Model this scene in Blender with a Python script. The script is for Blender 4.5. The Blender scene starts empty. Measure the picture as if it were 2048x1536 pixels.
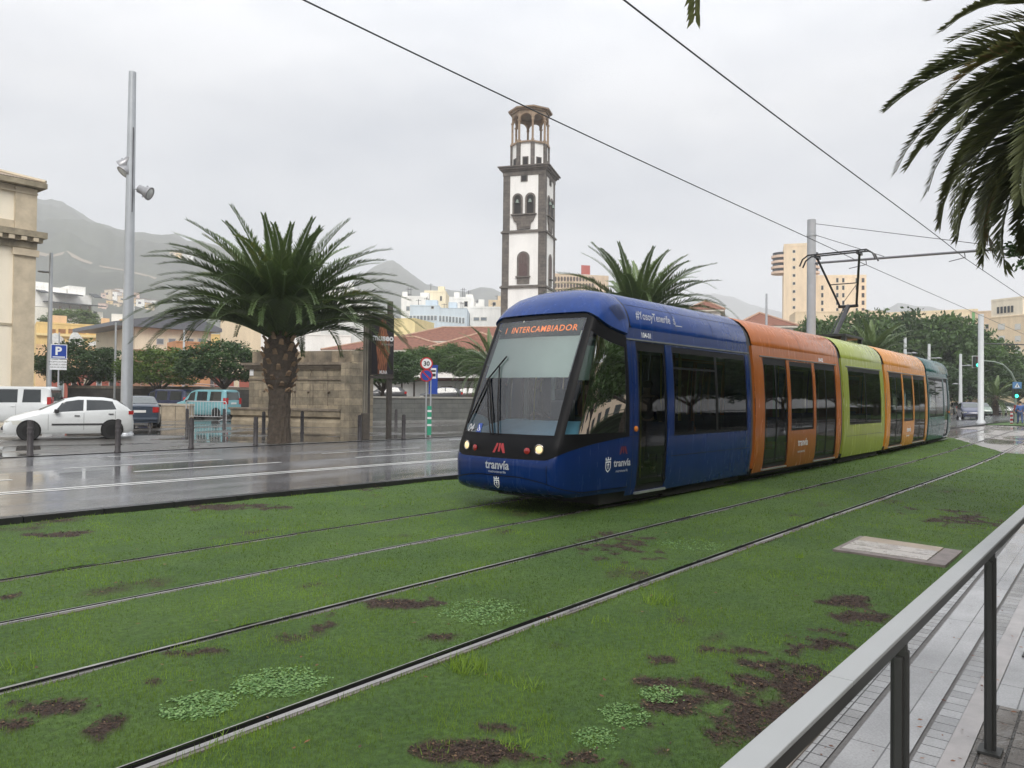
import bpy, math, random
import numpy as np
from mathutils import Vector, Matrix, Euler

# ------------------------------------------------------------------ camera, sky, sun, exposure
S = bpy.context.scene
R = math.radians
F, HY, ROLL, YAW, EYE = 1540.0, 791.3, R(0.6), R(38.34), 1.741
PITCH = math.atan2(HY - 768, F)
FW = Vector((math.cos(YAW) * math.cos(PITCH), math.sin(YAW) * math.cos(PITCH), math.sin(PITCH)))
RT = Vector((math.sin(YAW), -math.cos(YAW), 0))
UP = RT.cross(FW)
CAM = Vector((0, 0, EYE))
cx_ = RT * math.cos(ROLL) + UP * math.sin(ROLL)
cy_ = UP * math.cos(ROLL) - RT * math.sin(ROLL)
cd = bpy.data.cameras.new("camera")
cd.sensor_width = 36; cd.lens = F / 2048 * 36; cd.clip_start = 0.05; cd.clip_end = 9000
cam = bpy.data.objects.new("camera", cd)
m = Matrix((cx_, cy_, -FW)).transposed().to_4x4(); m.translation = CAM
cam.matrix_world = m
S.collection.objects.link(cam); S.camera = cam

SUN_AZ, SUN_EL = R(222), R(42)      # direction towards the sun, azimuth counted from +x
W = bpy.data.worlds.new("World"); S.world = W; W.use_nodes = True
nt = W.node_tree; nt.nodes.clear()
def wn(t, **k):
    n = nt.nodes.new(t)
    for a, b in k.items(): setattr(n, a, b)
    return n
out = wn('ShaderNodeOutputWorld'); bg = wn('ShaderNodeBackground'); bg.inputs[1].default_value = 0.078
sky = wn('ShaderNodeTexSky', sky_type='NISHITA', sun_disc=False, sun_elevation=SUN_EL, sun_rotation=math.pi/2 - SUN_AZ, dust_density=4.0)
tc = wn('ShaderNodeTexCoord'); mp = wn('ShaderNodeMapping'); mp.inputs['Scale'].default_value = (1, 1, 2.6)
nz = wn('ShaderNodeTexNoise'); nz.inputs['Scale'].default_value = 2.7; nz.inputs['Detail'].default_value = 5; nz.inputs['Roughness'].default_value = .5
cr = wn('ShaderNodeValToRGB')     # thick overcast: low soft lumps of cloud
cr.color_ramp.elements[0].position = .3; cr.color_ramp.elements[0].color = (4.25, 4.5, 4.95, 1)
cr.color_ramp.elements[1].position = .62; cr.color_ramp.elements[1].color = (6.8, 6.85, 7.0, 1)
sx = wn('ShaderNodeSeparateXYZ')
zen = wn('ShaderNodeMapRange'); zen.inputs[1].default_value = .34; zen.inputs[2].default_value = .95; zen.inputs[3].default_value = 1.0; zen.inputs[4].default_value = 2.7
mul = wn('ShaderNodeVectorMath', operation='SCALE')
mx = wn('ShaderNodeMix', data_type='RGBA'); mx.inputs[0].default_value = .93
L = nt.links.new
L(tc.outputs['Generated'], mp.inputs[0]); L(mp.outputs[0], nz.inputs['Vector']); L(nz.outputs[0], cr.inputs[0])
L(tc.outputs['Generated'], sx.inputs[0]); L(sx.outputs[2], zen.inputs[0])
L(cr.outputs[0], mul.inputs[0]); L(zen.outputs[0], mul.inputs['Scale'])
L(sky.outputs[0], mx.inputs[6]); L(mul.outputs[0], mx.inputs[7]); L(mx.outputs[2], bg.inputs[0]); L(bg.outputs[0], out.inputs[0])

sl = bpy.data.lights.new("sun", 'SUN'); sl.energy = 1.5; sl.angle = R(25); sl.color = (1, .96, .9)
so = bpy.data.objects.new("sun", sl); S.collection.objects.link(so)
sd = Vector((math.cos(SUN_AZ) * math.cos(SUN_EL), math.sin(SUN_AZ) * math.cos(SUN_EL), math.sin(SUN_EL)))
so.rotation_euler = sd.to_track_quat('Z', 'Y').to_euler(); so.location = (0, 0, 60)

vs = S.view_settings; vs.view_transform = 'Standard'; vs.look = 'None'; vs.exposure = 0.84; vs.gamma = 1; vs.use_curve_mapping = False
S.render.film_transparent = False
S.cycles.use_denoising = True
S.cycles.max_bounces = 8; S.cycles.transparent_max_bounces = 24; S.cycles.volume_bounces = 1
S.cycles.sample_clamp_indirect = 6

# ------------------------------------------------------------------ picture <-> place
K2, K3 = -0.001997, 4.8e-5
def off(s): return K2 * s * s + K3 * s ** 3
def ray(px, py):
    u, v = px - 1024, py - 768; c, s = math.cos(ROLL), math.sin(ROLL)
    return FW * F + RT * (c * u + s * v) - UP * (-s * u + c * v)
def gnd(px, py, z=0.0):
    d = ray(px, py); return CAM + d * ((z - EYE) / d.z)
def dep(px, py, D):
    return CAM + ray(px, py) * (D / F)
def vplane(px, py, A, B):           # the ray meets the vertical plane through A and B
    d = ray(px, py); n = Vector((B.y - A.y, A.x - B.x, 0))
    return CAM + d * ((A - CAM).dot(n) / d.dot(n))

# ------------------------------------------------------------------ materials
MATS = {}
def mat(name, col, rough=.6, metal=0., var=.12, scale=3., bump=0., bscale=None, spec=.5, coat=0., emit=None, es=1., rvar=0., stretch=None, detail=6):
    if name in MATS: return MATS[name]
    m = bpy.data.materials.new(name); m.use_nodes = True; t = m.node_tree; n = t.nodes; b = n['Principled BSDF']
    b.inputs['Roughness'].default_value = rough; b.inputs['Metallic'].default_value = metal
    b.inputs['Specular IOR Level'].default_value = spec; b.inputs['Coat Weight'].default_value = coat
    b.inputs['Coat Roughness'].default_value = .06
    b.inputs['Base Color'].default_value = (*col, 1)
    co = n.new('ShaderNodeTexCoord')
    if var > 0:
        z = n.new('ShaderNodeTexNoise'); z.inputs['Scale'].default_value = scale; z.inputs['Detail'].default_value = detail; z.inputs['Roughness'].default_value = .65
        r = n.new('ShaderNodeValToRGB'); r.color_ramp.elements[0].position = .3; r.color_ramp.elements[1].position = .7
        r.color_ramp.elements[0].color = (*[max(0, c * (1 - var)) for c in col], 1); r.color_ramp.elements[1].color = (*[min(1, c * (1 + var)) for c in col], 1)
        src = co.outputs['Object']
        if stretch: mpg = n.new('ShaderNodeMapping'); mpg.inputs['Scale'].default_value = stretch; t.links.new(src, mpg.inputs[0]); src = mpg.outputs[0]
        t.links.new(src, z.inputs['Vector']); t.links.new(z.outputs[0], r.inputs[0]); t.links.new(r.outputs[0], b.inputs['Base Color'])
        if rvar:
            q = n.new('ShaderNodeMapRange'); q.inputs[1].default_value = .35; q.inputs[2].default_value = .65
            q.inputs[3].default_value = max(0, rough - rvar); q.inputs[4].default_value = rough + rvar
            t.links.new(z.outputs[0], q.inputs[0]); t.links.new(q.outputs[0], b.inputs['Roughness'])
    if bump:
        z2 = n.new('ShaderNodeTexNoise'); z2.inputs['Scale'].default_value = bscale or scale * 6; z2.inputs['Detail'].default_value = 6
        bp = n.new('ShaderNodeBump'); bp.inputs['Strength'].default_value = bump; bp.inputs['Distance'].default_value = .02
        t.links.new(co.outputs['Object'], z2.inputs['Vector']); t.links.new(z2.outputs[0], bp.inputs['Height']); t.links.new(bp.outputs[0], b.inputs['Normal'])
    if emit:
        b.inputs['Emission Color'].default_value = (*emit, 1); b.inputs['Emission Strength'].default_value = es
    MATS[name] = m; return m
def glass(name, tint, refl=.06, rough=.02, ior=1.5):
    if name in MATS: return MATS[name]
    m = bpy.data.materials.new(name); m.use_nodes = True; t = m.node_tree; n = t.nodes; n.clear()
    o = n.new('ShaderNodeOutputMaterial'); tr = n.new('ShaderNodeBsdfTransparent'); gl = n.new('ShaderNodeBsdfGlossy'); mxs = n.new('ShaderNodeMixShader'); fr = n.new('ShaderNodeFresnel')
    tr.inputs[0].default_value = (*tint, 1); gl.inputs['Roughness'].default_value = rough; fr.inputs[0].default_value = ior
    t.links.new(fr.outputs[0], mxs.inputs[0]); t.links.new(tr.outputs[0], mxs.inputs[1]); t.links.new(gl.outputs[0], mxs.inputs[2]); t.links.new(mxs.outputs[0], o.inputs[0])
    MATS[name] = m; return m

# ------------------------------------------------------------------ mesh building
class MB:
    def __init__(s): s.v = []; s.f = []; s.m = []; s.sm = []
    def add(s, vs, fs, mi=0, smooth=False):
        o = len(s.v); s.v += [tuple(p) for p in vs]
        for f in fs: s.f.append([i + o for i in f]); s.m.append(mi); s.sm.append(smooth)
        return s
    def box(s, c, d, mi=0, M=None):
        x, y, z = d[0] / 2, d[1] / 2, d[2] / 2
        P = [Vector((a * x, b * y, e * z)) for a in (-1, 1) for b in (-1, 1) for e in (-1, 1)]
        if M: P = [M @ p for p in P]
        P = [p + Vector(c) for p in P]
        return s.add(P, [(0, 1, 3, 2), (4, 6, 7, 5), (0, 4, 5, 1), (2, 3, 7, 6), (0, 2, 6, 4), (1, 5, 7, 3)], mi)
    def b2(s, x0, x1, y0, y1, z0, z1, mi=0):
        return s.box(((x0 + x1) / 2, (y0 + y1) / 2, (z0 + z1) / 2), (abs(x1 - x0), abs(y1 - y0), abs(z1 - z0)), mi)
    def quad(s, a, b, c, d, mi=0): return s.add([a, b, c, d], [(0, 1, 2, 3)], mi)
    def tube(s, pts, r, n=8, mi=0, cap=True, smooth=True):
        pts = [Vector(p) for p in pts]; rs = r if isinstance(r, (list, tuple)) else [r] * len(pts)
        V = []; prev = None
        for i, p in enumerate(pts):
            d = (pts[min(i + 1, len(pts) - 1)] - pts[max(i - 1, 0)]).normalized()
            a = Vector((0, 0, 1)) if abs(d.z) < .95 else Vector((1, 0, 0))
            if prev is not None: a = prev
            u = d.cross(a).normalized(); w = u.cross(d).normalized(); prev = w
            for k in range(n):
                t = 2 * math.pi * k / n; V.append(p + (u * math.cos(t) + w * math.sin(t)) * rs[i])
        Fc = [(i * n + k, i * n + (k + 1) % n, (i + 1) * n + (k + 1) % n, (i + 1) * n + k) for i in range(len(pts) - 1) for k in range(n)]
        s.add(V, Fc, mi, smooth)
        if cap:
            o = len(s.v) - len(V); s.f.append([o + k for k in range(n)][::-1]); s.m.append(mi); s.sm.append(False)
            o += (len(pts) - 1) * n; s.f.append([o + k for k in range(n)]); s.m.append(mi); s.sm.append(False)
        return s
    def lathe(s, prof, c=(0, 0, 0), n=20, mi=0, axis='z', smooth=True, M=None):
        V = []
        for r, z in prof:
            for k in range(n):
                t = 2 * math.pi * k / n
                p = Vector((r * math.cos(t), r * math.sin(t), z))
                if axis == 'y': p = Vector((p.x, p.z, p.y))
                if axis == 'x': p = Vector((p.z, p.x, p.y))
                if M: p = M @ p
                V.append(p + Vector(c))
        Fc = [(i * n + k, i * n + (k + 1) % n, (i + 1) * n + (k + 1) % n, (i + 1) * n + k) for i in range(len(prof) - 1) for k in range(n)]
        Fc += [tuple(range(n))[::-1], tuple(range((len(prof) - 1) * n, len(prof) * n))]
        return s.add(V, Fc, mi, smooth)
    def grid(s, P, mi=0, smooth=True, flip=False):      # P[i][j] points
        a, b = len(P), len(P[0]); V = [p for r in P for p in r]
        Fc = [(i * b + j, (i + 1) * b + j, (i + 1) * b + j + 1, i * b + j + 1) for i in range(a - 1) for j in range(b - 1)]
        if flip: Fc = [f[::-1] for f in Fc]
        return s.add(V, Fc, mi, smooth)
    def prism(s, poly, a, b, plane='xz', mi=0):         # poly in a plane, thick from a to b on the third axis
        n = len(poly)
        def P(p, t): return (p[0], t, p[1]) if plane == 'xz' else ((p[0], p[1], t) if plane == 'xy' else (t, p[0], p[1]))
        V = [P(p, a) for p in poly] + [P(p, b) for p in poly]
        return s.add(V, [tuple(range(n)), tuple(range(2 * n - 1, n - 1, -1))] + [(i, i + n, (i + 1) % n + n, (i + 1) % n) for i in range(n)], mi)
    def build(s, name, mats, parent=None, loc=None, rz=None, bevel=0, auto=35, solid=0, M=None):
        me = bpy.data.meshes.new(name); me.from_pydata(s.v, [], s.f)
        if not isinstance(mats, (list, tuple)): mats = [mats]
        for x in mats: me.materials.append(x)
        me.polygons.foreach_set('material_index', s.m); me.polygons.foreach_set('use_smooth', s.sm); me.update()
        if any(s.sm): me.set_sharp_from_angle(angle=R(auto))
        o = bpy.data.objects.new(name, me); S.collection.objects.link(o)
        if parent: o.parent = parent
        if loc: o.location = loc
        if rz is not None: o.rotation_euler.z = rz
        if solid: q = o.modifiers.new('solid', 'SOLIDIFY'); q.thickness = solid; q.offset = -1
        if bevel: q = o.modifiers.new('bevel', 'BEVEL'); q.width = bevel; q.segments = 2; q.limit_method = 'ANGLE'; q.angle_limit = R(40)
        return o
def tag(o, label, cat, group=None, kind=None):
    if label: o['label'] = label
    if cat: o['category'] = cat
    if group: o['group'] = group
    if kind: o['kind'] = kind
    return o
def thing(name, label, cat, loc=(0, 0, 0), rz=0, group=None):
    o = bpy.data.objects.new(name, None); S.collection.objects.link(o); o.empty_display_size = .2
    o.location = loc; o.rotation_euler.z = rz
    return tag(o, label, cat, group)
def struct(o): o['kind'] = 'structure'; return o
KIDS = {}
def copy_tree(o, loc=None, rz=None, label=None, sc=None, parent=None):
    c = o.copy(); S.collection.objects.link(c)
    if parent: c.parent = parent
    if loc is not None: c.location = loc
    if rz is not None: c.rotation_euler.z = rz
    if sc is not None: c.scale = sc
    if label: c['label'] = label
    for ch in [x for x in S.collection.objects if x.parent == o]: copy_tree(ch, parent=c)
    return c
def text_mb(txt, h, extrude=.002, shear=0, align='LEFT', bold=0, sp=1.0):       # text laid in local xz, facing -y
    cu = bpy.data.curves.new('t', 'FONT'); cu.body = txt; cu.size = h / .72; cu.extrude = extrude; cu.shear = shear; cu.align_x = align; cu.offset = bold; cu.space_character = sp; cu.resolution_u = 3
    ob = bpy.data.objects.new('t', cu); me = bpy.data.meshes.new_from_object(ob)
    b = MB(); b.add([(v.co.x, -v.co.z, v.co.y) for v in me.vertices], [tuple(p.vertices) for p in me.polygons])
    bpy.data.objects.remove(ob); bpy.data.curves.remove(cu); bpy.data.meshes.remove(me)
    return b
def shift(b, d, M=None, sc=1):
    b.v = [tuple((M @ Vector(p) * sc if M else Vector(p) * sc) + Vector(d)) for p in b.v]; return b
def merge(a, b, mi=None):
    o = len(a.v); a.v += b.v; a.f += [[i + o for i in f] for f in b.f]; a.m += b.m if mi is None else [mi] * len(b.m); a.sm += b.sm; return a
def interp(x, pts):
    xs = [p[0] for p in pts]; return float(np.interp(x, xs, [p[1] for p in pts]))
# ------------------------------------------------------------------ ground
def off(s):
    s0 = 31.0
    if s <= s0: return K2 * s * s + K3 * s ** 3
    return K2 * s0 * s0 + K3 * s0 ** 3 + (2 * K2 * s0 + 3 * K3 * s0 ** 2) * (s - s0)
voff = np.vectorize(off)
rng = np.random.default_rng(7)
_T = rng.random((256, 256))
def vnoise(x, y):
    xi = np.floor(x).astype(int); yi = np.floor(y).astype(int); fx = x - xi; fy = y - yi
    fx = fx * fx * (3 - 2 * fx); fy = fy * fy * (3 - 2 * fy); g = lambda a, b: _T[a % 256, b % 256]
    return (g(xi, yi) * (1 - fx) + g(xi + 1, yi) * fx) * (1 - fy) + (g(xi, yi + 1) * (1 - fx) + g(xi + 1, yi + 1) * fx) * fy
def fbm(x, y, o=4):
    t = 0; a = .5; n = 0
    for k in range(o): t = t + a * vnoise(x * 2 ** k + 17 * k, y * 2 ** k + 31 * k); n += a; a *= .55
    return t / n
def kerb_y(x): return 11.35 - .065 * (x - 3.7)
def edge_y(x): return 21.42 - .045 * (x - 7)
ROADZ, PLAZAZ = .08, .10
RAILS = [(3.61, -1, 'nearest grooved rail with a wide pale steel head in the lawn'), (5.10, 1, 'second grooved rail from the railing, far rail of the empty track'),
         (6.60, -1, 'thin third rail running under the near side of the tram'), (8.09, 1, 'farthest rail, closest to the wet road, under the tram nose')]
def flatmat(kind):
    return None

def wet_asphalt(name, dark, rdry=.42, rwet=.04, scale=.5, puddle=.5, stretch=(.35, 1, 1), tile=None, tilecol=.5, soft=.09, bumpk=.35, spec=.5):
    m = bpy.data.materials.new(name); m.use_nodes = True; t = m.node_tree; n = t.nodes; b = n['Principled BSDF']; l = t.links.new
    b.inputs['Specular IOR Level'].default_value = spec
    co = n.new('ShaderNodeTexCoord'); mp = n.new('ShaderNodeMapping'); mp.inputs['Scale'].default_value = stretch
    l(co.outputs['Object'], mp.inputs[0])
    z = n.new('ShaderNodeTexNoise'); z.inputs['Scale'].default_value = scale; z.inputs['Detail'].default_value = 7; z.inputs['Roughness'].default_value = .6; z.inputs['Distortion'].default_value = .6
    l(mp.outputs[0], z.inputs['Vector'])
    w = n.new('ShaderNodeMapRange'); w.inputs[1].default_value = puddle - soft; w.inputs[2].default_value = puddle + soft; l(z.outputs[0], w.inputs[0])   # 1 = standing water
    rr = n.new('ShaderNodeMapRange'); rr.inputs[3].default_value = rdry; rr.inputs[4].default_value = rwet; l(w.outputs[0], rr.inputs[0]); l(rr.outputs[0], b.inputs['Roughness'])
    z2 = n.new('ShaderNodeTexNoise'); z2.inputs['Scale'].default_value = 90; z2.inputs['Detail'].default_value = 4; l(co.outputs['Object'], z2.inputs['Vector'])
    z3 = n.new('ShaderNodeTexNoise'); z3.inputs['Scale'].default_value = 1.3; z3.inputs['Detail'].default_value = 6; l(co.outputs['Object'], z3.inputs['Vector'])
    rp = n.new('ShaderNodeValToRGB'); rp.color_ramp.elements[0].position = .3; rp.color_ramp.elements[1].position = .7
    rp.color_ramp.elements[0].color = (*[c * .7 for c in dark], 1); rp.color_ramp.elements[1].color = (*[c * 1.3 for c in dark], 1); l(z3.outputs[0], rp.inputs[0])
    gr = n.new('ShaderNodeMix', ); gr.data_type = 'RGBA'; gr.blend_type = 'MULTIPLY'; gr.inputs[0].default_value = .6; l(rp.outputs[0], gr.inputs[6]); l(z2.outputs['Color'], gr.inputs[7])
    gg = n.new('ShaderNodeMix'); gg.data_type = 'RGBA'; gg.blend_type = 'MULTIPLY'; gg.inputs[0].default_value = 1; gg.inputs[7].default_value = (1.35, 1.35, 1.35, 1)
    bw = n.new('ShaderNodeRGBToBW'); l(z2.outputs['Color'], bw.inputs[0]); l(bw.outputs[0], gr.inputs[7]); l(gr.outputs[2], gg.inputs[6])
    col = gg.outputs[2]
    bmul = n.new('ShaderNodeMath'); bmul.operation = 'SUBTRACT'; bmul.inputs[0].default_value = 1; l(w.outputs[0], bmul.inputs[1])
    hh = n.new('ShaderNodeMath'); hh.operation = 'MULTIPLY'; l(z2.outputs[0], hh.inputs[0]); l(bmul.outputs[0], hh.inputs[1]); height = hh.outputs[0]
    if tile:
        br = n.new('ShaderNodeTexBrick'); br.inputs['Scale'].default_value = 1; br.inputs['Brick Width'].default_value = tile[0]; br.inputs['Row Height'].default_value = tile[1]
        br.inputs['Mortar Size'].default_value = tile[2]; br.inputs['Mortar Smooth'].default_value = .3; br.offset = tile[3] if len(tile) > 3 else .5
        br.inputs['Color1'].default_value = (1, 1, 1, 1); br.inputs['Color2'].default_value = (.72, .72, .72, 1); br.inputs['Mortar'].default_value = (tilecol, tilecol, tilecol, 1)
        l(co.outputs['Object'], br.inputs['Vector'])
        tm = n.new('ShaderNodeMix'); tm.data_type = 'RGBA'; tm.blend_type = 'MULTIPLY'; tm.inputs[0].default_value = 1; l(col, tm.inputs[6]); l(br.outputs[0], tm.inputs[7]); col = tm.outputs[2]
        ad = n.new('ShaderNodeMath'); ad.operation = 'MULTIPLY_ADD'; ad.inputs[1].default_value = -1.2; l(br.outputs['Fac'], ad.inputs[0]); l(height, ad.inputs[2]); height = ad.outputs[0]
    l(col, b.inputs['Base Color'])
    bp = n.new('ShaderNodeBump'); bp.inputs['Strength'].default_value = bumpk; bp.inputs['Distance'].default_value = .006; l(height, bp.inputs['Height'])
    z4 = n.new('ShaderNodeTexNoise'); z4.inputs['Scale'].default_value = 7; z4.inputs['Detail'].default_value = 2; l(mp.outputs[0], z4.inputs['Vector'])
    bp2 = n.new('ShaderNodeBump'); bp2.inputs['Strength'].default_value = .05; bp2.inputs['Distance'].default_value = .02; l(z4.outputs[0], bp2.inputs['Height']); l(bp2.outputs[0], bp.inputs['Normal'])
    l(bp.outputs[0], b.inputs['Normal']); MATS[name] = m; return m

struct(MB().quad((-3500, -3500, -.06), (5500, -3500, -.06), (5500, 6000, -.06), (-3500, 6000, -.06)).build('ground', mat('earth', (.16, .15, .13), .9, var=.3, scale=.05)))
def strip(y0f, y1f, xs, z):
    b = MB(); b.grid([[(x, y0f(x), z), (x, y1f(x), z)] for x in xs], smooth=False); return b
xs = [-90 + 6 * i for i in range(60)]
M_road = wet_asphalt('wet_road', (.13, .132, .14), .27, .08, scale=.55, puddle=.50, stretch=(.12, .9, 1), soft=.12, bumpk=.15, spec=1.0)
struct(strip(lambda x: kerb_y(x) + .16, edge_y, xs, ROADZ).build('road', M_road))
M_plaza = wet_asphalt('wet_plaza', (.095, .088, .08), .34, .015, scale=.28, puddle=.47, stretch=(.5, 1, 1), tile=(.6, .4, .012), soft=.04, bumpk=.5)
struct(strip(lambda x: edge_y(x) + .12, lambda x: 95, xs[:32], PLAZAZ).build('pavement', M_plaza))
M_kerbd = mat('kerb_dark', (.018, .018, .019), .35, var=.3, scale=4, bump=.3)
M_kerbl = mat('kerb_light', (.3, .3, .29), .3, var=.2, scale=2)
# dark kerb on the lawn side of the road and pale flush kerb at the plaza
b = MB()
for i in range(110):
    x0 = -30 + i; x1 = x0 + .985
    if x0 > 62: break
    b.add([(x0, kerb_y(x0), -.05), (x1, kerb_y(x1), -.05), (x1, kerb_y(x1), .082), (x0, kerb_y(x0), .082), (x1, kerb_y(x1) + .155, .086), (x0, kerb_y(x0) + .155, .086), (x1, kerb_y(x1) + .155, 0), (x0, kerb_y(x0) + .155, 0)],
          [(0, 1, 2, 3), (3, 2, 4, 5), (5, 4, 6, 7), (1, 6, 4, 2), (0, 3, 5, 7)])
struct(b.build('kerb', M_kerbd))
struct(strip(lambda x: edge_y(x) + .003, lambda x: edge_y(x) + .117, xs, PLAZAZ + .004).build('kerb', M_kerbl))

M_paint = mat('road_paint', (.62, .62, .6), .28, var=.18, scale=9, detail=10)
def lane(x0, x1, y0, y1, w=.11):
    n = max(2, int(abs(x1 - x0) / 2)); b = MB(); P = []
    for i in range(n + 1):
        t = i / n; x = x0 + (x1 - x0) * t; y = y0 + (y1 - y0) * t; P.append([(x, y - w / 2, ROADZ + .004), (x, y + w / 2, ROADZ + .004)])
    b.grid(P, smooth=False); return b
b = MB()
for a in [(-40, 62, 17.05, 10.6, .12), (-40, 62, 16.82, 10.37, .10)]: merge(b, lane(*a))
struct(b.build('road_marking', M_paint))
b = MB()
for k in range(-6, 12):
    x = 7.7 + 5.6 * k; y = 16.05 - .062 * (x - 7.7); merge(b, lane(x, x + 3.4, y, y - .21, .12))
    x = 7.0 + 6.5 * k; y = 17.75 - .058 * (x - 7); merge(b, lane(x, x + 3.6, y, y - .2, .09))
    if k % 2 == 0:
        x = 9.0 + 6 * k; y = 20.15 - .05 * (x - 9); merge(b, lane(x, x + 2.4, y, y - .12, .09))
struct(b.build('road_marking', M_paint))

# --- lawn: strips between the rails, one mesh, with a patch mask for bare soil
SOIL = [(1510, 1440, 165, 105), (1400, 1545, 220, 48), (1575, 1370, 125, 55), (1620, 1330, 60, 26), (1680, 1290, 80, 24), (1730, 1235, 50, 18), (1310, 1322, 62, 24), (1290, 1355, 30, 20), (1250, 1094, 75, 24), (1190, 1115, 30, 8), (930, 1505, 85, 20), (1930, 1040, 75, 26),
        (275, 1350, 62, 17), (110, 1412, 80, 14), (205, 1458, 24, 22), (650, 1245, 22, 16), (1700, 1205, 55, 10), (1180, 1522, 120, 12), (1440, 1300, 50, 7), (380, 1310, 60, 10), (800, 1205, 80, 10), (30, 1195, 40, 5),
        (120, 1068, 60, 6), (470, 1015, 90, 6), (740, 975, 25, 6), (1990, 1080, 30, 8), (1600, 1440, 60, 40), (20, 1450, 40, 10), (1010, 1460, 40, 8), (880, 1275, 45, 6)]
SP = []
for px, py, rx, ry in SOIL:
    c = gnd(px, py); d = c.dot(FW); SP.append((c.x, c.y, rx / F * d, ry * d * d / (EYE * F)))
fx_, fy_ = math.cos(YAW), math.sin(YAW)
def soil_at(x, y):
    n = fbm(x * 7.3, y * 7.3, 5); n2 = fbm(x * 1.7 + 5, y * 2.3 + 8, 4); v = np.zeros_like(x)
    for cx, cy, rx, ry in SP:
        f = (x - cx) * fx_ + (y - cy) * fy_; r = (x - cx) * fy_ - (y - cy) * fx_
        q = np.sqrt((f / ry) ** 2 + (r / rx) ** 2); v = np.maximum(v, 1.35 - q)
    s = v * 1.0 + (n - .5) * 4.6 + (n2 - .5) * 3.2
    thin = fbm(x * .9 + 9, y * 1.3 + 4, 4)
    return np.clip(np.maximum((s - .55) * 4 * (v > .02), (thin - .72) * 6 + (n - .5) * .8), 0, 1)
def lawn_end(y): return np.minimum(30.3 + np.maximum(0, y - 3) * 3.3, 41)
def lawn_z(x, y): return (fbm(x * 1.5, y * 1.5, 3) - .5) * .035 + .004
BANDS = [(None, 3.51), (3.65, 5.05), (5.17, 6.53), (6.64, 8.04), (8.16, None)]
V = []; Fc = []; soil = []
for lo, hi in BANDS:
    ss = np.concatenate([np.arange(-8, 1, .25), np.arange(1, 14, .06), np.arange(14, 42.2, .2)])
    o = voff(ss); a = (lo + o) if lo else np.full_like(ss, 1.262); bb = (hi + o) if hi else (kerb_y(ss) + .02)
    nr = max(8, int(np.max(bb - a) / .07)); tt = np.linspace(0, 1, nr)
    Y = a[:, None] * (1 - tt) + bb[:, None] * tt; X = np.repeat(ss[:, None], nr, 1); X = np.minimum(X, lawn_end(Y))
    Z = lawn_z(X, Y); ed = np.minimum(tt, 1 - tt) * (bb - a)[:, None]; Z = Z + np.clip(ed / .06, 0, 1) * .012 - .012
    base = len(V); V += list(zip(X.ravel(), Y.ravel(), Z.ravel())); soil += list(soil_at(X.ravel(), Y.ravel()))
    i, j = np.meshgrid(np.arange(len(ss) - 1), np.arange(nr - 1), indexing='ij'); q = base + i * nr + j
    Fc += np.stack([q, q + nr, q + nr + 1, q + 1], -1).reshape(-1, 4).tolist()
me = bpy.data.meshes.new('lawn'); me.from_pydata(V, [], Fc); me.polygons.foreach_set('use_smooth', [True] * len(Fc))
at = me.attributes.new('bare', 'FLOAT', 'POINT'); at.data.foreach_set('value', np.array(soil, dtype=np.float32))
ml = bpy.data.materials.new('turf'); ml.use_nodes = True; t = ml.node_tree; n = t.nodes; bs = n['Principled BSDF']; bs.inputs['Roughness'].default_value = .75; bs.inputs['Specular IOR Level'].default_value = .3
a_ = n.new('ShaderNodeAttribute'); a_.attribute_name = 'bare'; co = n.new('ShaderNodeTexCoord')
def nodenoise(sc, lo, hi, c0, c1):
    z = n.new('ShaderNodeTexNoise'); z.inputs['Scale'].default_value = sc; z.inputs['Detail'].default_value = 8; z.inputs['Roughness'].default_value = .7; r = n.new('ShaderNodeValToRGB')
    r.color_ramp.elements[0].position = lo; r.color_ramp.elements[1].position = hi; r.color_ramp.elements[0].color = (*c0, 1); r.color_ramp.elements[1].color = (*c1, 1)
    t.links.new(co.outputs['Object'], z.inputs['Vector']); t.links.new(z.outputs[0], r.inputs[0]); return z, r
zg, g1 = nodenoise(22, .3, .72, (.026, .055, .012), (.09, .17, .034)); zs, s1 = nodenoise(30, .35, .65, (.010, .007, .005), (.070, .042, .030))
zl, g2 = nodenoise(.8, .35, .65, (.75, .8, .8), (1.2, 1.12, 1.0))
mm = n.new('ShaderNodeMix'); mm.data_type = 'RGBA'; mm.blend_type = 'MULTIPLY'; mm.inputs[0].default_value = 1; t.links.new(g1.outputs[0], mm.inputs[6]); t.links.new(g2.outputs[0], mm.inputs[7])
mm2 = n.new('ShaderNodeMix'); mm2.data_type = 'RGBA'; t.links.new(a_.outputs['Fac'], mm2.inputs[0]); t.links.new(mm.outputs[2], mm2.inputs[6]); t.links.new(s1.outputs[0], mm2.inputs[7]); t.links.new(mm2.outputs[2], bs.inputs['Base Color'])
bp = n.new('ShaderNodeBump'); bp.inputs['Strength'].default_value = .9; bp.inputs['Distance'].default_value = .03; t.links.new(zs.outputs[0], bp.inputs['Height']); t.links.new(bp.outputs[0], bs.inputs['Normal'])
me.materials.append(ml); o = bpy.data.objects.new('lawn', me); S.collection.objects.link(o); struct(o)

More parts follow.
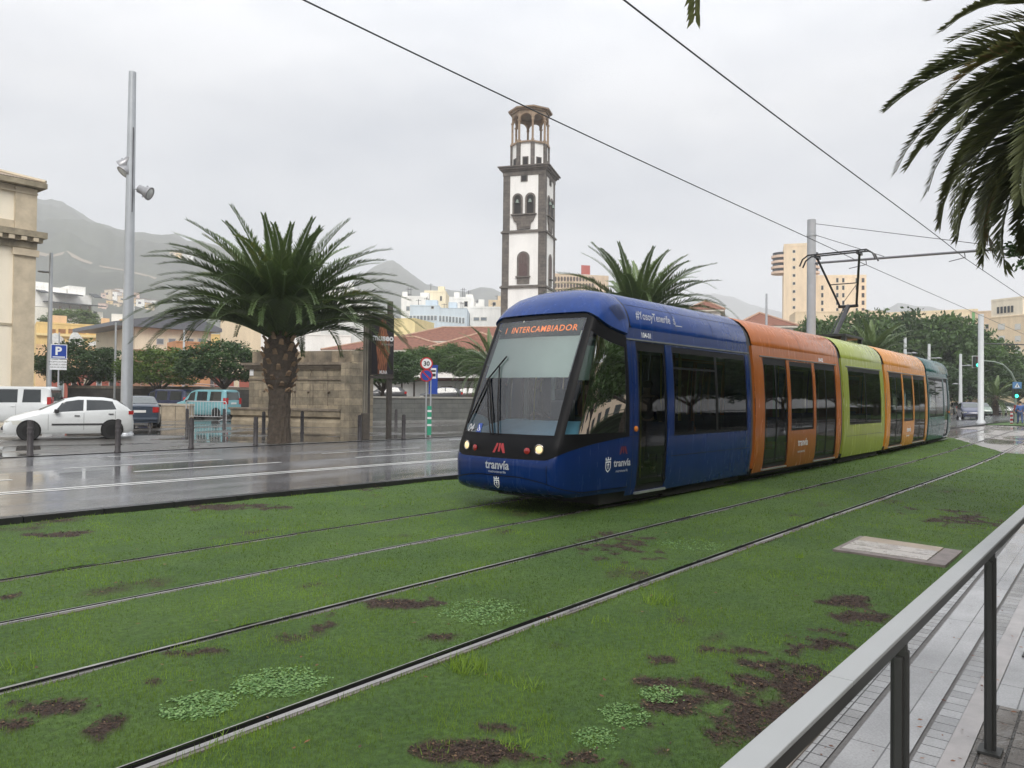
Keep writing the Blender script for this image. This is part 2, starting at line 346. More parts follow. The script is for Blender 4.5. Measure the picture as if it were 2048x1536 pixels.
def leafmat(name, c0, c1, rough=.5, trans=.25, spec=.35, hue=None):
    m = bpy.data.materials.new(name); m.use_nodes = True; t = m.node_tree; n = t.nodes; b = n['Principled BSDF']; b.inputs['Roughness'].default_value = rough; b.inputs['Specular IOR Level'].default_value = spec
    a = n.new('ShaderNodeAttribute'); a.attribute_name = 'tone'; r = n.new('ShaderNodeValToRGB'); r.color_ramp.elements[0].color = (*c0, 1); r.color_ramp.elements[1].color = (*c1, 1)
    if hue: e = r.color_ramp.elements.new(.93); e.color = (*c1, 1); r.color_ramp.elements[2].color = (*hue, 1)
    t.links.new(a.outputs['Fac'], r.inputs[0]); t.links.new(r.outputs[0], b.inputs['Base Color'])
    o = n['Material Output']; tl = n.new('ShaderNodeBsdfTranslucent'); ms = n.new('ShaderNodeMixShader'); ms.inputs[0].default_value = trans
    t.links.new(r.outputs[0], tl.inputs[0]); t.links.new(b.outputs[0], ms.inputs[1]); t.links.new(tl.outputs[0], ms.inputs[2]); t.links.new(ms.outputs[0], o.inputs[0]); MATS[name] = m; return m
def polymesh(name, P, k, tone, mt, extra=None):      # P: (N*k,3) points, every k points one face; tone per face
    N = len(P) // k; me = bpy.data.meshes.new(name); me.vertices.add(N * k); me.vertices.foreach_set('co', np.asarray(P, dtype=np.float32).ravel())
    me.loops.add(N * k); me.loops.foreach_set('vertex_index', np.arange(N * k, dtype=np.int32)); me.polygons.add(N)
    me.polygons.foreach_set('loop_start', np.arange(0, N * k, k, dtype=np.int32)); me.polygons.foreach_set('loop_total', np.full(N, k, dtype=np.int32))
    a = me.attributes.new('tone', 'FLOAT', 'FACE'); a.data.foreach_set('value', np.asarray(tone, dtype=np.float32)); me.materials.append(mt); me.update(calc_edges=True); me.validate(); return me
def link(me, name, parent=None):
    o = bpy.data.objects.new(name, me); S.collection.objects.link(o); o.parent = parent; return o

M_blade = leafmat('grass_blade', (.046, .082, .012), (.225, .345, .052), .5, .3, .2, hue=(.2, .24, .08))
def blades(N, x, y, z, h, w, tone, lean=.5):
    a = rng.random(N) * 2 * np.pi; l = (rng.random(N) ** 1.2) * lean * h; b = rng.random(N) * 2 * np.pi
    P = np.zeros((N, 3, 3)); dx = np.cos(a) * w / 2; dy = np.sin(a) * w / 2
    P[:, 0] = np.stack([x - dx, y - dy, z], 1); P[:, 1] = np.stack([x + dx, y + dy, z], 1); P[:, 2] = np.stack([x + np.cos(b) * l, y + np.sin(b) * l, z + h], 1)
    return P.reshape(-1, 3)
def nfun(x, y):
    return y - voff(x)
N = 900000
r = np.exp(rng.random(N) * (math.log(42) - math.log(1.7)) + math.log(1.7)); an = np.radians(rng.random(N) * 112 - 4)
x = r * np.cos(an); y = r * np.sin(an); k = (y > 1.24) & (y < kerb_y(x) + .05) & (x < lawn_end(y)); x, y, r = x[k], y[k], r[k]
nn = nfun(x, y); sx_ = np.zeros(len(x)); keep = np.ones(len(x), bool)
for d, sd_, _ in RAILS:
    lo, hi = (d - .06, d + .065) if sd_ > 0 else (d - .085, d + .065)
    j = .03 * vnoise(x * 7, y * 0 + d * 7) - .012
    keep &= ~((nn > lo + np.minimum(j, 0)) & (nn < hi + np.maximum(j, 0)))
so_ = soil_at(x, y); keep &= rng.random(len(x)) > so_ * .93
hatch = (x > 9.05) & (x < 10.5) & (y > 1.35) & (y < 2.65); keep &= ~hatch
x, y, r, so_ = x[keep], y[keep], r[keep], so_[keep]; N = len(x)
tuss = fbm(x * 2.2, y * 2.2, 3); tn = np.clip(-.08 + 1.0 * (tuss - .3) + .9 * (fbm(x * .55 + 3, y * .8, 4) - .38) + rng.random(N) * .42 + so_ * .15, 0, .92); tn[rng.random(N) < .012] = 1
h = (.014 + .026 * tuss * (.5 + .9 * rng.random(N))) * (1 + .8 * (rng.random(N) < .04)); w = np.maximum(.0035, r * .0011) * (.6 + .8 * rng.random(N))
o = link(polymesh('grass', blades(N, x, y, lawn_z(x, y) - .012, h, w, tn), 3, tn, M_blade), 'grass'); tag(o, 'short green turf blades between the tram rails', 'grass', kind='stuff')

# taller tufts and pale ground cover
def tuft_at(px, py, n, hh, spread, tone):
    c = gnd(px, py); a = rng.random(n) * 2 * np.pi; q = spread * np.sqrt(rng.random(n)); x = c.x + q * np.cos(a); y = c.y + q * np.sin(a)
    return blades(n, x, y, np.full(n, -.01), hh * (.4 + .6 * rng.random(n)), np.full(n, .006 + .0006 * c.length), 0, 1.1), np.clip(tone + rng.random(n) * .25, 0, .9)
P = []; T = []
for a in [(935, 1340, 170, .13, .13, .6), (990, 1362, 60, .09, .12, .5), (1320, 1205, 90, .13, .14, .65), (1060, 1375, 50, .08, .1, .6), (1030, 1495, 50, .08, .08, .7), (1090, 1445, 26, .08, .06, .55), (1205, 1245, 40, .07, .12, .55),
          (1530, 1280, 80, .06, .16, .7), (470, 1495, 90, .07, .2, .5), (1560, 1150, 40, .06, .15, .6), (870, 1500, 50, .06, .1, .5), (20, 1340, 70, .09, .15, .6), (1600, 1115, 30, .08, .05, .7), (620, 1030, 40, .05, .3, .7)]:
    p, t_ = tuft_at(*a); P.append(p); T.append(t_)
o = link(polymesh('grass_tufts', np.concatenate(P), 3, np.concatenate(T), M_blade), 'grass_tufts'); tag(o, 'taller pale tufts of grass standing out of the turf', 'grass', kind='stuff')
M_clover = leafmat('clover_leaf', (.06, .15, .03), (.22, .36, .12), .45, .2)
for i, (px, py, rx, ry, dn, lb) in enumerate([(400, 1412, 72, 30, 1, 'left half of the pale clover between the two nearest rails'), (560, 1366, 92, 30, 1, 'right half of the pale clover between the two nearest rails'),
        (965, 1224, 85, 26, 1, 'pale clover patch in the middle between the two nearest rails'), (1380, 1091, 62, 11, 1, 'pale clover patch beside bare soil near the tram'),
        (1250, 1432, 50, 24, .34, 'loose pale weeds beside the brown bare soil'), (1190, 1478, 46, 22, .22, 'sparse pale weeds nearest the bottom edge'), (1322, 1390, 44, 18, .3, 'small pale weeds just above the bare soil')]):
    c = gnd(px, py); d = c.dot(FW); RX = rx / F * d; RY = ry * d * d / (EYE * F); n_ = int(26000 * RX * RY * dn / max(.4, d / 6)) + 300
    a = rng.random(n_) * 2 * np.pi; q = np.sqrt(rng.random(n_)) * (1 + .25 * (rng.random(n_) - .5)); u = q * np.cos(a) * RX; v = q * np.sin(a) * RY
    x = c.x + u * fy_ + v * fx_; y = c.y - u * fx_ + v * fy_; kk = (fbm(x * 9, y * 9, 3) > .22 + .40 * q ** 3 * rng.random(n_) ** .5); x, y = x[kk], y[kk]; n_ = len(x)
    z = .001 + .016 * rng.random(n_) ** 1.6; rad = (.004 + .0045 * rng.random(n_) + .0004 * d) * (1 if dn == 1 else .75); th = rng.random(n_) * 6.28; nx = (rng.random(n_) - .5) * .6; ny = (rng.random(n_) - .5) * .6
    Q = np.zeros((n_, 5, 3))
    for j in range(5):
        ax = np.cos(th + j * 1.2566) * rad; ay = np.sin(th + j * 1.2566) * rad; Q[:, j] = np.stack([x + ax, y + ay, z + ax * nx + ay * ny], 1)
    o = link(polymesh('clover_patch', Q.reshape(-1, 3), 5, rng.random(n_), M_clover), 'clover_patch'); tag(o, lb, 'clover', kind='stuff')
# crumbs of soil and dead thatch in the bare patches
M_CRUMB = leafmat('soil_crumb', (.012, .008, .006), (.085, .050, .033), .8, .05, hue=(.20, .13, .07))
n_ = 420000; r = np.exp(rng.random(n_) * (math.log(22) - math.log(1.8)) + math.log(1.8)); an = np.radians(rng.random(n_) * 108 - 2); x = r * np.cos(an); y = r * np.sin(an); sv = soil_at(x, y)
kk = (y > 1.25) & (y < kerb_y(x)) & (sv > .25) & (rng.random(n_) < sv); nn = nfun(x, y)
for d, sd_, _ in RAILS: kk &= ~((nn > d - .1) & (nn < d + .09))
x, y, r = x[kk][:90000], y[kk][:90000], r[kk][:90000]; n_ = len(x); rad = (.0022 + .0055 * rng.random(n_) ** 3 + .0005 * r); th = rng.random(n_) * 6.28; Q = np.zeros((n_, 4, 3)); z0 = lawn_z(x, y)
for j in range(4): Q[:, j] = np.stack([x + np.cos(th + j * 1.57) * rad * (1.6 if j % 2 else .7), y + np.sin(th + j * 1.57) * rad * (1.6 if j % 2 else .7), z0 + .002 + rad * rng.random(n_) * 1.3], 1)
o = link(polymesh('soil_crumbs', Q.reshape(-1, 3), 4, rng.random(n_), M_CRUMB), 'soil_crumbs'); tag(o, 'loose brown soil crumbs and dead thatch in the bare patches of turf', 'soil', kind='stuff')
# fallen leaves and seed pods
M_litter = leafmat('leaf_litter', (.06, .018, .012), (.22, .09, .035), .6, .1)
n_ = 150; x = np.exp(rng.random(n_) * 2.6 + .6) * 1.0; y = rng.random(n_) * 10 + 1.3; x2 = 1.6 + rng.random(420) * 8; y2 = 1.15 - rng.random(420) ** .8 * 2.1
x = np.concatenate([x, x2]); y = np.concatenate([y, y2]); n_ = len(x); rad = np.concatenate([.012 + .014 * rng.random(150), .006 + .012 * rng.random(420)]); th = rng.random(n_) * 6.28; Q = np.zeros((n_, 4, 3))
z0 = np.where(y > 1.24, .035, .016)
for j, (e, f_) in enumerate([(1, 0), (0, .45), (-1, 0), (0, -.45)]):
    ax = (np.cos(th) * e - np.sin(th) * f_) * rad; ay = (np.sin(th) * e + np.cos(th) * f_) * rad; Q[:, j] = np.stack([x + ax, y + ay, z0 + .006 * rng.random(n_) + .3 * ax * (rng.random() - .5)], 1)
o = link(polymesh('fallen_leaves', Q.reshape(-1, 3), 4, rng.random(n_), M_litter), 'fallen_leaves'); tag(o, 'small brown leaves and seed pods scattered on turf and paving', 'leaves', kind='stuff')

# --- rails
M_steel = mat('rail_steel', (.27, .26, .255), .33, metal=.4, var=.5, scale=1.2, rvar=.14); M_groove = mat('rail_groove', (.004, .004, .004), .8, var=.3)
M_conc = mat('rail_concrete', (.13, .11, .10), .45, var=.35, scale=6, detail=10)
ss = np.concatenate([np.arange(-8, 45, .5), np.arange(45, 100, 3)])
for d, sd_, lb in RAILS:
    # cross-section from the outer side to the groove side; sd_ = +1 head on the far side
    def prof(*pts): return pts
    def sweep(p):
        b = MB(); b.grid([[(s, d - o_ * sd_ * -1 + off(s), z) for o_, z in p] for s in ss], smooth=False, flip=sd_ < 0); return b
    rt_ = thing('tram_rail', lb, 'rail', (0, 0, 0), 0, 'rails set into the lawn')
    hw_ = .056 if d < 6 else .040
    sweep([(hw_ + .004, -.03), (hw_, -.002), (.023, .0), (.020, -.04)]).build('rail_head', M_steel, rt_)
    gw_ = .042 if d < 6 else .026
    sweep([(.0228, -.0005), (.0199, -.045), (-gw_, -.045), (-gw_, -.0035)]).build('groove', M_groove, rt_)  # widened groove with black walls: its shade is put into the colour
    sweep([(-gw_ - .0005, -.04), (-gw_ - .0005, -.003), (-gw_ - .010, -.003), (-gw_ - .012, -.03)]).build('guard_lip', M_steel, rt_)
    if sd_ < 0: sweep([(.085 if d < 4 else .075, -.03), (.082 if d < 4 else .073, -.008), (.0605, -.006), (.0603, -.03)]).build('concrete_edge', M_conc, rt_)
    else: sweep([(-gw_ - .0122, -.02), (-gw_ - .0125, -.008), (-gw_ - .022, -.01), (-gw_ - .022, -.03)]).build('concrete_edge', M_conc, rt_)

# --- concrete hatch in the lawn
M_slab = mat('slab', (.38, .35, .32), .3, var=.2, scale=5, bump=.2, detail=10, rvar=.12); M_slab2 = mat('slab_brown', (.30, .235, .17), .35, var=.2, scale=5, bump=.2, detail=10)
ht = thing('utility_hatch', 'rectangular hatch of three concrete slabs in the grass by the railing', 'hatch', (0, 0, 0))
ca = [gnd(1665, 1103), gnd(1720, 1076), gnd(1925, 1106), gnd(1890, 1136)]     # near-left, far-left, far-right, near-right
def bil(u, v, z): # u along the long side, v from near to far
    p = (ca[0] * (1 - u) + ca[3] * u) * (1 - v) + (ca[1] * (1 - u) + ca[2] * u) * v; return (p.x, p.y, z)
def slab(u0, u1, v0, v1, z, th=.06): return MB().add([bil(u0, v0, z), bil(u1, v0, z), bil(u1, v1, z), bil(u0, v1, z), bil(u0, v0, z - th), bil(u1, v0, z - th), bil(u1, v1, z - th), bil(u0, v1, z - th)], [(0, 1, 2, 3), (0, 4, 5, 1), (1, 5, 6, 2), (2, 6, 7, 3), (3, 7, 4, 0)])
fr = MB()
for a in [(0, .04, 0, 1), (.96 - .12, 1, 0, 1), (.04, .84, 0, .1)]: merge(fr, slab(*a, .028))
fr.build('hatch_frame', mat('hatch_frame', (.17, .14, .13), .5, var=.3, scale=8), ht)
slab(.05, .83, .12, .40, .034).build('slab', M_slab, ht); slab(.05, .83, .41, .70, .036).build('slab', M_slab, ht); slab(.05, .83, .71, .99, .034).build('slab', M_slab2, ht)

# --- platform paving on the camera's side of the railing
M_pA = wet_asphalt('paving_blocks', (.30, .30, .30), .25, .05, scale=1.1, puddle=.5, stretch=(1, 1, 1), tile=(.115, .30, .004, 0), tilecol=.14, soft=.1, bumpk=.8)
M_pB = wet_asphalt('paving_smooth', (.32, .32, .32), .2, .03, scale=1.0, puddle=.45, stretch=(.5, 1, 1), tile=(1.4, .23, .004, .0), tilecol=.25, soft=.12, bumpk=.3)
M_pC = wet_asphalt('paving_setts', (.15, .135, .12), .35, .05, scale=1.4, puddle=.56, stretch=(1, 1, 1), tile=(.21, .11, .007, .5), tilecol=.2, soft=.05, bumpk=1.2)
def sheet(x0, x1, y0, y1, z, mt, name='paving'): return struct(MB().quad((x0, y0, z), (x1, y0, z), (x1, y1, z), (x0, y1, z)).build(name, mt))
sheet(-10, 45, 1.115, 1.225, .004, M_pA); sheet(-10, 45, 1.085, 1.112, .0, mat('drain_slot', (.09, .085, .08), .5, var=.4, scale=20)); sheet(-10, 45, .815, 1.083, .004, M_pB)
sheet(-10, 45, .795, .812, .0, MATS['drain_slot']); sheet(-10, 45, .69, .793, .004, M_pA); sheet(-10, 45, .585, .687, .008, mat('strip_stone', (.30, .28, .27), .12, var=.15, scale=4))
sheet(5.2, 45, -3, .582, .004, M_pB); sheet(-10, 5.197, -3, .582, .005, M_pC)
sheet(-10, 45, -14, -3.005, .004, M_pC)
struct(MB().box((17.5, 1.2435, -.02), (55, .035, .065)).build('kerb', mat('edge_stone', (.2, .17, .14), .5, var=.4, scale=10)))
# crossing beyond the lawn
M_cross = wet_asphalt('crossing_paving', (.33, .30, .28), .35, .05, scale=.35, puddle=.5, stretch=(.4, 1, 1), tile=(.8, .5, .012), tilecol=.6, soft=.08, bumpk=.4)
b = MB(); ys = np.linspace(-14, 9.4, 30); b.grid([[(float(lawn_end(np.array(y_))) if y_ > .5 else 45., y_, -.018), (66. + (9 - y_) * .2, y_, -.018)] for y_ in ys], smooth=False, flip=True)
struct(b.build('crossing', M_cross))
def far_lawn():
    b = MB(); b.grid([[(64 + (8 - y_) * .1, y_, .03), (130, y_ + 3, .03)] for y_ in np.linspace(-30, 7.6, 6)], smooth=False, flip=True); return b
struct(far_lawn().build('lawn', mat('far_turf', (.06, .12, .025), .8, var=.4, scale=3, bump=.5)))
# ------------------------------------------------------------------ the tram
TY = 7.35
def WS(z): return float(np.interp(z, [.18, .35, .7, 1.15, 1.7, 2.3, 2.62, 2.82], [1.10, 1.15, 1.185, 1.2, 1.195, 1.16, 1.125, 1.10]))
ROOF = [(1.098, 2.83), (1.105, 2.87), (1.085, 2.98), (1.04, 3.10), (.96, 3.22), (.84, 3.33), (.68, 3.41), (.48, 3.455), (.25, 3.475), (0, 3.48)]
def paint(name, c, dirt=.16): return mat(name, c, .24, stretch=(5, 5, .7), spec=.22, var=dirt, scale=1.6, coat=.12, rvar=.05, detail=9)
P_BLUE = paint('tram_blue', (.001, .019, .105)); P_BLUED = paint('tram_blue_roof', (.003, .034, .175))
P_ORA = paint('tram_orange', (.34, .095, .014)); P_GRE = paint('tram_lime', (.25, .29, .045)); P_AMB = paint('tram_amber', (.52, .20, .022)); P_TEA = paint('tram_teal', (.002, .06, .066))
M_BLK = mat('black_panel', (.006, .006, .007), .42, var=.2, spec=.12); M_RUB = mat('bellows_rubber', (.05, .05, .052), .6, var=.25, scale=4); M_UND = mat('underframe', (.015, .014, .013), .8, var=.3)
M_WHT = mat('white_lettering', (.75, .76, .78), .5, var=0); M_REDL = mat('red_emblem', (.33, .02, .025), .4, var=0); M_ALU = mat('aluminium_sill', (.45, .46, .47), .3, metal=.7, var=.15)
G_SIDE = glass('tram_glass', (.34, .42, .40)); G_DOOR = glass('door_glass', (.30, .37, .36)); G_WIND = glass('windscreen_glass', (.80, .88, .87), ior=1.95)
M_INT = mat('interior_panel', (.34, .37, .37), .5, var=.1); M_CEIL = mat('interior_ceiling', (.55, .57, .56), .5, var=.05); M_FLR = mat('interior_floor', (.05, .05, .055), .6, var=.2)
M_SEAT = mat('seat_fabric', (.03, .05, .12), .8, var=.2, scale=12); M_POLE = mat('yellow_pole', (.55, .40, .05), .3, var=0)

def spatch(b, x0, x1, z0, z1, side, o=0., mi=0, nx=1, flip=None):      # a patch of the side wall, following its curve, pushed out by o
    zs = [z0] + [z for z in (.35, .7, 1.15, 1.7, 2.3, 2.62) if z0 + .02 < z < z1 - .02] + [z1]
    xs_ = np.linspace(x0, x1, nx + 1)
    b.grid([[(x, side * (WS(z) + o), z) for z in zs] for x in xs_], mi, True, flip=(side > 0) if flip is None else flip); return b
def frame_of(b, x0, x1, z0, z1, side, depth=.03, mi=0):                # reveal around an opening
    zs = [z0, .7, 1.15, 1.7, 2.3, z1]; zs = sorted(set([z for z in zs if z0 <= z <= z1]))
    for x in (x0, x1): b.grid([[(x, side * (WS(z) + q), z) for z in zs] for q in (0, -depth)], mi, False)
    for z in (z0, z1): b.grid([[(x, side * (WS(z) + q), z) for x in (x0, x1)] for q in (0, -depth)], mi, False)
def side_wall(b, x0, x1, opens, side, zb=.2, zt=2.83):                 # opens: (xa, xb, za, zb), sorted along x
    x = x0
    for xa, xb, za, zb_ in opens:
        if xa > x: spatch(b, x, xa, zb, zt, side)
        if za > zb: spatch(b, xa, xb, zb, za, side)
        spatch(b, xa, xb, zb_, zt, side); frame_of(b, xa, xb, za, zb_, side); x = xb
    if x1 > x: spatch(b, x, x1, zb, zt, side)
def roof_mb(x0, x1, end=.0):
    b = MB(); xs_ = [x0, x0 + .05, x1 - .05, x1]
    pr = ROOF + [(-y, z) for y, z in ROOF[-2::-1]]
    b.grid([[(x, y * (1 - (.012 if i in (0, 3) else 0)), z - (.012 if i in (0, 3) else 0)) for y, z in pr] for i, x in enumerate(xs_)], 0, True)
    return b
def seam(b, x, mi=0, o=.002, w=.012):                                   # thin dark joint across the roof
    pr = [p for p in ROOF if p[1] > 2.85]; pr = pr + [(-y, z) for y, z in pr[-2::-1]]
    b.grid([[(x + s, y * 1.0015, z + o) for y, z in pr] for s in (-w / 2, w / 2)], mi, True)
def seat(b, x, y, d=1, hi=1.25):
    b.box((x, y, .78), (.44, .42, .07)); b.box((x - d * .2, y, 1.05), (.07, .42, .52)); b.box((x, y, .55), (.3, .08, .42))
def inside(car, x0, x1, seats=True):
    b = MB(); b.b2(x0, x1, -1.08, 1.08, .30, .34); b.build('floor', M_FLR, car)
    b = MB(); b.b2(x0, x1, -1.04, 1.04, 2.66, 2.70); b.build('ceiling', M_CEIL, car)

tram = thing('tram', 'long five-section tram in blue, orange, lime, amber and teal on grass track', 'tram')
def joint(s): return Vector((s, TY + off(s), 0))
def place(o, sa, sb, mirror=False):
    A, B = joint(sa), joint(sb); d = B - A; a = math.atan2(d.y, d.x)
    if mirror: o.location = B; o.rotation_euler.z = a + math.pi
    else: o.location = A; o.rotation_euler.z = a
    o.parent = tram
def letters(parent, name, txt, x, z, h, mt, side=-1, o=.004, **k):
    b = text_mb(txt, h, .0006, **k)
    b.v = [((x + p[0]) if side < 0 else (x - p[0]), side * (WS(z + p[2]) + o - p[1] * 0 + (.0006 if p[1] < 0 else -.0006)), z + p[2]) for p in b.v]
    return b.build(name, mt, parent)
def crest(parent, x, z, s, mapf, mt):            # small shield with crown
    b = MB()
    out = [(-.5, 1), (.5, 1), (.5, .25), (.35, -.05), (0, -.3), (-.35, -.05), (-.5, .25)]; inn = [(a * .74, .35 + (c - .35) * .76) for a, c in out]
    b.v = []
    for i in range(7):
        j = (i + 1) % 7; q = [out[i], out[j], inn[j], inn[i]]; b.add([mapf(x + a * s, z + c * s) for a, c in q], [(0, 1, 2, 3)])
    for a0, c0, a1, c1 in [(-.5, 1.1, .5, 1.22), (-.5, 1.22, -.34, 1.42), (-.08, 1.22, .08, 1.5), (.34, 1.22, .5, 1.42), (-.06, .1, .06, .8), (-.2, .55, .2, .65)]:
        b.add([mapf(x + a * s, z + c * s) for a, c in ((a0, c0), (a1, c0), (a1, c1), (a0, c1))], [(0, 1, 2, 3)])
    return b.build('crest', mt, parent)
def emblem_polys(x, z, s):                        # the three-stroke M mark
    q = []
    for k in (-1, 0, 1):
        if k == 0: q.append([(-.13, -.38), (.13, -.38), (.13, .5), (-.13, .5)])
        else: q.append([(k * .30, .5), (k * .12, .5), (k * .22, .5), (k * .22, .5)]) if 0 else q.append([(k * .24, .5), (k * .46, .5), (k * .86, -.5), (k * .56, -.5), (k * .24, .1)])
    return [[(x + a * s, z + c * s) for a, c in p] for p in q]
def emblem(parent, x, z, s, mapf, mt):
    b = MB()
    for p in emblem_polys(x, z, s): b.add([mapf(a, c) for a, c in p], [tuple(range(len(p)))])
    return b.build('emblem', mt, parent)

def sidecar(name, label, sa, sb, body, roof, mode, logo=None, num=None):
    L_ = (joint(sb) - joint(sa)).length
    x0, x1 = .12, L_ - .12
    if mode == 'doors':
        dw = (x1 - x0 - .55 * 2 - .36 - 1.45) / 2; a = x0 + .50; opens = [(a, a + dw, .26, 2.6), (a + dw + .17, a + dw + .17 + 1.5, 1.02, 2.58), (a + dw + .34 + 1.5, x1 - .36, .26, 2.6)]
    else: opens = [(x0 + .5, x1 - .38, 1.05, 2.6)]
    car = MB(); mir = lambda op: sorted([(x0 + x1 - b_, x0 + x1 - a_, c_, d_) for a_, b_, c_, d_ in op])
    side_wall(car, x0, x1, opens, -1); side_wall(car, x0, x1, opens, 1)
    for x in (x0, x1):     # end walls with a gangway opening
        for sgn in (-1, 1): car.grid([[(x, sgn * .62, z), (x, sgn * WS(min(z, 2.82)), z)] for z in (.3, .7, 1.15, 2.3, 2.82)], 0, False)
    o = car.build('carriage', body, None, solid=0); place(o, sa, sb); o['label'] = label
    r_ = roof_mb(x0, x1); r_.build('roof', roof, o)
    b = MB(); seam(b, L_ / 2); 
    b.grid([[(x, s * 1.0985, z) for z in (2.835, 2.865)] for s in (-1,) for x in (x0, x1)], 0, False); b.grid([[(x, 1.0985, z) for z in (2.835, 2.865)] for x in (x0, x1)], 0, False)
    b.build('seam', M_BLK, o)
    b = MB()
    for s in (-1, 1):
        for xa, xb in ([(opens[0][0] - .15, opens[-1][1] + .1)]): b.b2(xa, xb, s * 1.125, s * 1.145, 2.615, 2.635)
    b.build('drip_rail', M_ALU, o)
    for s in (-1, 1):
        for xa, xb, za, zb_ in opens:
            g = MB()
            if za < .5:
                spatch(g, xa + .07, (xa + xb) / 2 - .015, za + .1, zb_ - .14, s, -.02); spatch(g, (xa + xb) / 2 + .015, xb - .07, za + .1, zb_ - .14, s, -.02)
                d = g.build('door', G_DOOR, o); f = MB()
                for q0, q1 in ((xa, xa + .07), (xb - .07, xb), ((xa + xb) / 2 - .03, (xa + xb) / 2 + .03)): spatch(f, q0, q1, za + .1, zb_ - .14, s, -.014)
                spatch(f, xa, xb, za, za + .1, s, -.014); spatch(f, xa, xb, zb_ - .14, zb_, s, -.014); f.build('door_frame', M_BLK, o)
                MB().b2(xa, xb, s * (WS(.26) - .03), s * (WS(.26) + .03), za - .035, za - .005).build('door_sill', M_ALU, o)
            else:
                spatch(g, xa + .04, xb - .04, za + .05, zb_ - .1, s, -.012); g.build('window', G_SIDE, o); f = MB()
                spatch(f, xa, xa + .04, za, zb_, s, -.008); spatch(f, xb - .04, xb, za, zb_, s, -.008); spatch(f, xa, xb, za, za + .05, s, -.007); spatch(f, xa, xb, zb_ - .1, zb_, s, -.007)
                if xb - xa > 2: spatch(f, (xa + xb) / 2 - .03, (xa + xb) / 2 + .03, za, zb_, s, -.007)
                f.build('window_frame', M_BLK, o)
    if mode != 'doors':
        b = MB()
        for s in (-1, 1):
            spatch(b, x0 + .3, x1 - .25, .745, .757, s, .0015); spatch(b, L_ / 2 - .006, L_ / 2 + .006, .22, 1.02, s, .0015)
        b.build('panel_joint', M_BLK, o)
        for s in (-1, 1): MB().b2(.25, L_ - .25, s * .9, s * 1.0, .06, .3).build('bogie', M_UND, o)
    inside(o, x0, x1)
    for xx in ((1.0, 1.9, 2.5, 3.3) if mode != 'doors' else (L_ / 2 - .35, L_ / 2 + .35)):
        for y in (-.78, .78): b = MB(); seat(b, xx, y, -1 if xx in (1.9, 3.3) else 1); b.build('seat', M_SEAT, o)
    for xx in (opens[0][0] - .1, opens[-1][1] + .05):
        for y in (-.7, .7): MB().tube([(xx, y, .34), (xx, y, 2.66)], .018).build('grab_pole', M_POLE, o)
    b = MB(); b.b2(.3, L_ - .3, -1.0, 1.0, .12, .26); b.build('underframe', M_UND, o)
    if logo == 'big':
        xm = L_ / 2 - .33; letters(o, 'lettering', 'tranvía', xm, .66, .17, M_WHT, bold=.004); letters(o, 'lettering', 'metrotenerife', xm + .02, .50, .06, M_WHT)
    if num: letters(o, 'number', num, opens[-1][0] + .35, 2.66, .09, M_WHT, bold=.003)
    return o

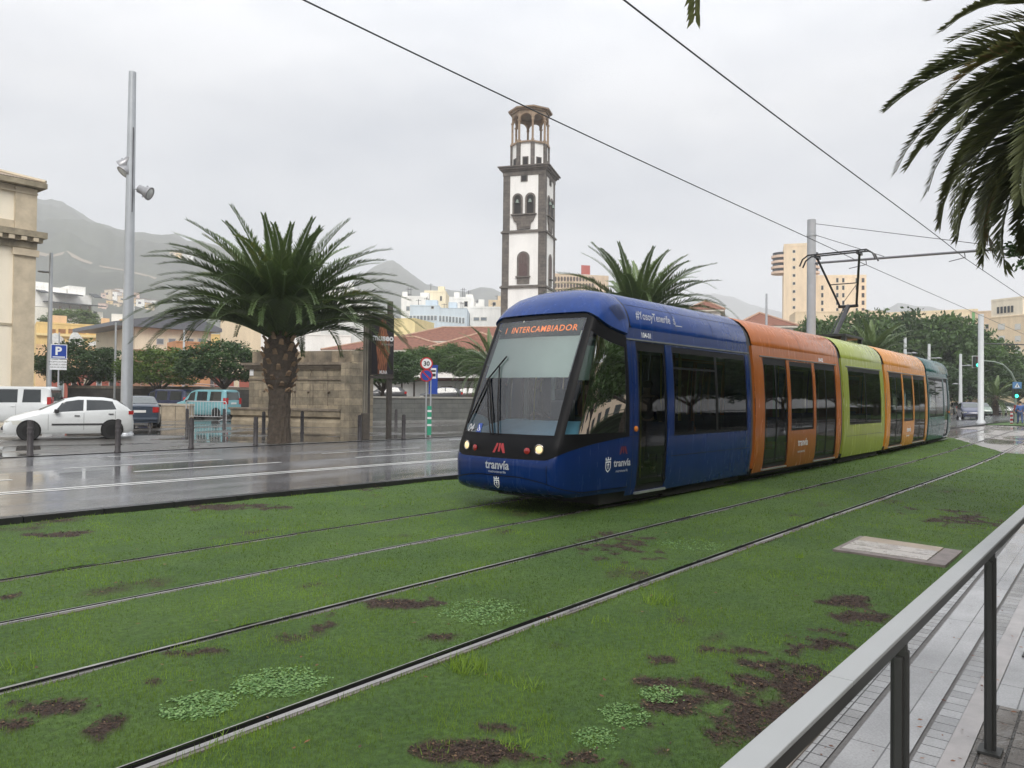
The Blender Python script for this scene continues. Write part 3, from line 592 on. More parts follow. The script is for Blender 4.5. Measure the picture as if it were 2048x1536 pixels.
def cabcar(label, sa, sb, body, roof, mirror, front):
    # local x runs from the nose (0) back to the bellows; built once per end
    L_ = (joint(sb) - joint(sa)).length; x1 = L_ - .12; XB = 1.75       # XB: where the straight side starts
    opens = [(2.02, 2.98, .24, 2.62), (3.20, x1 - .18, 1.09, 2.6)]
    car = MB(); 
    for s in (-1, 1): side_wall(car, XB, x1, opens, s)
    for sgn in (-1, 1): car.grid([[(x1, sgn * .62, z), (x1, sgn * WS(min(z, 2.82)), z)] for z in (.3, .7, 1.15, 2.3, 2.82)], 0, False)
    def xf(z): return float(np.interp(z, [.28, .35, .43, .62, .80, .83, .98, 1.12, 2.0, 2.95, 3.1], [.25, .07, .02, .0, .0, .035, .05, .12, .50, .96, 1.06]))
    def wn_(z): return WS(min(z, 2.82)) - (.0 if z < 2.85 else .0)
    def nose(u, z, o=0.):         # u in [-1,1]: near side .. centre .. far side
        t = abs(u); f = xf(z); w = wn_(z) + o; xc = XB
        if t < .45:               # across the front
            q = t / .45; y = .80 * q; x = f + .085 * q * q
            n_ = Vector((-1, .25 * q, 0))
        else:
            q = (t - .45) / .55; p0 = Vector((f + .085, .80)); p3 = Vector((xc, w - o)); dd = (xc - f - .085)
            p1 = p0 + Vector((.05, .26)); p2 = Vector((f + .085 + .10 * dd, w - o - .10))
            p = p0 * (1 - q) ** 3 + 3 * p1 * q * (1 - q) ** 2 + 3 * p2 * q * q * (1 - q) + p3 * q ** 3; x, y = p.x, p.y
            tt = 3 * (p1 - p0) * (1 - q) ** 2 + 6 * (p2 - p1) * q * (1 - q) + 3 * (p3 - p2) * q * q; n_ = Vector((-tt.y, tt.x, 0)).normalized() if tt.length > 0 else Vector((0, 1, 0))
        n_ = n_.normalized(); sg = -1 if u < 0 else 1
        return Vector((x + n_.x * o, sg * (y + n_.y * o), z))
    def npatch(b, u0, u1, zf0, zf1, o=0., mi=0, nu=20, nz=6, smooth=True):
        P_ = []
        for i in range(nu + 1):
            u = u0 + (u1 - u0) * i / nu; a = zf0(u) if callable(zf0) else zf0; c = zf1(u) if callable(zf1) else zf1
            P_.append([nose(u, a + (c - a) * j / nz, o) for j in range(nz + 1)])
        b.grid(P_, mi, smooth, flip=True); return b
    # heights of the dividing lines as they run round the nose
    def zblue(u): t = abs(u); return .82 if t < .45 else .82 + .31 * ((t - .45) / .55) ** 1.1
    def zsill(u): return 1.125
    def zhead(u): t = abs(u); return 3.00 if t < .45 else 3.00 - .30 * ((t - .45) / .55) ** 1.3
    US = .56; UP0, UP1 = .50, .62            # windscreen ends at .5, pillar .5-.62, side pane beyond
    npatch(car, -1, 1, .28, .33, nu=44, nz=2)
    def zbump(u): t = abs(u); return .56 + .0 * t if t < .2 else .56 - .22 * min(1, (t - .2) / .6) ** 1.4
    npatch(car, -1, 1, .33, zbump, .012, nu=44, nz=3); npatch(car, -1, 1, zbump, zblue, 0, nu=44, nz=5)
    o = car.build('carriage', body, None); o['label'] = label; place(o, sa, sb, mirror)
    b = MB(); npatch(b, -1, 1, lambda u: zbump(u) - .003, lambda u: zbump(u) + .012, .014, nu=44, nz=1)
    for s in (-1, 1): npatch(b, s * .478, s * .486, .26, zblue, .003, nu=1, nz=6)
    b.build('panel_joint', M_BLK, o)
    b = MB(); npatch(b, -1, 1, zblue, lambda u: zsill(u), .002, nu=44, nz=3)           # black band with the lamps
    for s in (-1, 1): npatch(b, s * UP0, s * UP1, zsill, zhead, .004, nu=5, nz=10); npatch(b, s * .985, s * 1, zsill, zhead, .003, nu=1, nz=6)
    for s in (-1, 1): npatch(b, s * UP1, s * .985, zsill, lambda u: zsill(u) + .07, .003, nu=8, nz=1); npatch(b, s * UP1, s * .985, lambda u: zhead(u) - .20, zhead, .003, nu=8, nz=2)
    npatch(b, -UP0, UP0, zhead(0) - .06, lambda u: zhead(u) + .02, .003, nu=16, nz=1); npatch(b, -UP0, UP0, zsill, lambda u: zsill(u) + .05, .003, nu=16, nz=1)
    b.build('front_mask', M_BLK, o)
    b = MB(); npatch(b, -UP0, UP0, lambda u: zsill(u) + .05, lambda u: zhead(u) - .06, 0, nu=24, nz=12); ws = b.build('windscreen', G_WIND, o)
    for s in (-1, 1):
        b = MB(); npatch(b, s * UP1, s * .985, lambda u: zsill(u) + .07, lambda u: zhead(u) - .20, 0, nu=14, nz=10)
        b.build('cab_window', glass('cab_glass', (.50, .62, .60)), o)
    # roof cap with an overhanging brow
    b = MB(); ks = [0, .045, .12, .24, .42, .65, 1]
    lip = [nose(u, zhead(u) + .035, .035) for u in np.linspace(-1, 1, 45)]
    P_ = [lip]
    pr = ROOF + [(-y, z) for y, z in ROOF[-2::-1]]; per = [0]
    for i in range(1, len(pr)): per.append(per[-1] + math.hypot(pr[i][0] - pr[i - 1][0], pr[i][1] - pr[i - 1][1]))
    XR = XB + .12
    tgt = []
    for i, u in enumerate(np.linspace(-1, 1, 45)):
        q = (i / 44) * per[-1]; yy = -float(np.interp(q, per, [p[0] for p in pr])); zz = float(np.interp(q, per, [p[1] for p in pr])); tgt.append(Vector((XR, yy, zz)))
    for k in ks[1:]:
        row = []
        for a, t in zip(lip, tgt):
            c = Vector((a.x + (t.x - a.x) * k, a.y + (t.y - a.y) * k, a.z + (t.z - a.z) * (1 - (1 - k) ** 2.9))); row.append(c)
        P_.append(row)
    b.grid(P_, 0, True, flip=False); und = [Vector((p.x + .10, p.y * .95, p.z - .035)) for p in lip]; b.grid([und, lip], 0, False)
    cap = b.build('roof_cap', roof, o)
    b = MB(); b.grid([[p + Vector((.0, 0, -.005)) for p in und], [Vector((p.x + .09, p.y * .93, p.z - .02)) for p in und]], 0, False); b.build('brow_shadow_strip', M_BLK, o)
    r_ = roof_mb(XR + .03, x1); r_.build('roof', roof, o)
    b = MB(); seam(b, XR + .01, w=.04, o=-.004); seam(b, XR + 1.55); seam(b, XR + 3.0)
    for s in (-1, 1): b.grid([[(x, s * 1.0985, z) for z in (2.835, 2.865)] for x in (XR, x1)], 0, False)
    # long joints along the roof flank
    for s in (-1, 1): b.grid([[(x, s * .972, z) for z in (3.208, 3.214)] for x in (XR + .05, x1)], 0, False)
    b.build('seam', M_BLK, o)
    # louvre panel in the flank of the cap
    def capP(i, k):
        a, t = lip[i], tgt[i]; return Vector((a.x + (t.x - a.x) * k, a.y + (t.y - a.y) * k, a.z + (t.z - a.z) * (1 - (1 - k) ** 2.9)))
    for s in (0, 1):
        b = MB()
        for q in range(6):
            k = .34 + .085 * q; ia = 2 if s == 0 else 42; ib = 6 if s == 0 else 38; nrm = Vector((0, -1 if s == 0 else 1, .35)) * .012
            b.grid([[capP(i, kk) + nrm * 1.2 for kk in (k, k + .028)] for i in range(min(ia, ib), max(ia, ib) + 1)], 0, False)
        b.build('louvre', M_BLK, o)
    b = MB()
    for s in (-1, 1): b.b2(1.75, x1, s * 1.125, s * 1.145, 2.64, 2.66)
    b.build('drip_rail', M_ALU, o)
    for s in (-1, 1):
        xa, xb, za, zb_ = opens[0]; g = MB(); spatch(g, xa + .07, xb - .07, za + .1, zb_ - .14, s, -.02); g.build('door', G_DOOR, o); f = MB()
        for q0, q1 in ((xa, xa + .07), (xb - .07, xb)): spatch(f, q0, q1, za + .1, zb_ - .14, s, -.014)
        spatch(f, xa, xb, za, za + .1, s, -.014); spatch(f, xa, xb, zb_ - .14, zb_, s, -.014); f.build('door_frame', M_BLK, o); MB().b2(xa, xb, s * (WS(.26) - .03), s * (WS(.26) + .035), za - .04, za - .005).build('door_sill', M_ALU, o)
        xa, xb, za, zb_ = opens[1]; g = MB(); spatch(g, xa + .04, xb - .04, za + .05, zb_ - .1, s, -.012); g.build('window', G_SIDE, o); f = MB()
        spatch(f, xa, xa + .04, za, zb_, s, -.008); spatch(f, xb - .04, xb, za, zb_, s, -.008); spatch(f, xa, xb, za, za + .05, s, -.007); spatch(f, xa, xb, zb_ - .1, zb_, s, -.007); xm = xa + (xb - xa) * .55
        spatch(f, xm - .05, xm + .05, za, zb_, s, -.007); spatch(f, xa, xm, 2.22, 2.26, s, -.006); f.build('window_frame', M_BLK, o)
    b = MB()
    for s in (-1, 1):
        spatch(b, 3.1, x1 - .1, .745, .757, s, .0015); spatch(b, 1.86, 1.87, .22, 2.82, s, .0015)
        spatch(b, XB, 2.0, 1.12, 1.13, s, .0015)
    b.build('panel_joint', M_BLK, o)
    b = MB(); b.b2(1.2, L_ - .3, -1.0, 1.0, .1, .26); b.b2(.9, 1.2, -.7, .7, .2, .26); b.build('underframe', M_UND, o)
    for s in (-1, 1): MB().b2(3.2, 5.6, s * .85, s * 1.0, .05, .3).build('bogie', M_UND, o)
    inside(o, 1.7, x1)
    # driver's cab: desk, partition, seat, sun blind
    b = MB(); P_ = []
    for u in np.linspace(-.9, .9, 13):
        a = nose(u, 1.12, -.03); c = nose(u, 1.34, -.30); P_.append([(a.x, a.y, 1.10), (a.x + .25, a.y * .97, 1.20), (c.x + .42, c.y * .9, 1.36), (c.x + .62, c.y * .85, 1.30), (c.x + .68, c.y * .8, .4)])
    b.grid(P_, 0, True); b.build('driver_desk', mat('desk_blue', (.24, .42, .60), .45, var=.1), o)
    b = MB(); b.b2(1.92, 1.97, -1.05, 1.05, .34, 1.15); b.b2(1.92, 1.97, -1.05, 1.05, 2.15, 2.66)
    for y_ in (-1.02, -.42, .42, 1.02): b.b2(1.921, 1.969, y_ - .035, y_ + .035, 1.151, 2.149)
    b.build('partition', M_INT, o)
    b = MB(); b.box((1.35, 0, .95), (.48, .48, .10)); b.box((1.62, 0, 1.32), (.10, .46, .72)); b.box((1.62, 0, 1.76), (.09, .28, .2)); b.box((1.35, 0, .62), (.12, .12, .55)); b.build('driver_seat', mat('dark_seat', (.015, .015, .02), .7), o, bevel=.03)
    b = MB(); P_ = []
    for u in np.linspace(-.47, .47, 12): P_.append([nose(u, z, -.045) for z in np.linspace(2.02, 2.74, 4)])
    b.grid(P_, 0, True); b.build('sun_blind', mat('blind', (.74, .78, .74), .7, var=.04), o)
    b = MB(); P_ = []
    for u in np.linspace(-.62, -.85, 6): P_.append([nose(u, z, -.05) for z in np.linspace(1.98, 2.5, 3)])
    b.grid(P_, 0, True); b.build('sun_blind', mat('blind_dark', (.16, .17, .15), .8, var=.04), o)
    # destination board behind the glass
    b = MB(); P_ = []
    for u in np.linspace(-.46, .46, 12): P_.append([nose(u, z, -.04) for z in (2.66, 2.92)])
    b.grid(P_, 0, True, flip=True); db = b.build('destination_board', mat('board', (.05, .075, .075), .5, var=0), o)
    if front:
        txt = text_mb('1  INTERCAMBIADOR', .10, .0004, bold=.001, sp=1.12); wmax = max(p[0] for p in txt.v); b = MB()
        V_ = []
        for p in txt.v:
            u = .40 - .82 * p[0] / wmax; V_.append(nose(u, 2.745 + p[2], -.034))
        b.v = [tuple(p) for p in V_]; b.f = txt.f; b.m = txt.m; b.sm = txt.sm
        b.build('destination_text', mat('led_amber', (.8, .25, .04), .5, var=0, emit=(1, .30, .06), es=.45), o)
    # lamps
    def onnose(u, z, o_=.004): return nose(u, z, o_)
    for s in (-1, 1):
        u = s * .395; p = onnose(u, .975); q = (onnose(u, .975, .1) - p).normalized(); Mx = q.to_track_quat('Z', 'Y').to_matrix()
        b = MB(); b.lathe([(.07, -.01), (.075, .012), (.066, .02), (.057, .012)], p, 20, 0, M=Mx); b.build('headlight_ring', mat('chrome', (.35, .33, .3), .2, metal=.9, var=0), o)
        b = MB(); b.lathe([(.056, 0), (.054, .012), (.036, .022), (.0, .026)], p, 20, 0, M=Mx)
        b.build('headlight', mat('lamp_lit', (.9, .75, .5), .2, var=0, emit=(1, .66, .28), es=.42) if front else mat('lamp_off', (.5, .5, .5), .1, var=0), o)
        u = s * .285; p = onnose(u, .945); b = MB(); b.lathe([(.048, 0), (.046, .014), (.03, .022), (.0, .025)], p, 16, 0, M=Mx); b.build('tail_light', mat('red_lens', (.30, .012, .016), .15, var=0, coat=1), o)
        b = MB(); b.lathe([(.045, -.01), (.045, .02), (.03, .032), (0, .035)], (1.93, s * 1.2, 1.24), 14, 0, M=Matrix.Rotation(s * -math.pi / 2, 3, 'X')); b.build('indicator', mat('amber_lens', (.55, .16, .02), .2, var=0), o)
    # wipers
    b = MB()
    def wip(pts, r): b.tube([nose(u, z, .03) for u, z in pts], r, 6)
    wip([(.10, 1.16), (.20, 1.5), (.36, 2.02)], .014); wip([(.13, 1.16), (.24, 1.5), (.37, 1.98)], .010); wip([(.22, 2.36), (.36, 2.02), (.47, 1.30)], .013); wip([(.04, 1.16), (.15, 1.62), (.27, 2.2)], .012)
    b.build('wiper', M_BLK, o)
    if front:
        fm = lambda a, c: nose(a / .80 * .45, c, .008)
        emblem(o, 0, .965, .14, fm, M_REDL); crest(o, 0, .40, .10, lambda a, c: nose(a / .80 * .45, c, .022), M_WHT)
        for txt, a, c, h, bo in (('tranvía', -.235, .66, .13, .004), ('metrotenerife', -.16, .60, .04, 0)):
            tb = text_mb(txt, h, .0004, bold=bo); wv = max(p[0] for p in tb.v); ww = .46 if h > .1 else .34; b = MB()
            b.v = [tuple(nose((ww / 2 - ww * p[0] / wv) / .80 * .45, c + p[2], .006)) for p in tb.v]; b.f = tb.f; b.m = tb.m; b.sm = tb.sm; b.build('lettering', M_WHT, o)
        tb = text_mb('04', .11, .0004, shear=.25, bold=.004); b = MB(); b.v = [tuple(nose(.462 - p[0] * .50, 1.19 + p[2], .008)) for p in tb.v]
        b.f = tb.f; b.m = tb.m; b.sm = tb.sm; b.build('number', M_WHT, o)
        b = MB(); npatch(b, .275, .33, 1.175, 1.31, .007, nu=2, nz=1); b.build('access_sticker', mat('sticker_blue', (.02, .06, .30), .3, var=0), o)
        b = MB(); b.tube([nose(.31, 1.285, .012), nose(.305, 1.25, .012), nose(.295, 1.235, .012), nose(.285, 1.20, .012)], .006, 5); b.tube([nose(.312, 1.24, .012), nose(.32, 1.22, .012), nose(.312, 1.20, .012), nose(.30, 1.195, .012)], .005, 5); b.build('access_symbol', M_WHT, o)
        # side markings
        sm_ = lambda a, c: Vector((a, -(WS(c) + .006), c))
        letters(o, 'lettering', 'tranvía', 1.33, .70, .12, M_WHT, bold=.004) if False else None
        def onside(txt, x, z, h, name='lettering', mt=M_WHT, **k):   # on the curved flank of the nose, by distance along x
            tb = text_mb(txt, h, .0004, **k); b = MB(); us = np.linspace(-.5, -1, 200); xs2 = [nose(u, z, .006).x for u in us]; V_ = []
            for p in tb.v:
                X = x + p[0]
                if X < XB: u = float(np.interp(X, xs2, us)); q = nose(u, z + p[2], .006)
                else: q = Vector((X, -(WS(z + p[2]) + .006), z + p[2]))
                V_.append(tuple(q))
            b.v = V_; b.f = tb.f; b.m = tb.m; b.sm = tb.sm; return b.build(name, mt, o)
        onside('tranvía', 1.36, .68, .115, bold=.004); onside('metrotenerife', 1.42, .59, .040)
        us = np.linspace(-.5, -1, 200)
        def flank(a, c, o_=.006):
            if a < XB: u = float(np.interp(a, [nose(q, c, 0).x for q in us], us)); return nose(u, c, o_)
            return Vector((a, -(WS(c) + o_), c))
        crest(o, 1.22, .64, .13, flank, M_WHT); emblem(o, 1.60, .92, .12, flank, mat('red_emblem_dark', (.13, .012, .02), .4, var=0))
        letters(o, 'number', '104-01', 2.22, 2.70, .085, M_WHT, bold=.002)
        # slogan in script letters on the roof flank
        tb = text_mb('#YosoyTenerife  ś', .14, .0004, shear=.35, bold=.002); b = MB(); rz_ = [p[1] for p in ROOF]; ry_ = [p[0] for p in ROOF]
        b.v = [(XR + .25 + p[0] * .9, -(float(np.interp(3.0 + p[2], rz_, ry_)) + .006), 3.0 + p[2]) for p in tb.v]; b.f = tb.f; b.m = tb.m; b.sm = tb.sm; b.build('slogan', M_WHT, o)
        b = MB(); b.b2(XR + 1.55, XR + 1.80, -1.09, -1.08, 2.975, 2.985); b.build('slogan_underline', M_WHT, o)
    # passenger seats, poles
    for xx in (3.6, 4.5, 5.1):
        for y in (-.78, .78): b = MB(); seat(b, xx, y, 1 if xx < 5 else -1); b.build('seat', M_SEAT, o)
    for xx, y in ((3.1, -.6), (3.1, .6), (4.7, -.5), (5.9, .55)): MB().tube([(xx, y, .34), (xx, y, 2.66)], .018).build('grab_pole', M_POLE, o)
    return o
def bellows(sa, sb):
    A, B = joint(sa), joint(sb); n_ = 9; b = MB(); prf = [(WS(z) - .05, z) for z in (.25, .7, 1.2, 1.8, 2.4, 2.8)] + [(y * .97 - .02 if y > .1 else y, z - .04) for y, z in ROOF[1:]]
    prf = prf + [(-y, z) for y, z in prf[-2::-1]]; rows = []
    for i in range(n_ * 2 + 1):
        t = i / (n_ * 2); c = A.lerp(B, t); d = (B - A).normalized(); s_ = 1 - (.03 if i % 2 else 0)
        rows.append([c + Vector((d.y, -d.x, 0)) * y * s_ + Vector((0, 0, z if i % 2 == 0 else z - .02)) for y, z in prf])
    b.grid(rows, 0, False); b.build('bellows', M_RUB, tram)
J = [8.80, 15.36, 21.22, 25.62, 32.45, 39.2]
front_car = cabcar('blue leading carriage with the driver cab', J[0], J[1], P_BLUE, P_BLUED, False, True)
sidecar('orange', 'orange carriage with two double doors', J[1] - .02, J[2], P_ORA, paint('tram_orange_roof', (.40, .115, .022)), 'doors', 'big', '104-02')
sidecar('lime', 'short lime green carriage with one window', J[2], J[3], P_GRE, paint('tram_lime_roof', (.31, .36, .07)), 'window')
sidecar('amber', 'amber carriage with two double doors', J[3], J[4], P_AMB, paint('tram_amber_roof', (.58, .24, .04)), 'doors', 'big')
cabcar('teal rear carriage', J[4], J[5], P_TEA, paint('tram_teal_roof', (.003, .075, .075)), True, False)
for s in J[1:5]: bellows(s - .16, s + .16)
# pantograph on the lime carriage
pm = mat('pantograph_steel', (.035, .035, .038), .4, metal=.4, var=.2); b = MB()
c = joint(24.75); ph = 3.48; HZ = 6.28
def P3(dx, dy, z): return (c.x + dx, c.y + dy, z)
b.box(P3(.1, 0, ph + .16), (2.0, 1.0, .07))
for dx in (-.8, 1.0):
    for dy in (-.42, .42): b.box(P3(dx, dy, ph + .05), (.12, .12, .2))
kz = 4.72
b.tube([P3(-.2, 0, ph + .2), P3(1.25, 0, kz)], .075, 8); b.tube([P3(-.1, .18, ph + .2), P3(1.2, .12, kz - .05)], .02, 6)
b.tube([P3(1.25, -.3, kz), P3(1.25, .3, kz)], .05, 8)
for sg in (-1, 1):
    b.tube([P3(1.25, sg * .25, kz), P3(.1, sg * .62, HZ - .14)], .035, 6)
b.tube([P3(.75, -.41, 5.38), P3(.75, .41, 5.38)], .018, 6); b.tube([P3(1.2, .15, kz + .1), P3(.75, -.41, 5.38)], .010, 5)
for dx in (-.06, .26):
    b.tube([P3(dx, -1.12, HZ - .36), P3(dx, -1.03, HZ - .15), P3(dx, -.86, HZ - .03), P3(dx, .86, HZ - .03), P3(dx, 1.03, HZ - .15), P3(dx, 1.12, HZ - .36)], .026, 6)
for sg in (-1, 1): b.box(P3(.1, sg * .62, HZ - .1), (.45, .08, .08))
b.build('pantograph', pm, tram)

# ------------------------------------------------------------------ overhead line
M_MAST = mat('mast_grey', (.40, .41, .43), .42, var=.1, scale=2); M_WIRE = mat('wire', (.05, .05, .055), .5, var=0)
def wirepts(y0, z, s0, s1, n_): return [(s, y0 + off(s), z - .12 * math.sin((s - s0) / (s1 - s0) * math.pi)) for s in np.linspace(s0, s1, n_)]
for y0, z, lb in ((TY, 6.33, 'contact wire above the tram, touched by the pantograph'), (4.35, 6.2, 'contact wire above the empty near track')):
    o = MB().tube(wirepts(y0, z, -6, 27.5, 30) + [(s, y0 + off(27.5) - .045 * (s - 27.5), z) for s in np.linspace(28, 75, 16)], .011, 5).build('overhead_wire', M_WIRE); tag(o, lb, 'wire', 'tram contact wires')
mt = thing('catenary_mast', 'pale round mast behind the lime carriage with a long arm over both tracks', 'mast', (28.4, 8.75, 0))
MB().lathe([(.16, 0), (.15, 8.2), (.0, 8.21)], n=16).build('pole', M_MAST, mt)
MB().lathe([(.168, 7.6), (.168, 7.68)], n=16).build('collar', M_ALU, mt)
b = MB(); b.tube([(0, -.1, 6.62), (-.9, -6.2, 6.35)], .042, 8); b.build('arm', mat('arm_steel', (.16, .165, .18), .4, var=.1), mt)
b = MB(); b.tube([(0, -.1, 8.05), (-.86, -5.95, 6.42)], .011, 5); b.tube([(0, -.1, 7.65), (-.36, -2.5, 6.56)], .011, 5)
for dy in (-1.9, -4.9):
    zz = 6.6 + .043 * dy; b.tube([(-.14 * -dy, dy, zz), (-.14 * -dy, dy - .02, zz - .16), (-.14 * -dy - 1.1, dy + .25, zz - .42)], .014, 5)
b.build('stay_wire', M_WIRE, mt)
mt = thing('catenary_mast', 'tall pale mast standing at the crossing, beside the green traffic light', 'mast', (66.8, 8.2, 0)); MB().lathe([(.30, 0), (.30, .15), (.2, .3), (.19, 8.2), (0, 8.21)], n=16).build('pole', mat('mast_white', (.62, .64, .65), .45, var=.05), mt)
MB().tube([(0, -.2, 6.0), (2, -4, 5.85), (0, -20, 6.1)], .045, 6).build('cable', M_WIRE, mt)
# ------------------------------------------------------------------ palms and trees
M_FROND = leafmat('palm_leaf', (.018, .042, .012), (.13, .19, .055), .42, .18, .5, hue=(.22, .24, .05))
M_FRONDN = leafmat('palm_leaf_old', (.035, .055, .016), (.23, .24, .09), .5, .25, .4, hue=(.33, .22, .10))
M_BARK = mat('palm_bark', (.10, .072, .048), .85, var=.45, scale=7, bump=.8, detail=10); M_BARKD = mat('palm_stubs', (.24, .165, .10), .8, var=.5, scale=5, bump=.5)
M_BARKL = mat('palm_bark_low', (.085, .066, .05), .9, var=.4, scale=9, bump=1.0)
def frond(az, el, length, droop, npair, rg, leaf=.42, wmul=1., curl=0.):
    """one pinnate frond starting at the origin: returns leaflet quads (n,4,3), their tone and the rachis points"""
    m = 22; p = np.zeros(3); pts = [p.copy()]; e = el; seg = length / m; a = az
    for i in range(m):
        t = i / m; e -= droop * (.25 + 1.5 * t) / m; a += curl / m
        p = p + seg * np.array([math.cos(e) * math.cos(a), math.cos(e) * math.sin(a), math.sin(e)]); pts.append(p.copy())
    pts = np.array(pts); T = np.gradient(pts, axis=0); T /= np.linalg.norm(T, axis=1)[:, None]
    t = np.linspace(.07, .995, npair) ** .95; idx = t * m; i0 = np.clip(idx.astype(int), 0, m - 1); fr = (idx - i0)[:, None]
    B = pts[i0] * (1 - fr) + pts[i0 + 1] * fr; D = T[i0]; side0 = np.cross(D, [0, 0, 1.]); nrm = np.linalg.norm(side0, axis=1)[:, None]
    side0 = np.where(nrm > .05, side0 / np.maximum(nrm, .05), np.array([math.sin(az), -math.cos(az), 0])); U = np.cross(side0, D)
    LL = leaf * (.30 + .70 * np.sin(np.clip(t * 1.12, 0, 1) ** .8 * math.pi * .93)) * (1 - .35 * t); Q = []; TT = []
    for sg in (-1, 1):
        j = rg.random((npair, 1)); v = D * (.55 + .55 * t[:, None] + .2 * (j - .5)) + side0 * sg * (.72 - .12 * t[:, None]) + U * (.52 - .3 * j) + np.array([0, 0, -.06])
        v /= np.linalg.norm(v, axis=1)[:, None]; l = (LL * (.85 + .3 * rg.random(npair)))[:, None]; w = (.020 * wmul * (LL / leaf) ** .5)[:, None]
        tip = B + v * l + np.array([0, 0, -1]) * (l ** 2) * .16; mid = B + v * l * .5; ww = np.cross(v, U); ww /= np.linalg.norm(ww, axis=1)[:, None]
        Q.append(np.stack([B - D * w * .4, mid - ww * w, tip, mid + ww * w], 1)); TT.append(.30 + .25 * rg.random(npair) + .15 * t)
    return np.concatenate(Q), np.concatenate(TT), pts
def palm_crown(name, fr, seed, mt, parent, npair=70, leaf=.42, wmul=1.):
    rg = np.random.default_rng(seed); Q = []; T = []; rb = MB()
    for (az, el, ln, dr, tone, base) in fr:
        q, t, pts = frond(az, el, ln, dr, npair, rg, leaf, wmul, (rg.random() - .5) * .5); Q.append(q + base); T.append(np.clip(t + tone, 0, 1))
        k = pts[::2] + base; n_ = len(k)
        for i in range(n_ - 1):
            r0 = .028 * (1 - i / n_) + .006; r1 = .028 * (1 - (i + 1) / n_) + .006; d = k[i + 1] - k[i]; s_ = np.cross(d, [0, 0, 1.]); s_ = s_ / (np.linalg.norm(s_) + 1e-6)
            u = np.cross(s_, d); u /= np.linalg.norm(u) + 1e-6
            for A_, B_ in ((-s_, u), (u, s_)): Q.append(np.array([[k[i] + A_ * r0 + 0 * u, k[i] + B_ * r0, k[i + 1] + B_ * r1, k[i + 1] + A_ * r1]])); T.append(np.array([.62 + tone * .3]))
    Q = np.concatenate(Q); T = np.clip(np.concatenate(T), 0, 1); me = polymesh(name, Q.reshape(-1, 3), 4, T, mt)
    return link(me, name, parent)
def palm_fronds(n_, ln, seed, top=1.45, low=-.45, z0=0., young=.12, rbase=.28, droopk=1.):
    rg = random.Random(seed); L_ = []
    for i in range(n_):
        t = i / (n_ - 1); el = top - (top - low) * t ** .72 + rg.uniform(-.08, .08); az = i * 2.39996 + rg.uniform(-.2, .2)
        dr = (.75 + .55 * math.sin(min(1, t * 1.2) * math.pi * .5) + rg.uniform(-.12, .3)) * droopk
        if t < .3: dr *= .75
        l = ln * rg.uniform(.88, 1.03) * (1 - .12 * max(0, t - .7)) * (1 - .16 * max(0, 1 - t / .3)); tone = (.2 if t < .25 else 0) - .12 * t + rg.uniform(-.12, .12)
        if rg.random() < .05: tone += .42
        base = np.array([math.cos(az) * rbase * (.3 + .7 * t), math.sin(az) * rbase * (.3 + .7 * t), z0 - .3 * t])
        L_.append((az, el, l, dr, tone, base))
    return L_
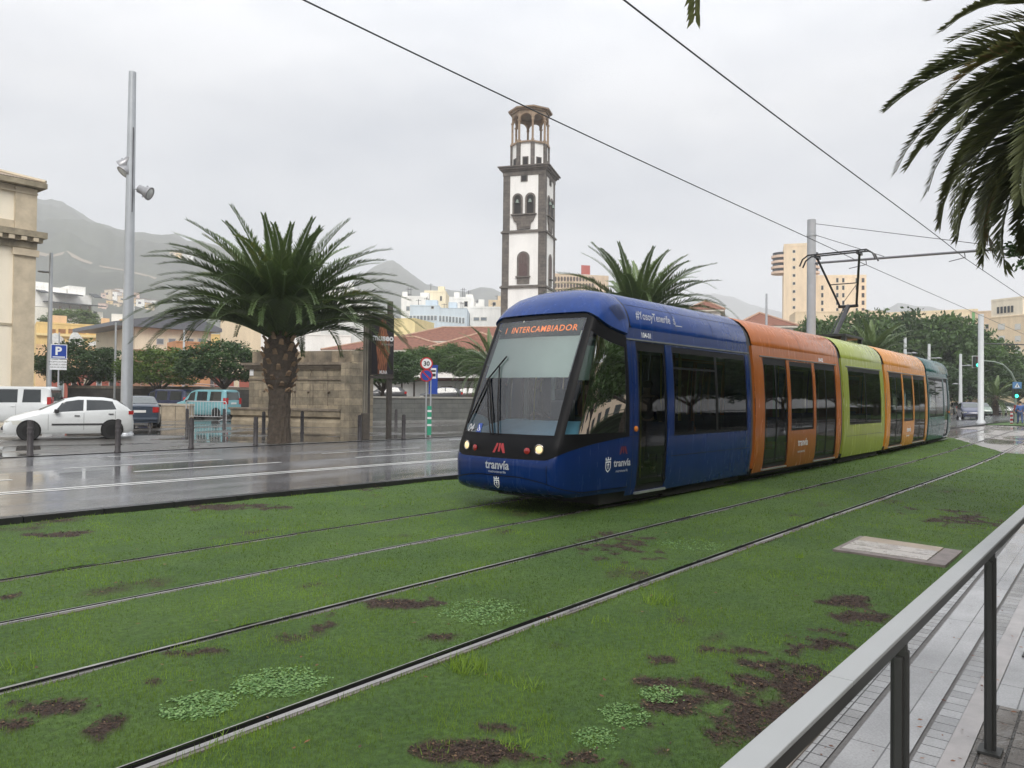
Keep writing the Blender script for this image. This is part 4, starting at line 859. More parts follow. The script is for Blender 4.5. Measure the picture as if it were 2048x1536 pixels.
def palm(label, x, y, zb, ht, ln, nf, seed, rt=.42, parentgroup=None, npair=70, leaf=.42, wmul=1., mt=None, bulb=True, lean=(0, 0), low=-.45, top=1.45, droopk=1., rbot=None):
    o = thing('palm_tree', label, 'palm tree', (x, y, zb), 0, parentgroup)
    b = MB(); hb = ht - (1.9 if bulb else .5); pr = [(rt * 1.12, 0), (rt * 1.0, .25), (rt * .95, hb * .5), (rt * .97, hb)]
    if bulb: pr += [(rt * 1.36, hb + .25), (rt * 1.52, hb + .9), (rt * 1.38, hb + 1.4), (rt * .8, hb + 1.9)]
    else: pr += [(rt * 1.1, ht), (rt * .6, ht + .2)]
    n_ = 28; V = []
    for i in range(61):
        z = pr[-1][1] * i / 60; r0 = interp(z, [(q, p) for p, q in pr]); ring = .03 * ((z * 9) % 1)
        V.append([(math.cos(k * 2 * math.pi / n_) * (r0 + ring * rt + .02 * math.sin(k * 5 + z * 9)) + lean[0] * z / ht, math.sin(k * 2 * math.pi / n_) * (r0 + ring * rt + .02 * math.sin(k * 3 + z * 7)) + lean[1] * z / ht, z) for k in range(n_ + 1)])
    b.grid(V, 0, False); b.build('trunk', M_BARKL if bulb else M_BARK, o)
    # cut frond bases
    sb = MB(); rg = random.Random(seed); z0, z1 = (hb - .15, ht - .05) if bulb else (ht * .35, ht); k = 0; zz = z0; gap = .036 if bulb else .10
    while zz < z1:
        a = k * 2.39996; r0 = interp(zz, [(q, p) for p, q in pr]); c = Vector((math.cos(a) * r0 * .93 + lean[0] * zz / ht, math.sin(a) * r0 * .93 + lean[1] * zz / ht, zz)); t = (zz - z0) / (z1 - z0)
        up = Vector((math.cos(a) * (.9 - .3 * t), math.sin(a) * (.9 - .3 * t), .45 + .6 * t)).normalized(); s_ = Vector((-math.sin(a), math.cos(a), 0)); n2 = up.cross(s_); l_ = rg.uniform(.20, .30) * (.7 + .6 * t) * (rt / .42); w0 = .10 * rt / .42; w1 = .075 * rt / .42
        P_ = [c - s_ * w0 - n2 * w0 * .5, c + s_ * w0 - n2 * w0 * .5, c + s_ * w0 * .6 + n2 * w0 * .6, c - s_ * w0 * .6 + n2 * w0 * .6]
        e = c + up * l_; P_ += [e - s_ * w1 - n2 * w1 * .5, e + s_ * w1 - n2 * w1 * .5, e + s_ * w1 * .6 + n2 * w1 * .5, e - s_ * w1 * .6 + n2 * w1 * .5]
        sb.add(P_, [(0, 1, 5, 4), (1, 2, 6, 5), (2, 3, 7, 6), (3, 0, 4, 7), (4, 5, 6, 7)], 0 if rg.random() < .7 else 1); zz += gap * (.42 / rt) ** .5; k += 1
    sb.build('bark_pattern', [M_BARKD, mat('palm_stub_tip', (.30, .20, .12), .8, var=.3, scale=9)], o)
    fr = palm_fronds(nf, ln, seed, top, low, 0, droopk=droopk, rbase=rt * .75)
    c_ = palm_crown('crown', fr, seed, mt or M_FROND, o, npair, leaf, wmul); c_.location = (lean[0], lean[1], ht)
    return o
c = gnd(567, 886, PLAZAZ)
big = palm('large date palm with thick stubby trunk at the edge of the wet road', c.x, c.y + .25, PLAZAZ, 3.7, 4.9, 108, 5, rt=.36, npair=130, leaf=.62, wmul=1.3, low=.44, top=1.38, droopk=1.05)
c = dep(1275, 640, 38)
palm('tall date palm rising behind the roof of the blue carriage', c.x, c.y, .1, 5.3, 5.3, 84, 11, rt=.42, npair=90, leaf=.62, wmul=1.7, low=.0, top=1.38, droopk=1.1)
c = dep(1742, 720, 60)
palm('dark date palm behind the lime carriage, in front of the green trees', c.x, c.y, .0, 5.2, 4.4, 55, 23, rt=.42, npair=44, leaf=.6, wmul=2.6, low=-.35, top=1.3, droopk=1.0)
c = dep(1990, 800, 90)
palm('small palm behind the mast at the crossing', c.x, c.y, .0, 2.2, 4.0, 36, 31, rt=.38, npair=34, leaf=.6, wmul=3.2, low=-.5, top=1.2, bulb=False)
c = dep(1925, 790, 105)
palm('low bushy palm between the parked cars and the green hedge', c.x, c.y, .0, 2.2, 3.8, 30, 37, rt=.38, npair=30, leaf=.6, wmul=3.6, low=-.3, top=1.3, bulb=False)
c = dep(985, 700, 56)
palm('palm partly hidden behind the windscreen, beside the tiled roofs', c.x, c.y, .5, 3.6, 3.8, 40, 41, rt=.36, npair=44, leaf=.5, wmul=2.2, low=-.5, bulb=False)
# two palms on the platform side: only hanging fronds reach the picture
c = dep(2330, 85, 9.6)
palm('palm whose drooping fronds hang into the top right corner', c.x, c.y, 0, c.z, 3.3, 104, 47, rt=.30, npair=130, leaf=.58, wmul=2.0, low=-.5, top=1.35, mt=M_FRONDN, bulb=False, droopk=1.0)

def crown_mesh(name, rx, ry, rz, nclump, nleaf, leaf, seed, mt, flat=.5, hollow=.55, clump=.32):
    rg = np.random.default_rng(seed); C_ = []
    while len(C_) < nclump:
        p = rg.normal(size=3); p /= np.linalg.norm(p); r = hollow + (1 - hollow) * rg.random() ** .6; p = p * r
        if p[2] < -.55: continue
        lump = .82 + .36 * vnoise(np.array([p[0] * 2.1 + seed]), np.array([p[1] * 2.1 + p[2] * 1.7]))[0]; C_.append(p * lump)
    C_ = np.array(C_) * [rx, ry, rz]; N = nclump * nleaf; cc = np.repeat(C_, nleaf, 0); d = rg.normal(size=(N, 3)); d /= np.linalg.norm(d, axis=1)[:, None]
    sz = np.repeat(clump * (.6 + .8 * rg.random(nclump)), nleaf)[:, None] * min(rx, rz); pos = cc + d * sz * (rg.random((N, 1)) ** .5) * [1.15, 1.15, flat]
    a = rg.normal(size=(N, 3)); a[:, 2] *= .5; a /= np.linalg.norm(a, axis=1)[:, None]; b = rg.normal(size=(N, 3)); b -= (b * a).sum(1)[:, None] * a; b /= np.linalg.norm(b, axis=1)[:, None]
    l = (leaf * (.6 + .8 * rg.random(N)))[:, None]; Q = np.stack([pos - a * l, pos + b * l * .42, pos + a * l, pos - b * l * .42], 1)
    tone = np.clip(np.repeat(rg.random(nclump) * .5, nleaf) + rg.random(N) * .35 + .1, 0, 1); me = polymesh(name, Q.reshape(-1, 3), 4, tone, mt); return me
M_LEAF = leafmat('tree_leaf', (.018, .045, .012), (.10, .175, .04), .5, .22); M_LEAFY = leafmat('tree_leaf_light', (.03, .07, .012), (.14, .21, .035), .5, .25); M_LEAFD = leafmat('tree_leaf_dark', (.012, .032, .010), (.065, .12, .03), .5, .15)
M_TRUNK = mat('tree_trunk', (.075, .058, .045), .9, var=.4, scale=6, bump=.6)
CR = {}
def tree(label, x, y, zb, th, rx, rz, kind='a', seed=0, group=None, ry=None, clumps=230, nleaf=60, leaf=.11, mt=None, trunk_r=.16, name='tree'):
    o = thing(name, label, 'tree', (x, y, zb), seed * 1.7, group); mt = mt or M_LEAF
    key = (kind, mt.name, clumps, leaf)
    if key not in CR: CR[key] = crown_mesh('crown', 1, 1, .62, clumps, nleaf, leaf / 3., seed + 3, mt)
    c_ = link(CR[key], 'crown', o); c_.location = (0, 0, th + rz * .75); c_.scale = (rx, ry or rx, rz / .62)
    b = MB(); rg = random.Random(seed); b.tube([(0, 0, -.05), (.03, .02, th * .5), (rg.uniform(-.1, .1), 0, th * .95)], [trunk_r * 1.3, trunk_r, trunk_r * .85], 10)
    for k in range(7):
        a = k * .9 + rg.random(); r_ = rx * rg.uniform(.5, .8); b.tube([(0, 0, th * .82), (math.cos(a) * r_ * .4, math.sin(a) * r_ * .4, th + rz * .25), (math.cos(a) * r_, math.sin(a) * r_, th + rz * .8)], [trunk_r * .6, trunk_r * .4, trunk_r * .15], 7)
    b.build('trunk', M_TRUNK, o); return o
def tree_px(label, px, py_base_gz, D, top_py, half_px, th, **k):
    """a tree at depth D: trunk at px, crown top at top_py, half width in pixels"""
    c = dep(px, 790, D); ztop = dep(px, top_py, D).z; rz = (ztop - py_base_gz - th) / 1.62; return tree(label, c.x, c.y, py_base_gz, th, half_px / F * D, rz, **k)
G1 = 'street trees beyond the parked cars'
tree_px('round dark street tree behind the parking sign', 165, .1, 62, 692, 88, 2.1, seed=1, group=G1, mt=M_LEAFD)
tree_px('light green street tree right of the tall lamp post', 318, .1, 58, 700, 78, 2.0, seed=2, group=G1, mt=M_LEAFY, kind='b')
tree_px('dark street tree left of the stone fountain', 448, .1, 54, 688, 88, 2.3, seed=3, group=G1, mt=M_LEAFD, kind='c')
tree_px('dark spreading tree directly behind the museum banner', 765, .1, 52, 703, 76, 2.2, seed=4, mt=M_LEAFD)
for i, (px, D, tp, hp, mt_, lb) in enumerate([(1640, 95, 655, 70, M_LEAF, 'bushy tree just right of the grey mast, behind the tram roof'), (1572, 100, 672, 40, M_LEAF, 'small tree left of the grey mast, beside the tiled roof'), (1720, 105, 640, 80, M_LEAF, 'tree behind the dark palm, below the long cream building'),
        (1800, 110, 642, 90, M_LEAFD, 'broad dark tree behind the lime and amber carriages'), (1890, 105, 650, 95, M_LEAF, 'largest dark tree, above the teal rear carriage'), (1960, 112, 695, 80, M_LEAF, 'tree behind the green traffic light'),
        (1880, 92, 735, 70, M_LEAFD, 'dark tree behind the roof of the teal carriage'), (2035, 120, 735, 60, M_LEAF, 'green tree at the right edge below the cream tower'), (1985, 100, 745, 60, M_LEAFD, 'dark tree behind the arm of the traffic light')]):
    tree_px(lb, px, 0, D, tp, hp, 2.2 if D > 95 else 1.5, seed=20 + i, group='trees beyond the tram', mt=mt_, kind='r%d' % (i % 3), clumps=300, nleaf=56, leaf=.14, trunk_r=.3)
# leafy branch hanging at the right edge
o = thing('tree', 'leafy branch tips hanging at the right edge below the palm fronds', 'tree', dep(2150, 500, 14)[:])
me = crown_mesh('crown', 1.05, 1.05, .55, 60, 40, .06, 77, M_LEAFD, hollow=.2); c_ = link(me, 'crown', o)
b = MB(); b.tube([(0, 0, 0), (1.5, -1.0, -2), (1.8, -1.3, -6.0)], [.08, .16, .2], 8); b.build('trunk', M_TRUNK, o)
o = palm('palm over the platform with one frond tip dipping in at the top edge', 3.1, -.95, 0, 7.0, 3.6, 34, 53, rt=.28, npair=70, leaf=.45, wmul=1.7, low=.62, top=1.4, mt=M_FRONDN, bulb=False, droopk=.6)
c_ = palm_crown('hanging_frond', [(math.radians(64), .12, 5.2, 1.76, -.02, np.array([0, 0, -.2]))], 3, M_FRONDN, o, 110, .42, 1.7); c_.location = (0, 0, 7.0)
for i in range(9):  # unseen trees added to keep bright sky out of the tram's rear reflections
    tree('unseen tree added far along the promenade to darken the tram rear, %s' % ['first', 'second', 'third', 'fourth', 'fifth', 'sixth', 'seventh', 'eighth', 'last'][i], 112 + 11 * i, -13 - 2.2 * i, 0, 1.6, 7.5, 5.2, seed=80 + i, group='unseen trees added far along the promenade', mt=M_LEAF, kind='a', clumps=230)
# trees standing behind the camera along the promenade: they shade the platform and show in the glass and paint of the tram
for i in range(16):
    tree('broad tree of the promenade behind the platform, number %s along the kerb' % ['one', 'two', 'three', 'four', 'five', 'six', 'seven', 'eight', 'nine', 'ten', 'eleven', 'twelve', 'thirteen', 'fourteen', 'fifteen', 'sixteen'][i], -9 + 7.6 * i, -9.5 - (i % 2) * 1.6, 0, 2.6, 4.6, 3.1, seed=50 + i, group='promenade trees behind the platform', mt=M_LEAF, kind='a', clumps=230)

o = thing('hedge', 'unseen hedge added behind the platform to darken reflections in the tram windows', 'hedge', (48, -13.5, 0)); cm = crown_mesh('foliage', 1, 1, .6, 400, 60, .02, 61, M_LEAFD, hollow=.1, clump=.12); c_ = link(cm, 'foliage', o); c_.location = (0, 0, .8); c_.scale = (76, 1.2, 1.6)  # hedge added out of view to darken what the tram glass mirrors
MB().b2(-72, 72, -.5, .5, 0, 1.5).build('core', mat('hedge_core', (.02, .035, .012), .9), o)
# ------------------------------------------------------------------ railing on the platform
M_RAIL = mat('railing_top', (.33, .34, .34), .40, metal=.0, var=.08, scale=3, rvar=.1); M_POST = mat('railing_post', (.035, .036, .034), .4, var=.2)
rl = thing('metal_railing', 'long flat topped metal railing between the platform and the lawn', 'railing')
rl.location = (1.409, .561, 0); rl.rotation_euler.z = -.017
RH = 1.045; XR0 = [1.235 + 1.839 * k for k in range(-3, 6)]
for x0, x1 in ((-5.5, .62), (.623, 4.42), (4.423, 10.6)): b = MB(); b.b2(x0, x1, -.032, .032, RH - .012, RH); b.build('top_plate', M_RAIL, rl, bevel=.002)
MB().b2(-5.5, 10.6, -.028, .028, RH - .048, RH - .0122).build('under_rail', M_POST, rl)
for x in XR0:
    b = MB(); b.b2(x - .010, x + .010, -.026, .026, .012, RH - .08); b.b2(x - .028, x + .028, -.012, .012, .012, RH - .10); b.b2(x - .012, x + .012, -.02, .02, RH - .10, RH - .0482); b.build('post', M_POST, rl, bevel=.003)
    MB().box((x, 0, .012), (.11, .10, .012)).build('base_plate', M_POST, rl)
ch = MB(); M_CH = mat('chain_steel', (.05, .05, .052), .4, metal=.6, var=.2)
a = Vector((8.16, .44, .62)); e = Vector((9.2, -1.7, .65))
for i in range(60):
    t = i / 59; p = a.lerp(e, t); p.z -= .34 * math.sin(t * math.pi) ; q = a.lerp(e, t + .01); q.z -= .34 * math.sin((t + .01) * math.pi); d = (q - p).normalized(); s_ = Vector((0, 0, 1)).cross(d).normalized(); u = d.cross(s_); A_ = s_ if i % 2 else u
    ring = [p + d * .026 * math.cos(k) + A_ * .014 * math.sin(k) for k in np.linspace(0, 2 * math.pi, 9)]; ch.tube(ring, .005, 4, cap=False)
tag(ch.build('chain', M_CH), 'dark sagging chain hooked to a railing post above the wet paving', 'chain')

# ------------------------------------------------------------------ street furniture
M_BOL = mat('bollard_iron', (.045, .040, .042), .5, var=.3, scale=8, bump=.2); GB = 'cast iron bollards along the wet plaza'
def bollard(label, px, py, lean=0):
    c = gnd(px, py, PLAZAZ); b = MB(); o = thing('bollard', label, 'bollard', c[:], 0, GB)
    b.lathe([(.085, 0), (.085, .03), (.072, .05), (.070, .55), (.078, .56), (.078, .60), (.070, .61), (.070, .66), (.078, .67), (.078, .71), (.070, .72), (.068, .80)], n=18); b.build('post', M_BOL, o)
    n_ = 18; t = MB(); V = [(.068 * math.cos(k * 2 * math.pi / n_), .068 * math.sin(k * 2 * math.pi / n_), .80) for k in range(n_)] + [(.068 * math.cos(k * 2 * math.pi / n_), .068 * math.sin(k * 2 * math.pi / n_), .86 - .05 * math.cos(k * 2 * math.pi / n_ - .9)) for k in range(n_)]
    t.add(V, [(k, (k + 1) % n_, (k + 1) % n_ + n_, k + n_) for k in range(n_)] + [tuple(range(n_, 2 * n_))], 0, True); t.build('slanted_cap', M_BOL, o); o.rotation_euler.x = lean; return o
for a in [('bollard in front of the front wheel of the white hatchback', 60, 912), ('bollard in front of the rear wheel of the white hatchback', 235, 905, .04), ('bollard between the lamp post and the large palm', 382, 897), ('bollard just left of the large palm trunk', 511, 891),
          ('bollard just left of the museum banner posts', 719, 881), ('bollard just right of the museum banner posts', 807, 878), ('bollard in the second row, seen left of the palm behind the fountain basin edge', 527, 868), ('bollard in the second row, right behind the palm trunk', 604, 866),
          ('bollard by the metal crowd barrier, at its right end', 448, 857), ('bollard at the left end of the metal crowd barrier', 374, 857), ('small bollard beside the rear bumper of the dark sedan', 300, 857), ('distant bollard before the grey wall, between banner and road signs', 792, 855)]: bollard(*a)
# tall lamp post
M_GALV = mat('galvanised', (.42, .44, .46), .38, metal=.35, var=.1, scale=1.5); c = gnd(252, 868, PLAZAZ)
lp = thing('lamp_post', 'very tall tapering grey mast with three floodlights beside the white hatchback', 'lamp post', c[:])
MB().lathe([(.28, 0), (.23, .08), (.215, .3), (.205, 3), (.175, 8), (.135, 14.1), (.0, 14.15)], n=20).build('mast', M_GALV, lp)
b = MB(); b.b2(-.02, .02, -.175, -.155, 8.6, 11.9); b.build('cable_strip', mat('strip_dark', (.12, .12, .13), .5), lp)
D_ = (c - CAM).length
def flood(px, py, dirn, tilt):
    p = vplane(px, py, c, c + RT * 5); q = MB(); v = Vector(dirn).normalized(); Mx = v.to_track_quat('Z', 'Y').to_matrix()
    q.lathe([(.10, -.30), (.16, -.26), (.17, -.05), (.20, 0), (.27, .18), (.27, .22), (.0, .20)], (0, 0, 0), 18, 0, M=Mx); q.box((0, 0, 0), (.02, .5, .05), M=Mx)
    base = Vector((c.x, c.y, p.z + .15)); fl = q.build('floodlight', mat('flood_metal', (.30, .30, .31), .35, metal=.4, var=.2), lp, loc=(p - c)[:]); MB().tube([base - c, (p - c)], .03, 6).build('bracket', M_GALV, lp)
    g = MB(); g.lathe([(.235, .195), (.20, .215), (0, .222)], (0, 0, 0), 16, 0, M=Mx); g.build('lens', mat('flood_lens', (.6, .62, .62), .1, var=0), fl)
flood(252, 326, -RT * .8 + Vector((0, 0, -.75)), 0); flood(254, 338, -RT * .5 - FW * .5 + Vector((0, 0, -.8)), 0); flood(290, 383, RT * .85 + Vector((0, 0, -.4)), 0)
# thin street lamp behind the parking sign and others far left
def thin_lamp(label, px, D, top, arms, r=.09, zb=.1, col=None, group=None):
    c = dep(px, 800, D); c.z = zb; o = thing('street_lamp', label, 'street lamp', c[:], 0, group); h = dep(px, top, D).z - zb
    MB().lathe([(r * 1.3, 0), (r * 1.1, .5), (r * .7, h), (0, h + .02)], n=12).build('pole', col or M_GALV, o)
    for dx, pz in arms:
        z = dep(px, pz, D).z - zb; d = RT * dx; MB().tube([(0, 0, z), d + Vector((0, 0, z + .02))], .03, 6).build('arm', col or M_GALV, o)
        b = MB(); e = d; b.lathe([(.0, .10), (.10, .09), (.30, .02), (.30, -.03), (.0, -.05)], (e.x, e.y, z), 14); b.build('lamp_head', mat('lamp_head', (.25, .26, .27), .4, var=.05), o)
    return o
thin_lamp('slender street lamp rising behind the parking sign', 97, 46, 505, [(-.45, 543)], .14)
thin_lamp('thin lamp pole just left of the tall lamp post', 229, 60, 645, [], .09)
thin_lamp('thin white pole between the street trees beside the large palm', 366, 66, 660, [], .11, col=mat('pole_white', (.6, .62, .63), .4, var=0))
WHP = mat('pole_white', (.6, .62, .63), .4, var=0); GL = 'white lamp poles beyond the tram'
thin_lamp('white lamp pole showing above the amber carriage roof', 1810, 70, 674, [(.8, 706)], .17, 0, WHP, GL); thin_lamp('white lamp pole showing just left of the teal carriage roof', 1858, 74, 688, [(.9, 716)], .17, 0, WHP, GL)
thin_lamp('white lamp pole behind the rear end of the tram', 1921, 78, 708, [(.8, 731), (-.5, 768)], .17, 0, WHP, GL); thin_lamp('pale pole behind the tiled roofs above the orange carriage', 1532, 60, 587, [], .11, 0, MATS['mast_grey'])
thin_lamp('small pole with a white lamp right of the tall crossing mast', 1972, 100, 742, [(.2, 742)], .12, 0, WHP)

# signs
M_SB = mat('sign_blue', (.012, .05, .30), .35, var=0); M_SW = mat('sign_white', (.72, .73, .74), .4, var=.03); M_SR = mat('sign_red', (.45, .02, .025), .35, var=0); M_SK = mat('sign_black', (.02, .02, .02), .5, var=0)
def facing(c): return math.atan2(-c.y, -c.x) + math.pi / 2        # local -y towards the viewer's side of the street
def placed(b, name, mt, parent, dz=0): return b.build(name, mt, parent)
c = dep(116, 800, 37); c.z = .1
sg = thing('parking_sign', 'blue P parking sign above a white text plate behind the white van', 'road sign', c[:], facing(c)); zt = dep(116, 690, 37).z - .1
MB().lathe([(.035, 0), (.035, zt + .6)], n=10).build('pole', M_GALV, sg)
z0 = dep(116, 718, 37).z - .1; s_ = .68
b = MB(); b.b2(-s_ / 2, s_ / 2, -.05, -.04, z0, z0 + .7); p = b.build('sign_plate', M_SW, sg, bevel=.004)
MB().b2(-s_ / 2 + .03, s_ / 2 - .03, -.054, -.051, z0 + .03, z0 + .67).build('blue_field', M_SB, p); shift(text_mb('P', .38, .001, bold=.02), (-.16, -.058, z0 + .21)).build('letter', M_SW, p); MB().b2(-.26, .26, -.058, -.055, z0 + .07, z0 + .12).build('text_bar', M_SW, p)
b = MB(); b.b2(-.36, .34, -.05, -.04, z0 - .52, z0 - .03); p = b.build('text_plate', M_SW, sg, bevel=.004)
for i, tx in enumerate(('EXCEPTO AUTOBUS', 'DE LUNES A VIERNES', 'DE 8 A 20 HORAS')): shift(text_mb(tx, .07, .001, align='CENTER', sp=.9), (0, -.053, z0 - .17 - .13 * i)).build('lettering', M_SK, p)
# 30 / no parking / bus sign
c = gnd(856, 878, PLAZAZ); c = dep(856, 800, 29.5); c.z = PLAZAZ; kk = 29.5 / F
sg = thing('speed_limit_sign', 'thin double post with round 30 sign over a round no parking sign', 'road sign', c[:], facing(c))
def zz(py): return dep(856, py, 29.5).z - PLAZAZ
for dx in (-.07, .10): MB().lathe([(.03, 0), (.03, zz(722) if dx < 0 else zz(735))], (dx, 0, 0), n=10).build('post', M_GALV, sg)
def disc(parent, name, x, z, r, y, mt, n=28):
    b = MB(); b.lathe([(r, 0), (r, .006), (0, .0061)], (x, y, z), n, 0, M=Matrix.Rotation(math.pi / 2, 3, 'X'), smooth=False); return b.build(name, mt, parent)
r_ = .24; z1 = zz(727); d = disc(sg, 'speed_disc', -.07, z1, r_, -.04, M_SR); disc(d, 'white_field', -.07, z1, r_ * .78, -.049, M_SW); shift(text_mb('30', .17, .001, align='CENTER', bold=.008), (-.07, -.058, z1 - .085)).build('number', M_SK, d)
z2 = zz(751); d = disc(sg, 'no_parking_disc', -.07, z2, r_, -.04, M_SR); disc(d, 'blue_field', -.07, z2, r_ * .8, -.049, M_SB)
b = MB(); b.box((-.07, -.058, z2), (.40, .004, .05), M=Matrix.Rotation(math.radians(45), 3, 'Y')); b.build('red_bar', M_SR, d)
z3 = zz(788); b = MB(); b.b2(.02, .36, -.02, -.01, z3, zz(730)); p = b.build('bus_plate', M_SB, sg); b = MB(); b.b2(.09, .30, -.026, -.022, zz(757), zz(736)); b.build('white_panel', M_SW, p)
b = MB(); b.b2(.11, .28, -.030, -.027, zz(753), zz(747)); b.b2(.11, .28, -.030, -.027, zz(744), zz(740)); b.build('bus_symbol', M_SK, p)
b = MB(); b.b2(-.02, .14, -.03, -.02, zz(870), zz(812)); p = b.build('green_marker', mat('marker_green', (.02, .28, .16), .4, var=0), sg)
for py in (822, 836, 850): MB().b2(-.02, .14, -.034, -.031, zz(py + 2), zz(py - 2)).build('stripe', M_SW, p)

# museum banner on two steel posts and the slim totem beside it
c0 = gnd(727, 882, PLAZAZ); A0, A1 = dep(733, 882, 28.3), dep(777, 880, 28.9); A0.z = A1.z = PLAZAZ
rzb = math.atan2(A1.y - A0.y, A1.x - A0.x); wB = (A1 - A0).length; M_BR = mat('banner_steel', (.07, .062, .055), .5, var=.3, scale=5); M_BLK2 = mat('banner_black', (.016, .013, .018), .4, var=.1)
bn = thing('museum_banner', 'tall dark museum poster held between two brown steel posts', 'banner', A0[:], rzb)
def bz(py): return dep(755, py, 28.6).z - PLAZAZ
MB().b2(-.09, .09, -.07, .07, 0, bz(628)).build('post', M_BR, bn, bevel=.01); MB().b2(wB - .09, wB + .09, -.07, .07, 0, bz(600)).build('post', M_BR, bn, bevel=.01)
MB().b2(.06, wB + .12, -.10, -.06, bz(751), bz(628)).build('frame', M_BR, bn); zb0, zb1 = bz(748), bz(631)
ps = MB().b2(.11, wB + .09, -.118, -.102, zb0, zb1).build('poster', M_BLK2, bn)
b = MB(); b.b2(.0, wB + .1, -.14, -.02, bz(757), bz(752)); b.build('lower_rail', M_BR, bn)
# weathered rust-coloured wooden relief on the poster
m_ = bpy.data.materials.new('wood_print'); m_.use_nodes = True; t = m_.node_tree; n = t.nodes; bs = n['Principled BSDF']; bs.inputs['Roughness'].default_value = .5
co = n.new('ShaderNodeTexCoord'); mpn = n.new('ShaderNodeMapping'); mpn.inputs['Scale'].default_value = (13, 1, 1.6); z_ = n.new('ShaderNodeTexNoise'); z_.inputs['Scale'].default_value = 1.6; z_.inputs['Detail'].default_value = 8; z_.inputs['Distortion'].default_value = .8
r2 = n.new('ShaderNodeValToRGB'); r2.color_ramp.elements[0].position = .36; r2.color_ramp.elements[1].position = .66; r2.color_ramp.elements[0].color = (.035, .012, .008, 1); r2.color_ramp.elements[1].color = (.42, .155, .07, 1)
t.links.new(co.outputs['Object'], mpn.inputs[0]); t.links.new(mpn.outputs[0], z_.inputs['Vector']); t.links.new(z_.outputs[0], r2.inputs[0]); t.links.new(r2.outputs[0], bs.inputs['Base Color'])
H_ = zb1 - zb0; W_ = wB - .02; X_ = .12
poly = [(.27, 0), (.26, .2), (.20, .4), (.17, .58), (.24, .66), (.30, .72), (.34, .84), (.40, .93), (.52, .985), (.62, .93), (.64, .80), (.67, .72), (.78, .64), (.83, .5), (.80, .35), (.70, .2), (.66, 0)]
b = MB(); b.prism([(X_ + a * W_, zb0 + .01 + c_ * (H_ - .03)) for a, c_ in poly], -.122, -.1195); b.build('print', m_, ps)
tb = text_mb('museo', .24, .001, bold=.012); wv = max(p[0] for p in tb.v); tb.v = [(p[0] * (W_ * .98) / wv + X_ + .005, p[1] - .128, p[2] * 1.0 + bz(681)) for p in tb.v]; tb.build('lettering', M_SW, ps)
tb = text_mb('arqueología', .10, .001); wv = max(p[0] for p in tb.v); tb.v = [(p[0] * (W_ * .55) / wv + X_ + W_ * .42, p[1] - .128, p[2] + bz(690)) for p in tb.v]; tb.build('lettering', mat('faded', (.4, .38, .36), .5, var=0), ps)
tb = text_mb('MUNA', .13, .001, bold=.004); wv = max(p[0] for p in tb.v); tb.v = [(p[0] * (W_ * .36) / wv + X_ + W_ * .34, p[1] - .128, p[2] + bz(747.5)) for p in tb.v]; tb.build('lettering', M_SW, ps)
c = dep(722, 884, 27.9); c.z = PLAZAZ; tt = thing('steel_totem', 'slim double steel upright standing against the left post of the museum banner', 'totem', c[:], rzb)
b = MB(); zt = dep(728, 612, 28.2).z; b.b2(.07, .12, -.05, .05, .9, zt - .3); b.b2(.17, .22, -.05, .05, .9, zt - .3); b.b2(.125, .165, -.02, .02, .9, zt - .4); b.build('uprights', mat('totem_pale', (.26, .235, .19), .5, var=.2), tt); b = MB(); b.b2(.03, .27, -.1, .1, 0, .95); b.build('foot', mat('totem_foot', (.10, .085, .07), .6, var=.3, scale=6), tt, bevel=.02)

# crowd barrier
A0, A1 = dep(372, 845, 45), dep(452, 845, 44); A0.z = A1.z = PLAZAZ; rzb = math.atan2(A1.y - A0.y, A1.x - A0.x); wB = (A1 - A0).length
cb = thing('crowd_barrier', 'galvanised crowd barrier of thin bars in front of the turquoise van', 'barrier', A0[:], rzb); b = MB()
b.tube([(0, 0, .0), (0, 0, 1.05), (.06, 0, 1.12), (wB - .06, 0, 1.12), (wB, 0, 1.05), (wB, 0, 0)], .03, 8); b.tube([(0, 0, .25), (wB, 0, .25)], .02, 6)
for k in range(1, 14): b.tube([(wB * k / 14, 0, .25), (wB * k / 14, 0, 1.12)], .013, 5)
b.build('frame', mat('barrier_zinc', (.5, .51, .52), .4, metal=.2, var=.1), cb)
for x in (.25, wB - .25): MB().tube([(x, -.3, .02), (x, 0, .12), (x, .3, .02)], .02, 6).build('foot', M_GALV, cb)
# low beige wall behind the sedan
A0, A1 = dep(296, 850, 47), dep(378, 850, 46.2); A0.z = A1.z = PLAZAZ; rzb = math.atan2(A1.y - A0.y, A1.x - A0.x); wB = (A1 - A0).length; M_BEI = mat('beige_stone', (.36, .30, .22), .6, var=.3, scale=2, bump=.3, detail=10)
lw = thing('low_wall', 'low beige stone wall between the dark sedan and the crowd barrier', 'wall', A0[:], rzb); MB().b2(0, wB, 0, .4, 0, .82).build('wall', M_BEI, lw); MB().b2(-.05, wB + .05, -.05, .45, .822, .94).build('coping', mat('coping', (.42, .37, .3), .5, var=.25, scale=3), lw)
for k in range(1, 3): MB().b2(wB * k / 3 - .02, wB * k / 3 + .02, -.004, .0, .02, .8).build('joint', mat('joint', (.12, .1, .08), .8), lw)
# planting kerb around the fountain plaza
A0, A1 = dep(280, 858, 36), dep(520, 858, 36)
